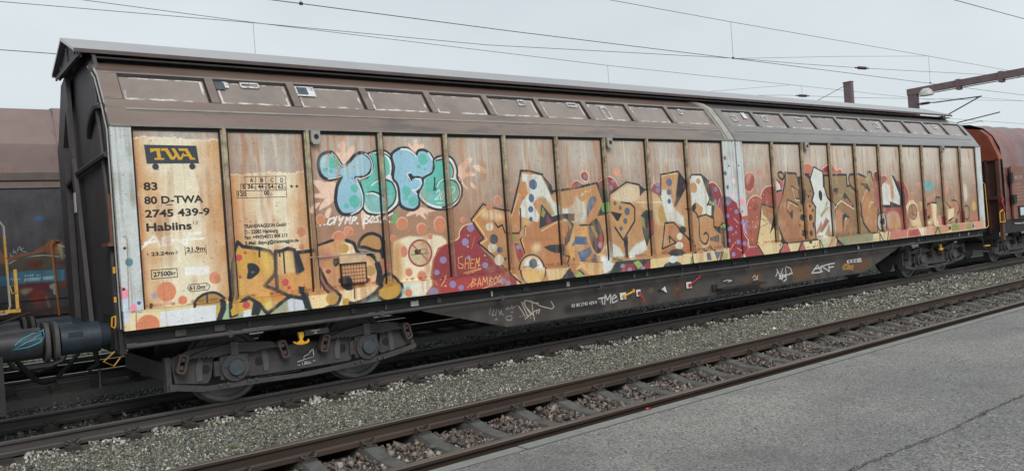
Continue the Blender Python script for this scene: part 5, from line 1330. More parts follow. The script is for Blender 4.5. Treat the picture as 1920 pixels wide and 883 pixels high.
# far side: low concrete edge with moss
m=MB().box(-14,100,6.55,6.75,-.4,.06); struct('kerb',m,M_kerb)
m=MB().add([(-14,6.75,.02),(100,6.75,.02),(100,30,.05),(-14,30,.05)],[(0,1,2,3)]); struct('path',m,noisemat('pale_gravel_path',(120,120,108),(150,148,136),scale=2,rough=.9,bump=.4,bscale=30,c3=(104,120,70),thr=.54,s3=1.6))
mo=MB()
for i in range(2200):
    x=random.uniform(-3,2.5);y=6.8+abs(random.gauss(0,.25));z=.03;h=random.uniform(.02,.07);w=.01;a=random.uniform(0,PI)
    mo.add([(x-w*math.cos(a),y-w*math.sin(a),z),(x+w*math.cos(a),y+w*math.sin(a),z),(x+random.uniform(-.02,.02),y,z+h)],[(0,1,2)])
o=struct('grass',mo,noisemat('moss_green',(110,128,70),(140,150,90),rough=.8,bump=0),'stuff'); o['label']='mossy green strip beyond the far track'
m=MB().box(-.75,-.2,4.72,4.98,-.2,-.07); thing('concrete_block','pale worn concrete block lying in the dark ballast at the left',"concrete block",mb=m,mats=noisemat('worn_block',(150,146,132),(176,170,154),scale=9,rough=.8,bump=.4,c3=(186,150,112),thr=.6,s3=5),bevel=.01)

# ------------------------------------------------------------------ freight wagon
PR=[(-1.5,1.083),(-1.5,3.34),(-1.35,3.59),(-1.30,3.66),(-1.05,4.0),(-.85,4.13),(-.6,4.22)]
wag=thing('freight_wagon','long sliding-wall freight wagon covered in graffiti, brown sloping top and cream lettered first panel','freight wagon')
LIFT={0:[1,6],1:[1,7]}
def wpmat():
    m=noisemat('window_panel_sheet',(118,102,94),(142,126,116),scale=2.2,rough=.36,bump=.25,bscale=3.5); n=m.node_tree; L=n.links.new; b=n.nodes['Principled BSDF']
    tc=n.nodes.new('ShaderNodeTexCoord'); s=n.nodes.new('ShaderNodeSeparateXYZ'); L(tc.outputs['Generated'],s.inputs[0])
    def mth(op,a,b_=None,cl=False):
        q=n.nodes.new('ShaderNodeMath'); q.operation=op; q.use_clamp=cl
        for i,v in enumerate((a,b_)):
            if v is None: continue
            if isinstance(v,(int,float)): q.inputs[i].default_value=v
            else: L(v,q.inputs[i])
        return q.outputs[0]
    ex=mth('MINIMUM',s.outputs[0],mth('SUBTRACT',1,s.outputs[0])); ez=mth('MINIMUM',mth('MULTIPLY',s.outputs[2],.40),mth('MULTIPLY',mth('SUBTRACT',1,s.outputs[2]),.7)); e=mth('MINIMUM',ex,ez)
    g=n.nodes.new('ShaderNodeNewGeometry'); t=n.nodes.new('ShaderNodeTexNoise'); t.inputs['Scale'].default_value=7; t.inputs['Detail'].default_value=7; t.inputs['Roughness'].default_value=.75; L(g.outputs['Position'],t.inputs['Vector'])
    band=mth('SUBTRACT',1,mth('DIVIDE',mth('ABSOLUTE',mth('SUBTRACT',e,mth('MULTIPLY',t.outputs[0],.075))),.020),True)
    t4=n.nodes.new('ShaderNodeTexNoise'); t4.inputs['Scale'].default_value=5.5; t4.inputs['Detail'].default_value=3; L(g.outputs['Position'],t4.inputs['Vector'])
    k=mth('MULTIPLY',band,mth('MULTIPLY',mth('SUBTRACT',t4.outputs[0],.44),7,True),True)
    x=n.nodes.new('ShaderNodeMix'); x.data_type='RGBA'; x.inputs[7].default_value=lin((226,224,222)); L(k,x.inputs[0]); old=b.inputs['Base Color'].links[0].from_socket; L(old,x.inputs[6]); L(x.outputs[2],b.inputs['Base Color'])
    return m
M_wp=wpmat(); film(M_wp,.8,.12); M_grey_skin=noisemat('sky_sheen_grey_skin',(92,84,80),(112,104,99),scale=1.3,rough=.36,r2=.5,bump=.08,bscale=9,c3=(76,70,68),thr=.6,s3=1.4,stretch=(.5,1,3)); film(M_grey_skin,1,.10)  # right door's brown skin greyed to carry the sky's grazing reflection
M_seam=noisemat('grey_seam_strip',(128,124,118),(150,146,138),scale=6,rough=.45)
m=MB().slab([(-1.34,3.56+.0),(-1.25,3.66+.06),(-1.0,4.04)],0,1,.01)
def door(x0,x1,ribs,wl,wr,label,k):
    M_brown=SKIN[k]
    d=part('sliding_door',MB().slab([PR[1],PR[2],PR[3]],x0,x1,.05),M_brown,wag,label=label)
    # lower slope seam, upper band, ends
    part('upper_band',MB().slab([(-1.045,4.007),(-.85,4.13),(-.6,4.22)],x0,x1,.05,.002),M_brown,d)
    part('slope_seam',MB().slab([(-1.385,3.532),(-1.372,3.553)],x0+.2,x1-.2,.012,.006),M_seam,d)
    part('drip_edge',MB().box(x0,x1,-1.522,-1.47,3.325,3.345),M_seam,d)
    part('bottom_rail',MB().box(x0+.004,x1-.004,-1.505,-1.45,1.083,1.292),M_ART,d)
    part('header',MB().box(x0+wl,x1-wr,-1.44,-1.40,3.22,3.33),M_seal,d)
    part('door_frame',MB().box(x0,x0+wl,-1.507,-1.44,1.295,3.322),M_ART,d); part('door_frame',MB().box(x1-wr,x1,-1.507,-1.44,1.295,3.322),M_ART,d)
    b=[x0+wl]+ribs+[x1-wr]
    for i in range(len(b)-1):
        xa=b[i]+(.035 if i else .004); xb=b[i+1]-(.035 if i<len(b)-2 else .004)
        # panel: slightly dished sheet
        pm=MB(); nx,nz=5,6; c=[]
        for iz in range(nz+1):
            for ix in range(nx+1):
                u,v=ix/nx,iz/nz; bul=(0 if (k==0 and i<2) else .016)*math.sin(PI*u)*math.sin(PI*v)*random.uniform(.5,1.4); c.append((xa+.02+(xb-xa-.035)*u,-1.468-bul,1.296+(3.295-1.296)*v))
        fs=[(iz*(nx+1)+ix,iz*(nx+1)+ix+1,(iz+1)*(nx+1)+ix+1,(iz+1)*(nx+1)+ix) for iz in range(nz) for ix in range(nx)]; pm.add(c,fs)
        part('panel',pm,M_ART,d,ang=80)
        part('seal',MB().box(xb-.02,xb+.006,-1.485,-1.455,1.296,3.30).box(xa-.004,xa+.022,-1.472,-1.455,1.296,3.30).box(xa,xb,-1.478,-1.455,3.285,3.322),M_seal,d)
    for r in ribs:
        q=MB(); q.box(r-.034,r-.02,-1.505,-1.44,1.296,3.322); q.box(r-.0195,r+.0195,-1.522,-1.46,1.296,3.324); q.box(r+.02,r+.034,-1.50,-1.44,1.296,3.322)
        part('rib',q,M_RIBS,d)
        fo=MB().box(r-.045,r+.045,-1.512,-1.49,1.27,1.33); part('rib_foot',fo,M_ART,d)
    bb=[x0+.2]+[r+.01 for r in ribs]+[x1-.2]
    for i in range(len(bb)-1):
        xa=bb[i]+(.055 if i else 0);xb=bb[i+1]-(.055 if i<len(bb)-2 else 0)
        w=MB().slab([(-1.275,3.672),(-1.165,3.83),(-1.062,3.985)],xa+.012,xb-.012,.02,-.022 ); o=part('window_panel',w,M_wp,d)
        part('window_seal',MB().slab([(-1.062,3.975),(-1.045,4.0)],xa,xb,.03,-.008).slab([(-1.30,3.655),(-1.048,4.0)],xa,xa+.014,.03,-.012).slab([(-1.30,3.655),(-1.048,4.0)],xb-.014,xb,.03,-.012),M_seal,d)
    for i in range(1,len(bb)-1):
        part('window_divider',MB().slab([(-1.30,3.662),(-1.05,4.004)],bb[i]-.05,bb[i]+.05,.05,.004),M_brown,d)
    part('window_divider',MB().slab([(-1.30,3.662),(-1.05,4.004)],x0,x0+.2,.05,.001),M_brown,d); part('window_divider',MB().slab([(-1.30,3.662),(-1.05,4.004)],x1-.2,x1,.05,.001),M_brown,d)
    return d
# rib paint: same raster, greyed with olive dirt towards the top where nothing was sprayed
def ribmat():
    m=art_mat('sprayed_rib',IMG1,0,.3,TW/PPM,TH/PPM,bump=.4); n=m.node_tree; b=n.nodes['Principled BSDF']; L=n.links.new
    old=b.inputs['Base Color'].links[0].from_socket; g=n.nodes.new('ShaderNodeNewGeometry'); s=n.nodes.new('ShaderNodeSeparateXYZ'); L(g.outputs['Position'],s.inputs[0])
    t=n.nodes.new('ShaderNodeTexNoise'); t.inputs['Scale'].default_value=9; t.inputs['Detail'].default_value=9; t.inputs['Roughness'].default_value=.7; L(g.outputs['Position'],t.inputs['Vector'])
    r=n.nodes.new('ShaderNodeValToRGB'); r.color_ramp.elements[0].position=.35; r.color_ramp.elements[1].position=.62; r.color_ramp.elements[0].color=lin((128,110,84)); r.color_ramp.elements[1].color=lin((192,182,154)); L(t.outputs[0],r.inputs[0])
    f=n.nodes.new('ShaderNodeMapRange'); f.inputs[1].default_value=2.3; f.inputs[2].default_value=2.85; f.inputs[3].default_value=.22; f.inputs[4].default_value=.95; L(s.outputs[2],f.inputs[0])
    x=n.nodes.new('ShaderNodeMix'); x.data_type='RGBA'; L(f.outputs[0],x.inputs[0]); L(old,x.inputs[6]); L(r.outputs[0],x.inputs[7]); L(x.outputs[2],b.inputs['Base Color']); return m
M_RIBS=ribmat()
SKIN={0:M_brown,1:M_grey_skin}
R1=[1.225+1.043*i for i in range(9)]; R2=[12.2+1.0575*i for i in range(9)]
D1=door(0.0,10.985,R1,.21,.37,'left sliding wall with the cream lettered panel and turquoise lettering',0)
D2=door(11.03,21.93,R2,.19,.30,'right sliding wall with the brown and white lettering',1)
# bright patches of tape and bare metal on the window panels
def slope(x,t,off=.004):  # t 0..1 up the window slope
    y=-1.30+.25*t; z=3.66+.34*t; ny,nz=-.806,.592; return (x,y+ny*(off-.016),z+nz*(off-.016))
def patch(d,x0,x1,t0,t1,mat,name='tape_patch',sk=.0,off=.006):
    m=MB().add([slope(x0,t0,off),slope(x1,t0,off),slope(x1+sk,t1,off),slope(x0+sk,t1,off)],[(0,1,2,3)]); part(name,m,mat,d)
M_tape=noisemat('silver_tape',(196,200,204),(226,228,230),scale=14,rough=.35,bump=.3,c3=(120,112,108),thr=.56,s3=12); M_blue=noisemat('slate_patch',(58,66,74),(84,92,100),scale=16,rough=.5)
def frame(d,x0,x1,t0,t1):
    for a in ((x0,x1,t0,t0+.06),(x0,x1,t1-.06,t1),(x0,x0+.015,t0,t1),(x1-.015,x1,t0,t1)): patch(d,*a,M_tape,off=.007)
patch(D1,1.30,1.42,.62,.93,M_blue);patch(D1,1.40,1.47,.7,.95,M_tape,off=.005);frame(D1,1.62,1.86,.74,.97);patch(D1,2.36,2.5,.6,.9,M_blue);patch(D1,2.33,2.60,.52,.95,M_tape,off=.004);patch(D1,2.36,2.5,.6,.9,M_blue,off=.009)
frame(D1,6.05,6.2,.62,.92);frame(D1,7.1,7.32,.7,.93);frame(D1,7.85,8.0,.1,.8);frame(D1,9.9,10.0,.6,.92)
for i,(x,w_) in enumerate(((11.45,.16),(12.5,.16),(13.75,.18),(17.0,.2),(17.15,.1),(20.1,.2))): frame(D2,x,x+w_,.35+.1*(i%3),.75+.05*(i%3))
patch(D2,11.85,11.98,.55,.95,M_tape)
# arched frame at the meeting of the two walls
AR=PR[1:]; 
part('centre_arch',MB().slab(AR,10.80,10.975,.06,.018),noisemat('grey_arch',(150,146,136),(170,166,154),scale=8,rough=.5,c3=(120,110,100),thr=.62),wag)
part('centre_gap',MB().slab(PR,10.985,11.03,.02,-.05),M_seal,wag)
part('centre_arch',MB().slab(AR,10.72,10.795,.05,.006),M_seam,wag)
for d,xx in ((D1,(2.37,7.59)),(D2,(13.40,19.63))):
    for x in xx:
        e=MB(); pl=[(x-.06,3.32),(x+.06,3.32),(x+.06,3.19),(x+.03,3.15),(x-.035,3.15),(x-.06,3.19)]
        e.prism(pl,-1.55,-1.50); part('lifting_eye',e,M_grey,d); part('eye_hole',MB().cyl((x+.005,-1.556,3.245),(x+.005,-1.551,3.245),.032,14),M_seal,d)
# small access grille in the third panel
gr=MB()
for i in range(9): gr.box(2.62+.041*i,2.6225+.041*i,-1.507,-1.503,1.35,1.60)
for i in range(6): gr.box(2.62,2.955,-1.508,-1.504,1.36+.045*i,1.3625+.045*i)
part('grille_opening',MB().box(2.61,2.96,-1.502,-1.47,1.35,1.60),M_ART,D1)
part('grille_mesh',gr,M_seal,D1)
part('grille_frame',MB().box(2.60,2.97,-1.512,-1.485,1.60,1.615).box(2.60,2.97,-1.512,-1.485,1.34,1.352).box(2.60,2.612,-1.512,-1.485,1.34,1.61).box(2.958,2.97,-1.512,-1.485,1.34,1.61),M_seal,D1)
part('cover_plate',MB().box(2.595,2.975,-1.515,-1.485,1.617,1.715),noisemat('cover_plate_paint',(206,172,134),(222,192,156),scale=8,c3=(170,120,86),thr=.6),D1)
part('rod',MB().box(2.2,3.1,-1.506,-1.50,1.722,1.736),M_grey,D1)
# lettering
TX=[('83',0.306,2.615,0.149,0.092,.03),('80 D-TWA',0.304,2.460,0.642,0.089,.03),('2745 439-9',0.302,2.309,0.710,0.090,.03),('Habiins',0.306,2.155,0.490,0.094,.03),('12',0.816,2.214,0.055,0.034,0),('23.24m',0.337,1.881,0.242,0.043,.03),('21.9m',0.721,1.903,0.207,0.050,.03),('27500',0.345,1.645,0.183,0.056,.03),('kg',0.532,1.652,0.051,0.048,.02),('61.0m',0.721,1.459,0.179,0.055,.03),('2',0.905,1.487,0.022,0.027,0),
('A',1.515,2.687,0.040,0.052,.03),('B',1.644,2.685,0.036,0.053,.03),('C',1.770,2.683,0.036,0.053,.03),('D',1.896,2.681,0.036,0.054,.03),('S',1.416,2.607,0.036,0.052,.03),('36',1.481,2.608,0.071,0.056,.03),('44',1.607,2.605,0.072,0.056,.03),('54',1.733,2.602,0.072,0.057,.03),('62',1.858,2.599,0.073,0.057,.03),('5',1.559,2.602,0.022,0.035,0),('5',1.688,2.599,0.022,0.035,0),('5',1.812,2.597,0.022,0.035,0),('5',1.938,2.594,0.022,0.035,0),('120',1.356,2.521,0.105,0.055,.03),('00',1.677,2.525,0.069,0.055,.03),('.0',1.748,2.522,0.035,0.035,0),
('TRANSWAGGON GmbH',1.401,2.135,0.532,0.047,.03),('D - 22083 Hamburg',1.404,2.068,0.415,0.047,.03),('Fax: +49(0)40/22 808 213',1.401,2.005,0.534,0.043,.03),('E-Mail: dispo.g@transwaggon.de',1.405,1.936,0.670,0.045,.03)]
LY=-1.4695
for s_,x,z,w_,h_,bd in TX: text(s_,x,z,w_,h_,LY,M_txt,D1,bold=bd)
ln=MB(); R_=ln.ribbon
def rect(x0,x1,z0,z1,w=.006): R_([(x0,z0),(x1,z0),(x1,z1),(x0,z1),(x0,z0)],w,LY)
R_([(.532,2.447),(.60,2.447)],.008,LY)
rect(.325,.60,1.625,1.722,.008)
R_([(.70,1.487),(.73,1.525),(.925,1.525),(.955,1.487),(.925,1.445),(.73,1.445),(.70,1.487)],.007,LY)
R_([(.705,1.965),(.705,1.86)],.006,LY);R_([(.94,1.965),(.94,1.86)],.006,LY);R_([(.705,1.892),(.94,1.892)],.006,LY)
R_([(.295,1.902),(.315,1.902)],.005,LY);R_([(.305,1.925),(.295,1.902),(.305,1.88)],.005,LY);R_([(.59,1.902),(.62,1.902)],.005,LY);R_([(.61,1.925),(.62,1.902),(.61,1.88)],.005,LY)
rect(1.455,1.965,2.665,2.755);rect(1.395,1.965,2.585,2.665);rect(1.345,1.965,2.500,2.585)
for x in(1.583,1.71,1.838): R_([(x,2.585),(x,2.755)],.006,LY)
R_([(1.455,2.5),(1.455,2.665)],.006,LY)
part('lettering_frame',ln,M_txt,D1)
for cx in(2.035,2.105):
    st=MB(); p=[(cx+(.028 if i%2==0 else .011)*math.sin(i*PI/5),LY,2.628+(.028 if i%2==0 else .011)*math.cos(i*PI/5)) for i in range(10)]; st.add(p,[list(range(9,-1,-1))]); part('star',st,M_txt,D1)
# logo sign
from_px=lambda a,b:(.30+(a-178)/ (297-178)*.149, 2.615+(560-b)/(560-492)*.092)
lg=MB(); L4=[from_px(*q) for q in((213,182),(667,186),(680,335),(225,337))]
lg.prism(L4,-1.4725,-1.46); part('logo_board',lg,M_navy,D1)
for c in ((297,363),(618,362)):
    x,z=from_px(*c); part('logo_wheel',MB().cyl((x,-1.4725,z),(x,-1.46,z),.035,18),M_navy,D1)
gl=MB(); GY=[-1.4740]
def gp(l):
    p=[from_px(*q) for q in l]; ar=sum(p[i][0]*p[(i+1)%len(p)][1]-p[(i+1)%len(p)][0]*p[i][1] for i in range(len(p)))
    if ar<0:p=p[::-1]
    GY[0]-=.0005; gl.add([(x,GY[0],z) for x,z in p],[list(range(len(p)))])
gp([(258,212),(345,210),(348,232),(303,232),(262,248)]);gp([(312,232),(342,232),(350,292),(376,292),(376,307),(292,307),(292,292),(318,292)])
gp([(352,210),(410,210),(462,305),(430,305),(388,232),(352,232)]);gp([(438,307),(462,307),(495,258),(484,240)])
gp([(440,210),(472,210),(528,307),(497,307)]);gp([(505,307),(528,307),(556,262),(544,244)])
gp([(500,210),(582,210),(626,290),(646,290),(646,307),(602,307),(560,232),(512,232)]);gp([(540,262),(585,262),(594,278),(530,278)])
part('logo_letters',gl,M_gold,D1)
# roof cap
rf=MB(); rf.prism([(-.765,4.285),(-.765,4.332),(0,4.625),(.765,4.332),(.765,4.285),(.745,4.285),(.745,4.305),(0,4.585),(-.745,4.305),(-.745,4.285)],-.17,22.1,'x')
part('roof',rf,M_roof,wag); 
part('roof_underside',MB().box(.17,21.9,-.60,.60,4.19,4.26),M_dark,wag); part('eaves_lip',MB().box(-.168,22.098,-.768,-.7655,4.287,4.328),noisemat('eaves_brown',(84,70,68),(100,86,84),scale=3,rough=.45),wag)
part('gable_plate',MB().prism([(-.72,4.24),(-.72,4.30),(0,4.57),(.72,4.30),(.72,4.24)],-.10,-.08,'x'),M_end,wag)
part('gable_beam',MB().box(-.135,-.12,-.74,.74,4.235,4.285),M_end,wag)
for y in(-.45,0,.45): part('gable_rib',MB().box(-.118,-.10,y-.03,y+.03,4.29,4.5-abs(y)*.3),M_end,wag)
part('eaves_gutter',MB().box(.02,22.0,-.745,-.60,4.235,4.255),M_dark,wag)
# far side wall and ends
PM=[(-y,z) for y,z in PR]
fm=MB(); pts=PM; 
for (a,b) in zip(pts,pts[1:]): fm.add([(0,a[0],a[1]),(21.93,a[0],a[1]),(21.93,b[0],b[1]),(0,b[0],b[1])],[(0,1,2,3)])
part('far_side_wall',fm,M_end,wag)
ring=PR+[(y,z) for y,z in PM[::-1]]
def inset(P_,s): 
    return [(y*(1-s/1.5) if abs(y)>.7 else y, z if z>1.2 else z) for y,z in P_]
for xe,nm in((0.006,-1),(21.92,1)):
    # end closing strip of the near wall (dark edge) and of the far wall
    m=MB(); n=len(PR); inn=[(y+.13,z-(.06 if z>3.4 else 0)) for y,z in PR]; poly=PR+inn[::-1]
    for k in range(n-1): m.add([(xe,)+PR[k],(xe,)+inn[k],(xe,)+inn[k+1],(xe,)+PR[k+1]],[(0,3,2,1)]);
    m.add([(xe-.0,)+PR[0],(xe,)+PR[1]],[])
    part('end_closing_strip',m,M_dark,wag)
    m=MB()
    for k in range(n-1): m.add([(xe,-PR[k][0],PR[k][1]),(xe,-inn[k][0],inn[k][1]),(xe,-inn[k+1][0],inn[k+1][1]),(xe,-PR[k+1][0],PR[k+1][1])],[(0,1,2,3)])
    part('end_closing_strip',m,M_dark,wag)
ew=[(-1.36,1.1),(-1.36,3.3),(-1.2,3.6),(-.95,3.98),(-.73,4.29),(.73,4.29),(.95,3.98),(1.2,3.6),(1.36,3.3),(1.36,1.1)]
part('end_wall',MB().prism(ew,.02,.06,'x'),M_end,wag); part('end_wall',MB().prism(ew,21.55,21.6,'x'),M_end,wag)
part('edge_angle',MB().tube([(-.005,-1.37,1.1),(-.005,-1.37,3.3),(-.005,-1.22,3.56),(-.005,-.93,3.96),(-.005,-.6,4.16)],.009,6),M_grey,wag)
part('end_post',MB().box(-.06,.01,.98,1.42,1.1,3.4).prism([(.98,3.4),(1.42,3.4),(1.25,3.6),(.85,4.2),(.55,4.25),(.55,3.95)],-.06,.01,'x'),M_end,wag)
def beam(p0,p1,w,t): # rectangular bar between two points in the plane x=const
    p0=Vector(p0);p1=Vector(p1);d=(p1-p0).normalized();n=Vector((0,-d.z,d.y))*w/2;tx=Vector((t/2,0,0)); m=MB()
    v=[p0-n-tx,p0+n-tx,p1+n-tx,p1-n-tx,p0-n+tx,p0+n+tx,p1+n+tx,p1-n+tx]; return m.add(v,[(0,1,2,3),(7,6,5,4),(0,4,5,1),(1,5,6,2),(2,6,7,3),(3,7,4,0)])
part('end_brace',beam((-.05,.5,4.23),(-.05,.42,3.2),.15,.05),M_end,wag); part('end_brace',beam((-.05,.42,3.2),(-.05,.03,1.12),.13,.05),M_end,wag)
part('end_beam',MB().tube([(-.01,-1.3,3.04),(-.02,-1.0,3.03),(-.03,-.2,3.0),(-.03,.3,2.99),(-.03,1.0,2.9)],.035,6),M_bogie,wag)
part('end_beam',MB().tube([(-.01,-1.18,3.60),(-.02,-1.0,3.62),(-.02,-.75,3.57),(-.01,-.5,3.47),(.01,-.35,3.36)],.035,6),M_bogie,wag)
part('end_brace',MB().tube([(.0,-.72,4.15),(.0,-.85,3.9),(.0,-.95,3.6),(.0,-1.05,3.1),(.0,-1.15,2.5),(.0,-1.2,1.1)],.024,6),M_bogie,wag)
part('rusty_bracket',MB().box(-.06,.02,-1.3,-.95,2.02,2.06).box(-.03,.0,-1.28,-1.25,2.06,2.6),noisemat('rust_bracket',(108,72,58),(130,88,70),scale=8),wag)
part('white_tag',MB().box(-.085,-.08,.25,.38,2.5,2.75),M_plate,wag)
# underframe
part('sole_bar',MB().box(.02,21.9,-1.38,-1.30,.93,1.075),M_black,wag)
part('lower_flange',MB().box(.02,21.9,-1.42,-1.36,1.03,1.077),M_black,wag)
part('underframe_floor',MB().box(.05,21.85,-1.30,1.35,.98,1.07),M_black,wag)
part('guide_tube',MB().cyl((.02,-1.45,.905),(21.8,-1.45,.905),.027,10),M_bogie,wag)
for i in range(11):
    x=1.15+2.02*i; part('tube_clamp',MB().box(x-.02,x+.02,-1.482,-1.38,.865,.945).cyl((x-.05,-1.45,.905),(x+.05,-1.45,.905),.033,10),M_bogie,wag)
for i in range(46): 
    x=.45+.47*i+random.uniform(-.12,.12)
    if random.random()<.62: part('roller_bracket',MB().box(x,x+random.choice((.03,.06,.12)),-1.40,-1.383,.945,1.02),random.choice((M_grey,M_dark,M_bogie,M_bogie)),wag)
fb=[(3.9,.97),(3.9,.85),(5.4,.435),(15.75,.385),(17.4,.83),(17.4,.97)]
part('fishbelly_sill',MB().prism(fb,-1.30,-1.27),M_ART,wag); part('sill_flange',MB().prism([(5.4,.435),(5.4,.45),(15.75,.40),(15.75,.385)],-1.34,-1.22),M_dark,wag)
part('fishbelly_sill',MB().prism(fb,1.20,1.25),M_black,wag)
text('83 80 2745 439-9',6.695,0.590,0.565,0.055,-1.305,M_wtxt,wag,bold=.01)
text('1,80m',2.17,.345,.12,.042,-1.085,M_wtxt,wag)
# step bracket
part('step_bracket',MB().box(10.35,11.75,-1.48,-1.31,.515,.535).prism([(11.35,.535),(11.75,.535),(11.35,.60)],-1.46,-1.44).box(10.25,10.4,-1.33,-1.31,.5,.62),M_dark,wag)
part('number_plate',MB().box(15.05,15.55,-1.312,-1.305,.66,.72),M_plate,wag)
part('number_plate_marks',MB().box(15.1,15.2,-1.316,-1.313,.675,.705).box(15.25,15.35,-1.316,-1.313,.675,.705).box(15.4,15.5,-1.316,-1.313,.675,.705),M_txt,wag)
# brake levers on the sill
def lever(x,z,col,dx,dz,pw=.16,label=None):
    l=part('brake_lever',MB().box(x-pw/2,x+pw/2,-1.335,-1.322,z-.06,z+.06),M_plate,wag,label=label,bevel=.006)
    part('lever_handle',MB().tube([(x,-1.35,z),(x+dx*.4,-1.40,z+dz*.5),(x+dx,-1.42,z+dz)],.014,8).cyl((x+dx,-1.42,z+dz-.02),(x+dx,-1.42,z+dz+.035),.022,8).cyl((x,-1.335,z),(x,-1.37,z),.03,10),col,l)
lever(7.86,.655,M_yel,.17,.07,.15,'white plate with yellow lever'); lever(8.24,.67,M_red,.02,-.13,.11,'white plate with red lever hanging down'); lever(9.58,.68,M_red,.19,.13,.15,'white plate with thin red lever reaching up')
part('pull_rod',MB().cyl((8.80,-1.31,.655),(8.80,-1.302,.655),.025,12).box(8.85,8.90,-1.33,-1.306,.655,.665),M_black,wag); part('pull_tab',MB().prism([(8.83,.67),(8.93,.72),(8.97,.61),(8.95,.61)],-1.33,-1.322),M_plate,wag)
# yellow hook and sign plate on the bogie
part('load_hook',MB().prism([(2.05,.79),(2.12,.795),(2.125,.74),(2.10,.70),(2.13,.665),(2.17,.67),(2.185,.70),(2.195,.665),(2.16,.64),(2.09,.632),(2.02,.642),(1.985,.67),(1.99,.69),(2.03,.665),(2.07,.69),(2.06,.74)],-1.32,-1.27),M_yel,wag,bevel=.005)
part('load_hook',MB().prism([(2.05+17.55,.79),(2.12+17.55,.795),(19.675,.74),(19.65,.70),(19.68,.665),(19.72,.67),(19.735,.70),(19.745,.665),(19.71,.64),(19.64,.632),(19.57,.642),(19.535,.67),(19.54,.69),(19.58,.665),(19.62,.69),(19.61,.74)],-1.32,-1.27),M_yel,wag,bevel=.005)
part('marking_plate',MB().box(2.17,2.50,-1.24,-1.20,.73,.80),M_bogie,wag); part('marking',MB().ribbon([(2.26,.785),(2.37,.785)],.008,-1.243).ribbon([(2.315,.785),(2.315,.755)],.008,-1.243).ribbon([(2.295,.752),(2.335,.752)],.01,-1.243),M_wtxt,wag)
mk=MB(); mk.ribbon([(2.11,.395),(2.20,.41),(2.20,.455),(2.26,.47),(2.31,.52),(2.33,.53),(2.335,.45)],.009,-1.086); mk.ribbon([(2.2,.41),(2.33,.43)],.005,-1.086); mk.ribbon([(2.11,.35),(2.14,.352)],.007,-1.086); mk.ribbon([(2.32,.375),(2.35,.378)],.007,-1.086); part('marking',mk,M_wtxt,wag)

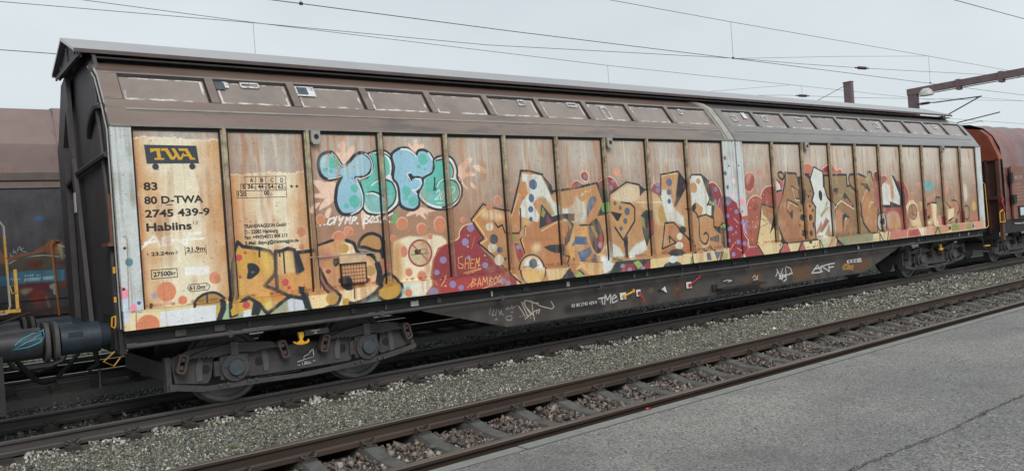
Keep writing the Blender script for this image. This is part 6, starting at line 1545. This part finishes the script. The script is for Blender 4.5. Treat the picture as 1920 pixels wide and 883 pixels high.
# ------------------------------------------------------------------ bogie (built once, copied)
def build_bogie(parent,x0):
    b=MB(); mats=[M_bogie]
    fp=[(.56,.66),(.60,.36),(.97,.31),(1.02,.38),(1.06,.60),(1.46,.60),(1.44,.36),(1.50,.31),(1.98,.30),(2.40,.30),(2.86,.30),(2.90,.36),(2.92,.60),(3.34,.60),(3.30,.36),(3.34,.33),(3.80,.40),(3.84,.66),(3.5,.74),(3.1,.76),(2.62,.70),(2.50,.64),(2.36,.50),(2.19,.46),(2.02,.50),(1.92,.62),(1.80,.70),(1.3,.76),(.8,.74)]
    b.prism(fp,-1.06,-1.02); b.box(1.9,2.5,-1.02,.0,.32,.62); b.box(.5,.56,-1.08,-.95,.28,.68); b.box(3.80,3.86,-1.08,-.95,.29,.45)
    b.box(.5,.56,-.95,.95,.40,.62); b.box(3.84,3.9,-.95,.95,.42,.60); b.prism(fp,1.02,1.06)
    b.prism([(.52,.29),(.60,.285),(.90,.225),(1.4,.22),(2.2,.20),(2.9,.22),(3.2,.24),(3.5,.27),(3.86,.34),(3.86,.40),(3.45,.33),(3.1,.30),(2.7,.275),(2.1,.255),(1.4,.285),(.95,.285),(.52,.375)],-1.13,-1.10)
    o=part('bogie',b,M_bogie,parent,loc=(x0,0,0))
    for ax in (1.287,3.087):
        wv=MB(); N=40
        for ys in(-1,1):
            rr=[(.46,.72),(.46,.80),(.44,.815),(.40,.81),(.38,.785),(.17,.775),(.14,.83),(.06,.83)]; fr=[(.49,.715),(.49,.69),(.46,.685),(.40,.69),(.14,.70)]
            pr=fr[::-1]+rr; vs=[];n=len(pr)
            for i in range(N):
                a=2*PI*i/N
                for r,y in pr: vs.append((ax+r*math.cos(a),ys*y,.46+r*math.sin(a)))
            fs=[]
            for i in range(N):
                for k in range(n-1):
                    q=(i*n+k,((i+1)%N)*n+k,((i+1)%N)*n+k+1,i*n+k+1); fs.append(q if ys>0 else q[::-1])
            wv.add(vs,fs)
        wv.cyl((ax,-1.0,.46),(ax,1.0,.46),.075,12)
        part('wheelset',wv,M_wheel,o,ang=30)
        part('axle_box',MB().box(ax-.17,ax+.17,-1.12,-.98,.33,.62).cyl((ax,-1.12,.46),(ax,-1.165,.46),.165,24).box(ax-.235,ax-.14,-1.10,-1.03,.38,.56),M_bogie,o)
        part('axle_cap',MB().cyl((ax,-1.165,.465),(ax,-1.215,.465),.098,24,.092),M_bog2,o,ang=30)
        bl=MB()
        for a in (45,165,285): q=math.radians(a); bl.cyl((ax+.125*math.cos(q),-1.165,.465+.125*math.sin(q)),(ax+.125*math.cos(q),-1.185,.465+.125*math.sin(q)),.018,6)
        part('bolt',bl,M_bog2,o)
        # leaf spring: stacked leaves
        for k in range(7):
            L_=.60-.055*k if k>1 else .60; sp=[]
            for i in range(13):
                u=-1+2*i/12; x=ax+u*L_; z=.745-k*.0165-.115*(u*L_/.6)**2; sp.append((x,z))
            poly=[(x,z+.007) for x,z in sp]+[(x,z-.007) for x,z in sp[::-1]]
            sm=MB(); n=len(sp)
            for i in range(n-1):
                (xa,za),(xb,zb)=sp[i],sp[i+1]
                sm.add([(xa,-1.16,za-.007),(xb,-1.16,zb-.007),(xb,-1.16,zb+.007),(xa,-1.16,za+.007),(xa,-1.06,za-.007),(xb,-1.06,zb-.007),(xb,-1.06,zb+.007),(xa,-1.06,za+.007)],[(0,1,2,3),(3,2,6,7),(0,4,5,1),(7,6,5,4)])
            part('spring_leaf',sm,M_spring,o)
        part('spring_buckle',MB().box(ax-.05,ax+.05,-1.175,-1.05,.61,.775),M_bogie,o,bevel=.006)
        for sg in(-1,1):
            sx=ax+sg*.62; s=MB()
            t=.28*sg
            def rr_(w,h,r=.03):
                p=[]
                for cx,cz,a0 in((w-r,h-r,0),(-w+r,h-r,90),(-w+r,-h+r,180),(w-r,-h+r,270)):
                    for a in(0,45,90): q=math.radians(a0+a); p.append((cx+r*math.cos(q),cz+r*math.sin(q)))
                return [(sx+.0+x*math.cos(t)+z*math.sin(-t)*-1*-1, .60+ -x*math.sin(t)*-1*-1*-1+z*math.cos(t)) for x,z in p]
            def rot(p): return [(sx+x*math.cos(t)-z*math.sin(t),.595+x*math.sin(t)+z*math.cos(t)) for x,z in p]
            def rp(w,h,r):
                p=[]
                for cx,cz,a0 in((w-r,h-r,0),(-w+r,h-r,90),(-w+r,-h+r,180),(w-r,-h+r,270)):
                    for a in(0,45,90): q=math.radians(a0+a); p.append((cx+r*math.cos(q),cz+r*math.sin(q)))
                return p
            ou,in_=rot(rp(.055,.115,.03)),rot(rp(.03,.088,.02)); n=len(ou)
            for i in range(n):
                j=(i+1)%n; s.add([(ou[i][0],-1.19,ou[i][1]),(ou[j][0],-1.19,ou[j][1]),(in_[j][0],-1.19,in_[j][1]),(in_[i][0],-1.19,in_[i][1])],[(0,3,2,1)][::1]); s.add([(ou[i][0],-1.19,ou[i][1]),(ou[j][0],-1.19,ou[j][1]),(ou[j][0],-1.08,ou[j][1]),(ou[i][0],-1.08,ou[i][1])],[(0,1,2,3)]); s.add([(in_[i][0],-1.19,in_[i][1]),(in_[j][0],-1.19,in_[j][1]),(in_[j][0],-1.08,in_[j][1]),(in_[i][0],-1.08,in_[i][1])],[(3,2,1,0)])
            part('spring_shackle',s,M_shk,o)
            for dz in(-.05,.05):
                q=rot([(0,dz)])[0]; part('shackle_block',MB().box(q[0]-.027,q[0]+.027,-1.175,-1.06,q[1]-.028,q[1]+.028),M_shk,o,bevel=.008)
        for sg in(-1,1):
            part('brake_shoe',MB().prism([(ax+sg*.38,.35),(ax+sg*.36,.62),(ax+sg*.42,.62),(ax+sg*.45,.48),(ax+sg*.44,.35)],-1.075,-1.065),M_wheel,o)
            part('frame_cutout',MB().cyl((ax+sg*.33,-1.066,.48),(ax+sg*.33,-1.061,.48),.055,14),M_seal,o)
        for dx in(-.19,-.10,.16,.25): part('brake_bolt',MB().cyl((ax+dx,-1.13,.275),(ax+dx,-1.155,.275),.02,8),M_bog2,o)
    return o
def copy_part(o,parent,dx):
    c=o.copy(); COL.objects.link(c); c.parent=parent; c.location=(o.location[0]+dx,o.location[1],o.location[2])
    for ch in o.children: q=ch.copy(); COL.objects.link(q); q.parent=c
    return c
B1=build_bogie(wag,0); copy_part(B1,wag,18.0-.47)
# headstock, buffers, coupling gear of this wagon
part('headstock',MB().box(-.02,.05,-1.32,1.32,.82,1.10).box(-.04,-.02,-1.2,-.65,.86,1.26),M_dark,wag)
part('headstock',MB().box(21.9,21.97,-1.32,1.32,.82,1.10),M_dark,wag)
def buffer(parent,x,y,sg,mat,tag=False):
    b=part('buffer',MB().cyl((x,y,1.02),(x+sg*.12,y,1.02),.13,20,.15).cyl((x+sg*.12,y,1.02),(x+sg*.52,y,1.02),.172,24).cyl((x+sg*.20,y,1.02),(x+sg*.215,y,1.02),.178,24),mat,parent,ang=30)
    pl=MB(); N=24; ring=[(.24*math.copysign(abs(math.cos(a))**.7,math.cos(a)),.215*math.copysign(abs(math.sin(a))**.7,math.sin(a))) for a in [2*PI*i/N for i in range(N)]]
    vs=[(x+sg*.545,y+u,1.02+v) for u,v in ring]+[(x+sg*.585,y+u,1.02+v) for u,v in ring]+[(x+sg*.60,y+u*.8,1.02+v*.8) for u,v in ring]
    fs=[(i,(i+1)%N,(i+1)%N+N,i+N) for i in range(N)]+[(i+N,(i+1)%N+N,(i+1)%N+2*N,i+2*N) for i in range(N)]+[list(range(N)),list(range(2*N,3*N))]
    pl.add(vs,fs).cyl((x+sg*.5,y,1.02),(x+sg*.55,y,1.02),.09,16)
    part('buffer_plate',pl,M_bogie,b,ang=30); return b
bf=buffer(wag,-.02,-.875,-1,M_buf); buffer(wag,-.02,.875,-1,M_buf); buffer(wag,21.97,-.875,1,M_buf); buffer(wag,21.97,.875,1,M_buf)
part('nameplate',MB().box(-.47,-.33,-1.052,-1.044,1.055,1.105),M_buf,bf)
part('brake_hose',MB().tube([(-.02,-.3,.86),(-.2,-.3,.86),(-.26,-.3,.81),(-.36,-.3,.68),(-.49,-.3,.56),(-.57,-.3,.52),(-.62,-.3,.51)],.024,8),M_black,wag)
part('coupling_hook',MB().prism([(-.02,.98),(-.3,1.0),(-.36,1.06),(-.42,1.04),(-.42,.92),(-.3,.86),(-.02,.9)],-.03,.03),M_dark,wag)
part('screw_coupling',MB().tube([(-.28,0,.93),(-.4,0,.7),(-.65,0,.62),(-.9,0,.7),(-1.02,0,.93)],.03,8).cyl((-.5,0,.66),(-.8,0,.66),.04,8),M_dark,wag)
part('hand_grip',MB().tube([(.06,-1.2,.85),(.05,-1.2,.83),(-.07,-1.2,.69),(-.17,-1.2,.755),(-.05,-1.2,.85)],.009,6),noisemat('worn_yellow',(170,122,44),(190,140,60),scale=10),wag)
part('release_pin',MB().cyl((-.09,-.5,.62),(-.09,-.5,.38),.012,6),M_bogie,wag)
part('air_pipe',MB().tube([(-.05,-.5,.95),(-.12,-.5,.8),(-.1,-.5,.66),(-.2,-.45,.6)],.03,6),M_dark,wag)
part('hanging_shackle',MB().tube([(-.05,-1.36,1.25),(-.085,-1.36,1.24),(-.095,-1.36,1.14),(-.07,-1.36,1.12),(-.055,-1.36,1.15),(-.05,-1.36,1.25)],.009,6,closed=False),M_yel,wag)
part('hanging_cable',MB().tube([(-.02,-1.36,1.95),(-.04,-1.36,1.7),(-.04,-1.36,1.45),(-.06,-1.36,1.25)],.005,5),M_dark,wag)
part('cable_tie',MB().box(-.045,-.02,-1.37,-1.35,1.72,1.79).box(-.055,-.03,-1.37,-1.35,1.40,1.46),M_yel,wag)
part('hand_rail',MB().tube([(21.95,-1.45,2.33),(22.10,-1.45,2.34),(22.2,-1.45,2.30),(22.26,-1.45,1.15),(22.15,-1.45,1.09),(21.95,-1.45,1.09)],.012,6),M_yel,wag)
part('corner_step',MB().box(21.95,22.3,-1.4,-1.1,.42,.44).tube([(21.95,-1.35,.95),(22.1,-1.35,.6),(22.25,-1.35,.44)],.012,5),M_bogie,wag)

M_yel2=noisemat('dull_yellow',(176,136,52),(198,156,66),scale=9,rough=.6,c3=(96,76,50),thr=.6,s3=16)
# ------------------------------------------------------------------ coupled wagon on the left (only its end shows)
cw=thing('coupled_wagon','wagon coupled at the left edge, only its buffers, hand rail and yellow lever show','freight wagon')
part('headstock',MB().box(-1.29,-1.22,-1.32,1.32,.82,1.12),M_dark,cw)
part('body',MB().prism([(-1.4,1.12),(-1.4,3.0),(-1.2,3.6),(-.6,4.0),(.6,4.0),(1.2,3.6),(1.4,3.0),(1.4,1.12)],-13.5,-1.32,'x'),M_end,cw)
for y in(-.875,.875):
    b=buffer(cw,-1.24,y,1,noisemat('buffer_grey_black',(40,42,46),(58,58,62),scale=5,rough=.4,bump=.1))
    if y<0:
        # cyan spray tag wrapped round the barrel
        tg=MB()
        def onb(x,z): dz=z-1.02; return (x,-.875-math.sqrt(max(.1745**2-dz*dz,.001)),z)
        for l in ([(-.98,1.04),(-.9,1.10),(-.8,1.14),(-.72,1.13),(-.8,1.09),(-.73,1.07),(-.70,1.10),(-.74,1.04),(-.86,1.0),(-1.0,.99),(-.88,1.05),(-.78,1.08)],[(-.74,1.15),(-.66,1.16)],[(-.70,1.17),(-.685,1.02)]):
            tg.tube([onb(x,z) for x,z in l],.006,4)
        part('spray_tag',tg,M_cyan,b)
part('brake_hose',MB().tube([(-1.2,-.3,.86),(-.98,-.3,.86),(-.9,-.3,.81),(-.83,-.3,.70),(-.75,-.3,.59),(-.67,-.3,.52),(-.6,-.3,.515)],.03,8).cyl((-.66,-.3,.515),(-.52,-.3,.53),.036,8),M_black,cw)
part('hand_rail',MB().tube([(-1.24,-1.0,2.36),(-1.04,-1.0,2.37),(-1.0,-1.0,2.30),(-.99,-1.0,1.46),(-1.02,-1.0,1.38),(-1.24,-1.0,1.36)],.012,6),M_grey,cw)
part('rail_grip',MB().cyl((-1.0,-1.0,2.2),(-.995,-1.0,1.8),.014,6),M_yel2,cw)
part('brake_lever',MB().box(-.96,-.93,-1.2,-1.18,1.42,1.84).box(-1.12,-.92,-1.2,-1.18,1.39,1.425),M_yel2,cw); part('lever_grip',MB().tube([(-.99,-1.21,1.6),(-1.0,-1.21,1.67),(-.96,-1.21,1.68),(-.955,-1.21,1.6),(-.99,-1.21,1.59)],.006,5),M_yel2,cw)
part('bracket',MB().box(-1.24,-1.10,-1.1,-.9,1.37,1.41).tube([(-1.1,-1.,1.28),(-.8,-.9,1.36)],.014,6),M_dark,cw)
part('step_post',MB().box(-1.18,-1.115,-1.25,-1.22,.35,.95),M_dark,cw)

# ------------------------------------------------------------------ background wagon on the far track
bw=thing('background_wagon','dark wagon with brown roof and faded graffiti on the far track behind','freight wagon')
XL,XR=-13.5,13.0
part('side_wall',MB().box(XL,XR,3.0,3.06,1.12,3.06),M_ART2,bw)
M_rv=noisemat('mauve_brown_roof',(122,103,99),(140,120,114),scale=1.2,rough=.4,bump=.06,bscale=8,c3=(120,86,70),thr=.6,s3=1.0)
m=MB(); rp_=[(3.0,3.28),(3.05,3.73),(3.38,4.32),(4.5,4.42)]
for (y0,z0),(y1,z1) in zip(rp_,rp_[1:]): m.add([(XL,y0,z0),(.19,y0,z0),(.19,y1,z1),(XL,y1,z1)],[(0,1,2,3)])
part('roof',m,M_rv,bw)
m=MB(); rp2=[(2.97,3.28),(3.02,3.735),(3.35,4.34),(4.5,4.45)]
for (y0,z0),(y1,z1) in zip(rp2,rp2[1:]): m.add([(.20,y0,z0),(XR,y0,z0),(XR,y1,z1),(.20,y1,z1)],[(0,1,2,3)])
m.add([(.20,2.97,3.28),(.20,3.02,3.735),(.20,3.35,4.34),(.20,3.6,4.3),(.20,3.2,3.3)],[(0,1,2,3,4)]); part('roof_section',m,M_rv,bw)
part('eaves_rail',MB().box(XL,XR,2.955,3.05,3.17,3.285),noisemat('grey_eaves',(96,86,78),(116,104,96),scale=4,rough=.5,bump=.1),bw); part('lower_rail',MB().box(XL,XR,2.98,3.06,3.055,3.165),noisemat('pinkish_rail',(120,104,98),(136,120,114),scale=3,rough=.45),bw)
part('sole_bar',MB().box(XL,XR,3.02,3.12,.85,1.115),M_black,bw); part('far_wall',MB().box(XL,XR,5.95,6.0,1.12,4.0),M_black,bw); part('floor',MB().box(XL,XR,3.12,5.95,1.0,1.1),M_black,bw)
part('hand_rail',MB().tube([(.12,3.0,2.23),(.02,2.92,2.24),(-.0,2.92,2.18),(.04,2.92,1.1)],.014,6),M_orange,bw)
part('door_seam',MB().box(XL,XR,2.99,2.999,1.355,1.365),M_seal,bw)
part('corner_post',MB().box(.19,.30,2.93,3.0,1.12,3.05),M_end,bw)
for ax in(-11,-9.2,9.2,11): part('wheelset',MB().cyl((ax,3.7,.56),(ax,3.83,.56),.46,28).cyl((ax,5.17,.56),(ax,5.3,.56),.46,28).cyl((ax,3.6,.56),(ax,5.4,.56),.08,10),M_wheel,bw)

# ------------------------------------------------------------------ tarpaulin wagon on the right
M_tarp=noisemat('red_brown_tarpaulin',(112,72,66),(140,100,94),scale=1.0,rough=.33,bump=.3,bscale=2.2,c3=(96,88,92),thr=.56,s3=.7,stretch=(1.5,1,1))
M_hood=noisemat('red_brown_hood',(128,62,44),(148,76,54),scale=3,rough=.5,bump=.1,c3=(112,70,56),thr=.6)
M_tend=noisemat('dark_red_brown_end',(66,46,42),(84,58,52),scale=3,rough=.55,bump=.1)
M_tpost=noisemat('end_post_brown',(92,58,48),(112,74,62),scale=4,rough=.55)
tw=thing('tarpaulin_wagon','red-brown tarpaulin covered wagon coupled behind at the right edge','freight wagon')
HP=[(-1.46,3.0),(-1.42,3.15),(-1.22,3.68),(-1.0,3.90),(-.65,3.97),(0,4.0),(.65,3.97),(1.0,3.9),(1.22,3.68),(1.42,3.15),(1.46,3.0)]
part('end_hood',MB().prism(HP,23.22,23.5,'x'),M_hood,tw); part('end_wall',MB().box(23.24,23.30,-1.42,1.42,.9,2.99),M_tend,tw)
part('end_post',MB().box(23.18,23.3,-1.47,-1.38,.68,3.0),M_tpost,tw); part('end_post',MB().box(23.18,23.24,-1.15,-1.08,.9,2.99),M_tend,tw); part('end_beam',MB().box(23.16,23.24,-1.4,1.4,1.85,1.95),M_tend,tw); part('hood_sill',MB().box(23.18,23.24,-1.46,1.46,2.97,3.03),M_hood,tw)
tp=MB(); xsn=[];x=23.5
HQ=[(-1.45,1.25),(-1.46,2.2),(-1.45,3.0),(-1.40,3.35),(-1.24,3.70),(-1.0,3.95),(-.65,4.10),(0,4.18),(.65,4.10),(1.0,3.95),(1.24,3.7),(1.45,3.0),(1.45,1.25)]
st=[];x=23.5;k=0
while x<44: st.append((x,[1.0,.975,.985,1.0][k%4]));x+=.32;k+=1
for x,s in st: tp.v+= [(x,y*(s if z>1.4 else 1),1.25+(z-1.25)*s) for y,z in HQ]
n=len(HQ)
for i in range(len(st)-1):
    for j in range(n-1): tp.f.append([i*n+j,(i+1)*n+j,(i+1)*n+j+1,i*n+j+1]); tp.mi.append(0)
part('tarpaulin',tp,M_tarp,tw,ang=70)
part('side_sill',MB().box(23.3,44,-1.44,-1.36,.86,1.25),M_dark,tw)
part('info_board',MB().box(23.85,24.75,-1.53,-1.48,1.25,2.78),noisemat('brown_board',(120,80,68),(140,98,84),scale=4,rough=.5),tw)
text('40 5 177',24.05,2.40,.55,.10,-1.535,M_wtxt,tw)
sm=MB()
for i,(a,b_) in enumerate(((24.05,24.5),(24.0,24.7),(24.0,24.7),(24.05,24.65),(24.05,24.6),(24.1,24.6))): sm.ribbon([(a,2.25-.09*i),(b_,2.25-.09*i)],.035,-1.533)
part('worn_marking',sm,noisemat('worn_white',(176,140,128),(130,92,80),scale=16,rough=.6),tw)
part('card_holder',MB().box(24.15,24.62,-1.56,-1.53,1.28,1.62),M_seal,tw); part('card',MB().box(24.22,24.52,-1.566,-1.561,1.34,1.57),noisemat('pale_card',(190,206,220),(206,218,228)),tw)
part('latch',MB().box(23.75,23.9,-1.56,-1.5,2.3,2.6),M_dark,tw); part('latch',MB().box(23.8,24.0,-1.58,-1.5,1.7,1.95),M_dark,tw)
part('red_cable',MB().tube([(23.2,-1.5,1.9),(23.15,-1.5,1.75),(23.25,-1.5,1.55)],.03,6),M_red,tw)
part('yellow_handle',MB().tube([(22.98,-1.48,1.48),(23.2,-1.48,1.55),(23.3,-1.48,1.45),(23.3,-1.48,1.2),(22.98,-1.48,1.2),(22.98,-1.48,1.48)],.016,6),M_yel,tw)
part('yellow_lever',MB().box(23.16,23.18,-.62,-.58,1.35,1.62),M_yel,tw)
tg=MB()
for l in ([(24.9,1.2),(25.1,1.6),(25.2,2.0),(25.3,1.5),(25.45,1.9),(25.6,1.3)],[(24.0,1.12),(24.5,1.1),(25.2,1.14)],[(25.6,1.3),(25.9,1.7),(26.0,1.2)],[(25.0,1.3),(25.8,1.35)]): tg.ribbon(l,.04,-1.475)
part('silver_tag',tg,noisemat('silver_spray',(150,152,152),(176,178,176),rough=.4),tw)
part('headstock',MB().box(23.2,23.27,-1.32,1.32,.70,1.0),M_dark,tw)
buffer(tw,23.2,-.875,-1,M_buf); buffer(tw,23.2,.875,-1,M_buf)
part('orange_step',MB().box(22.55,22.85,-1.22,-1.15,.55,.58),M_yel,tw)
B3=copy_part(B1,tw,22.83)
part('far_side',MB().box(23.3,44,1.36,1.44,.86,1.25),M_black,tw)

# ------------------------------------------------------------------ overhead line
M_wire=plain('weathered_copper_wire',(62,58,54),.5); M_mast=noisemat('mauve_brown_mast',(104,82,86),(122,98,102),scale=3,rough=.5,bump=.1); M_ins=plain('purple_brown_insulator',(84,52,92),.3); M_arm=plain('cantilever_tube',(74,72,74),.5)
def cat(x,lo,hi,span=60,ph=0): u=((x-ph)/span)%1; return lo+(hi-lo)*(2*u-1)**2
def line(label,pts_c,pts_m,drop,r=.0065):
    t=thing('overhead_line',label,'overhead line',group='overhead line wires')
    if pts_c: part('contact_wire',MB().tube(pts_c,r,5),M_wire,t)
    if pts_m: part('messenger_wire',MB().tube(pts_m,r*.85,5),M_wire,t)
    for (a,b) in drop: part('dropper',MB().tube([a,b],.0035,4),M_wire,t); part('dropper_clamp',MB().box(a[0]-.025,a[0]+.025,a[1]-.012,a[1]+.012,a[2]-.02,a[2]+.02),M_seal,t)
    return t
line('overhead wires above the graffiti wagon, contact wire and messenger',[(-14,0,5.42),(2.9,0,5.42),(6.9,0,5.40),(13.2,0,5.41),(24,0,5.40),(60,0,5.42)],[(-14,0,6.9),(0,0,6.42),(9.3,0,6.26),(13.2,0,6.23),(22.6,0,6.21),(29.7,0,6.17),(38,0,6.6),(60,0,6.9)],[((x,0,5.42),(x,0,z)) for x,z in((3.0,6.36),(13.21,6.23),(22.6,6.21))])
line('overhead wires over the far track behind the wagon',[(-14,4.5,5.49),(60,4.5,5.42)],[(-14,4.5,6.9),(.93,4.5,6.46),(4.0,4.5,6.38),(13.7,4.5,6.24),(23,4.5,6.21),(32.3,4.5,6.17),(37.4,4.5,6.5),(60,4.5,6.8)],[((x,4.5,5.46),(x,4.5,z)) for x,z in((4.0,6.38),(13.8,6.24),(23.1,6.21),(31.0,6.17))])
line('wires above the empty near track',[(-14,-4.8,5.39),(60,-4.8,5.39)],[(-14,-4.8,6.9),(0,-4.8,6.6),(30,-4.8,6.6),(60,-4.8,6.9)],[])
fe=thing('feeder_wire','thin feeder wire crossing from the upper left to the wire above the wagon','overhead line')
part('wire',MB().tube([(-12,7.8,7.1),(-.26,4.5,6.28),(3.9,4.0,6.23),(8.0,2.2,5.76),(13.3,.0,5.42),(15.85,-.02,5.48),(18.06,-.02,5.555),(21.2,-.02,5.68),(26.2,-.02,5.90),(29.6,0,6.04),(38,0,6.4)],.0055,5),M_wire,fe); part('wire',MB().tube([(13.35,0,5.42),(17.8,0,5.82),(22.5,0,6.2)],.004,5),M_wire,fe)
def insul(p,d,r=.035,l=.22,par=None):
    p=Vector(p);d=Vector(d).normalized(); m=MB().cyl(p-d*l,p+d*l,r,10); 
    for k in range(-3,4): m.cyl(p+d*(k*.055)-d*.012,p+d*(k*.055)+d*.012,r*1.5,10)
    m.cyl(p-d*(l+.12),p-d*l,.02,6).cyl(p+d*l,p+d*(l+.12),.02,6); return part('insulator',m,M_ins,par)
insul((18.72,-.02,5.58),(1,0,.04),r=.028,par=fe)
f2=thing('feeder_wire','thin wire with a purple insulator low over the far track','overhead line'); part('wire',MB().tube([(6,3.1,5.0),(14.7,3.1,5.20),(19.9,3.1,5.48),(23.9,3.1,5.60),(29.2,3.1,5.80),(40,3.1,6.2)],.0055,5),M_wire,f2)
insul((20.87,3.1,5.51),(1,0,.03),l=.24,r=.028,par=f2); part('wire',MB().tube([(16.6,4.5,5.60),(19,4.5,5.85),(22.4,4.5,6.2)],.004,5),M_wire,f2)
def mast(x,y,w,d,z,label,cat_='mast'): return thing('catenary_mast',label,cat_,mb=MB().box(x-w/2,x+w/2,y-d/2,y+d/2,-.4,z).box(x-w/2-.02,x+w/2+.02,y-d/2-.02,y+d/2+.02,z,z+.03),mats=M_mast)
ms=mast(31.2,7.3,.22,.34,7.35,'lone mauve-brown mast rising behind the wagon roof with a guy wire'); ms['group']='overhead line masts'
part('guy_wire',MB().tube([(31.1,7.3,7.25),(28.4,7.3,6.35),(15,7.3,1.8)],.012,5),M_wire,ms)
pg=thing('overhead_portal','mauve-brown steel portal with a beam reaching across the tracks and a lamp','overhead line portal')
part('post',MB().box(37.3,37.55,7.3,7.72,-.4,7.42),M_mast,pg); part('post',MB().box(37.3,37.55,-9.6,-9.2,-.4,7.5),M_mast,pg)
part('beam',MB().box(37.28,37.57,-9.6,7.74,7.16,7.46).box(37.5,37.6,-9.6,7.3,7.10,7.13),M_mast,pg)
for y in(5.4,3.6,-1,-4): part('beam_stub',MB().box(37.25,37.6,y-.08,y+.08,7.02,7.50),M_mast,pg)
lp=thing('floodlight','pale dome lamp hanging under the portal beam near its post','lamp'); 
dm=MB(); N=18; prf=[(.0,.20),(.12,.19),(.24,.12),(.30,0),(.30,-.03),(.0,-.03)]; vs=[];
for i in range(N):
    a=2*PI*i/N
    for r,z in prf: vs.append((37.05+r*math.cos(a),6.72+r*math.sin(a)*1.1,7.02+z*1.5))
n=len(prf); dm.add(vs,[(i*n+k,((i+1)%N)*n+k,((i+1)%N)*n+k+1,i*n+k+1) for i in range(N) for k in range(n-1)]); part('lamp_shade',dm,noisemat('pale_lamp_glass',(176,178,172),(190,192,186),rough=.4),lp); part('lamp_arm',MB().cyl((37.05,6.72,7.25),(37.4,6.72,7.3),.03,6),M_arm,lp)
ca=thing('cantilever','thin cantilever arms holding the wires beside the portal post','overhead line arm')
part('top_tube',MB().cyl((37.4,6.6,6.63),(37.4,4.45,6.55),.028,6),M_arm,ca); insul((37.4,6.98,6.66),(0,1,.03),l=.26,r=.045,par=ca)
part('brace_tube',MB().cyl((37.4,4.55,6.54),(37.4,7.3,5.42),.028,6),M_arm,ca); part('steady_arm',MB().cyl((37.4,7.2,5.35),(37.4,3.75,5.72),.025,6),M_arm,ca); part('registration_arm',MB().tube([(37.4,5.6,5.52),(37.4,5.6,5.42),(37.4,4.5,5.44),(37.4,4.5,5.36)],.012,5),M_arm,ca)
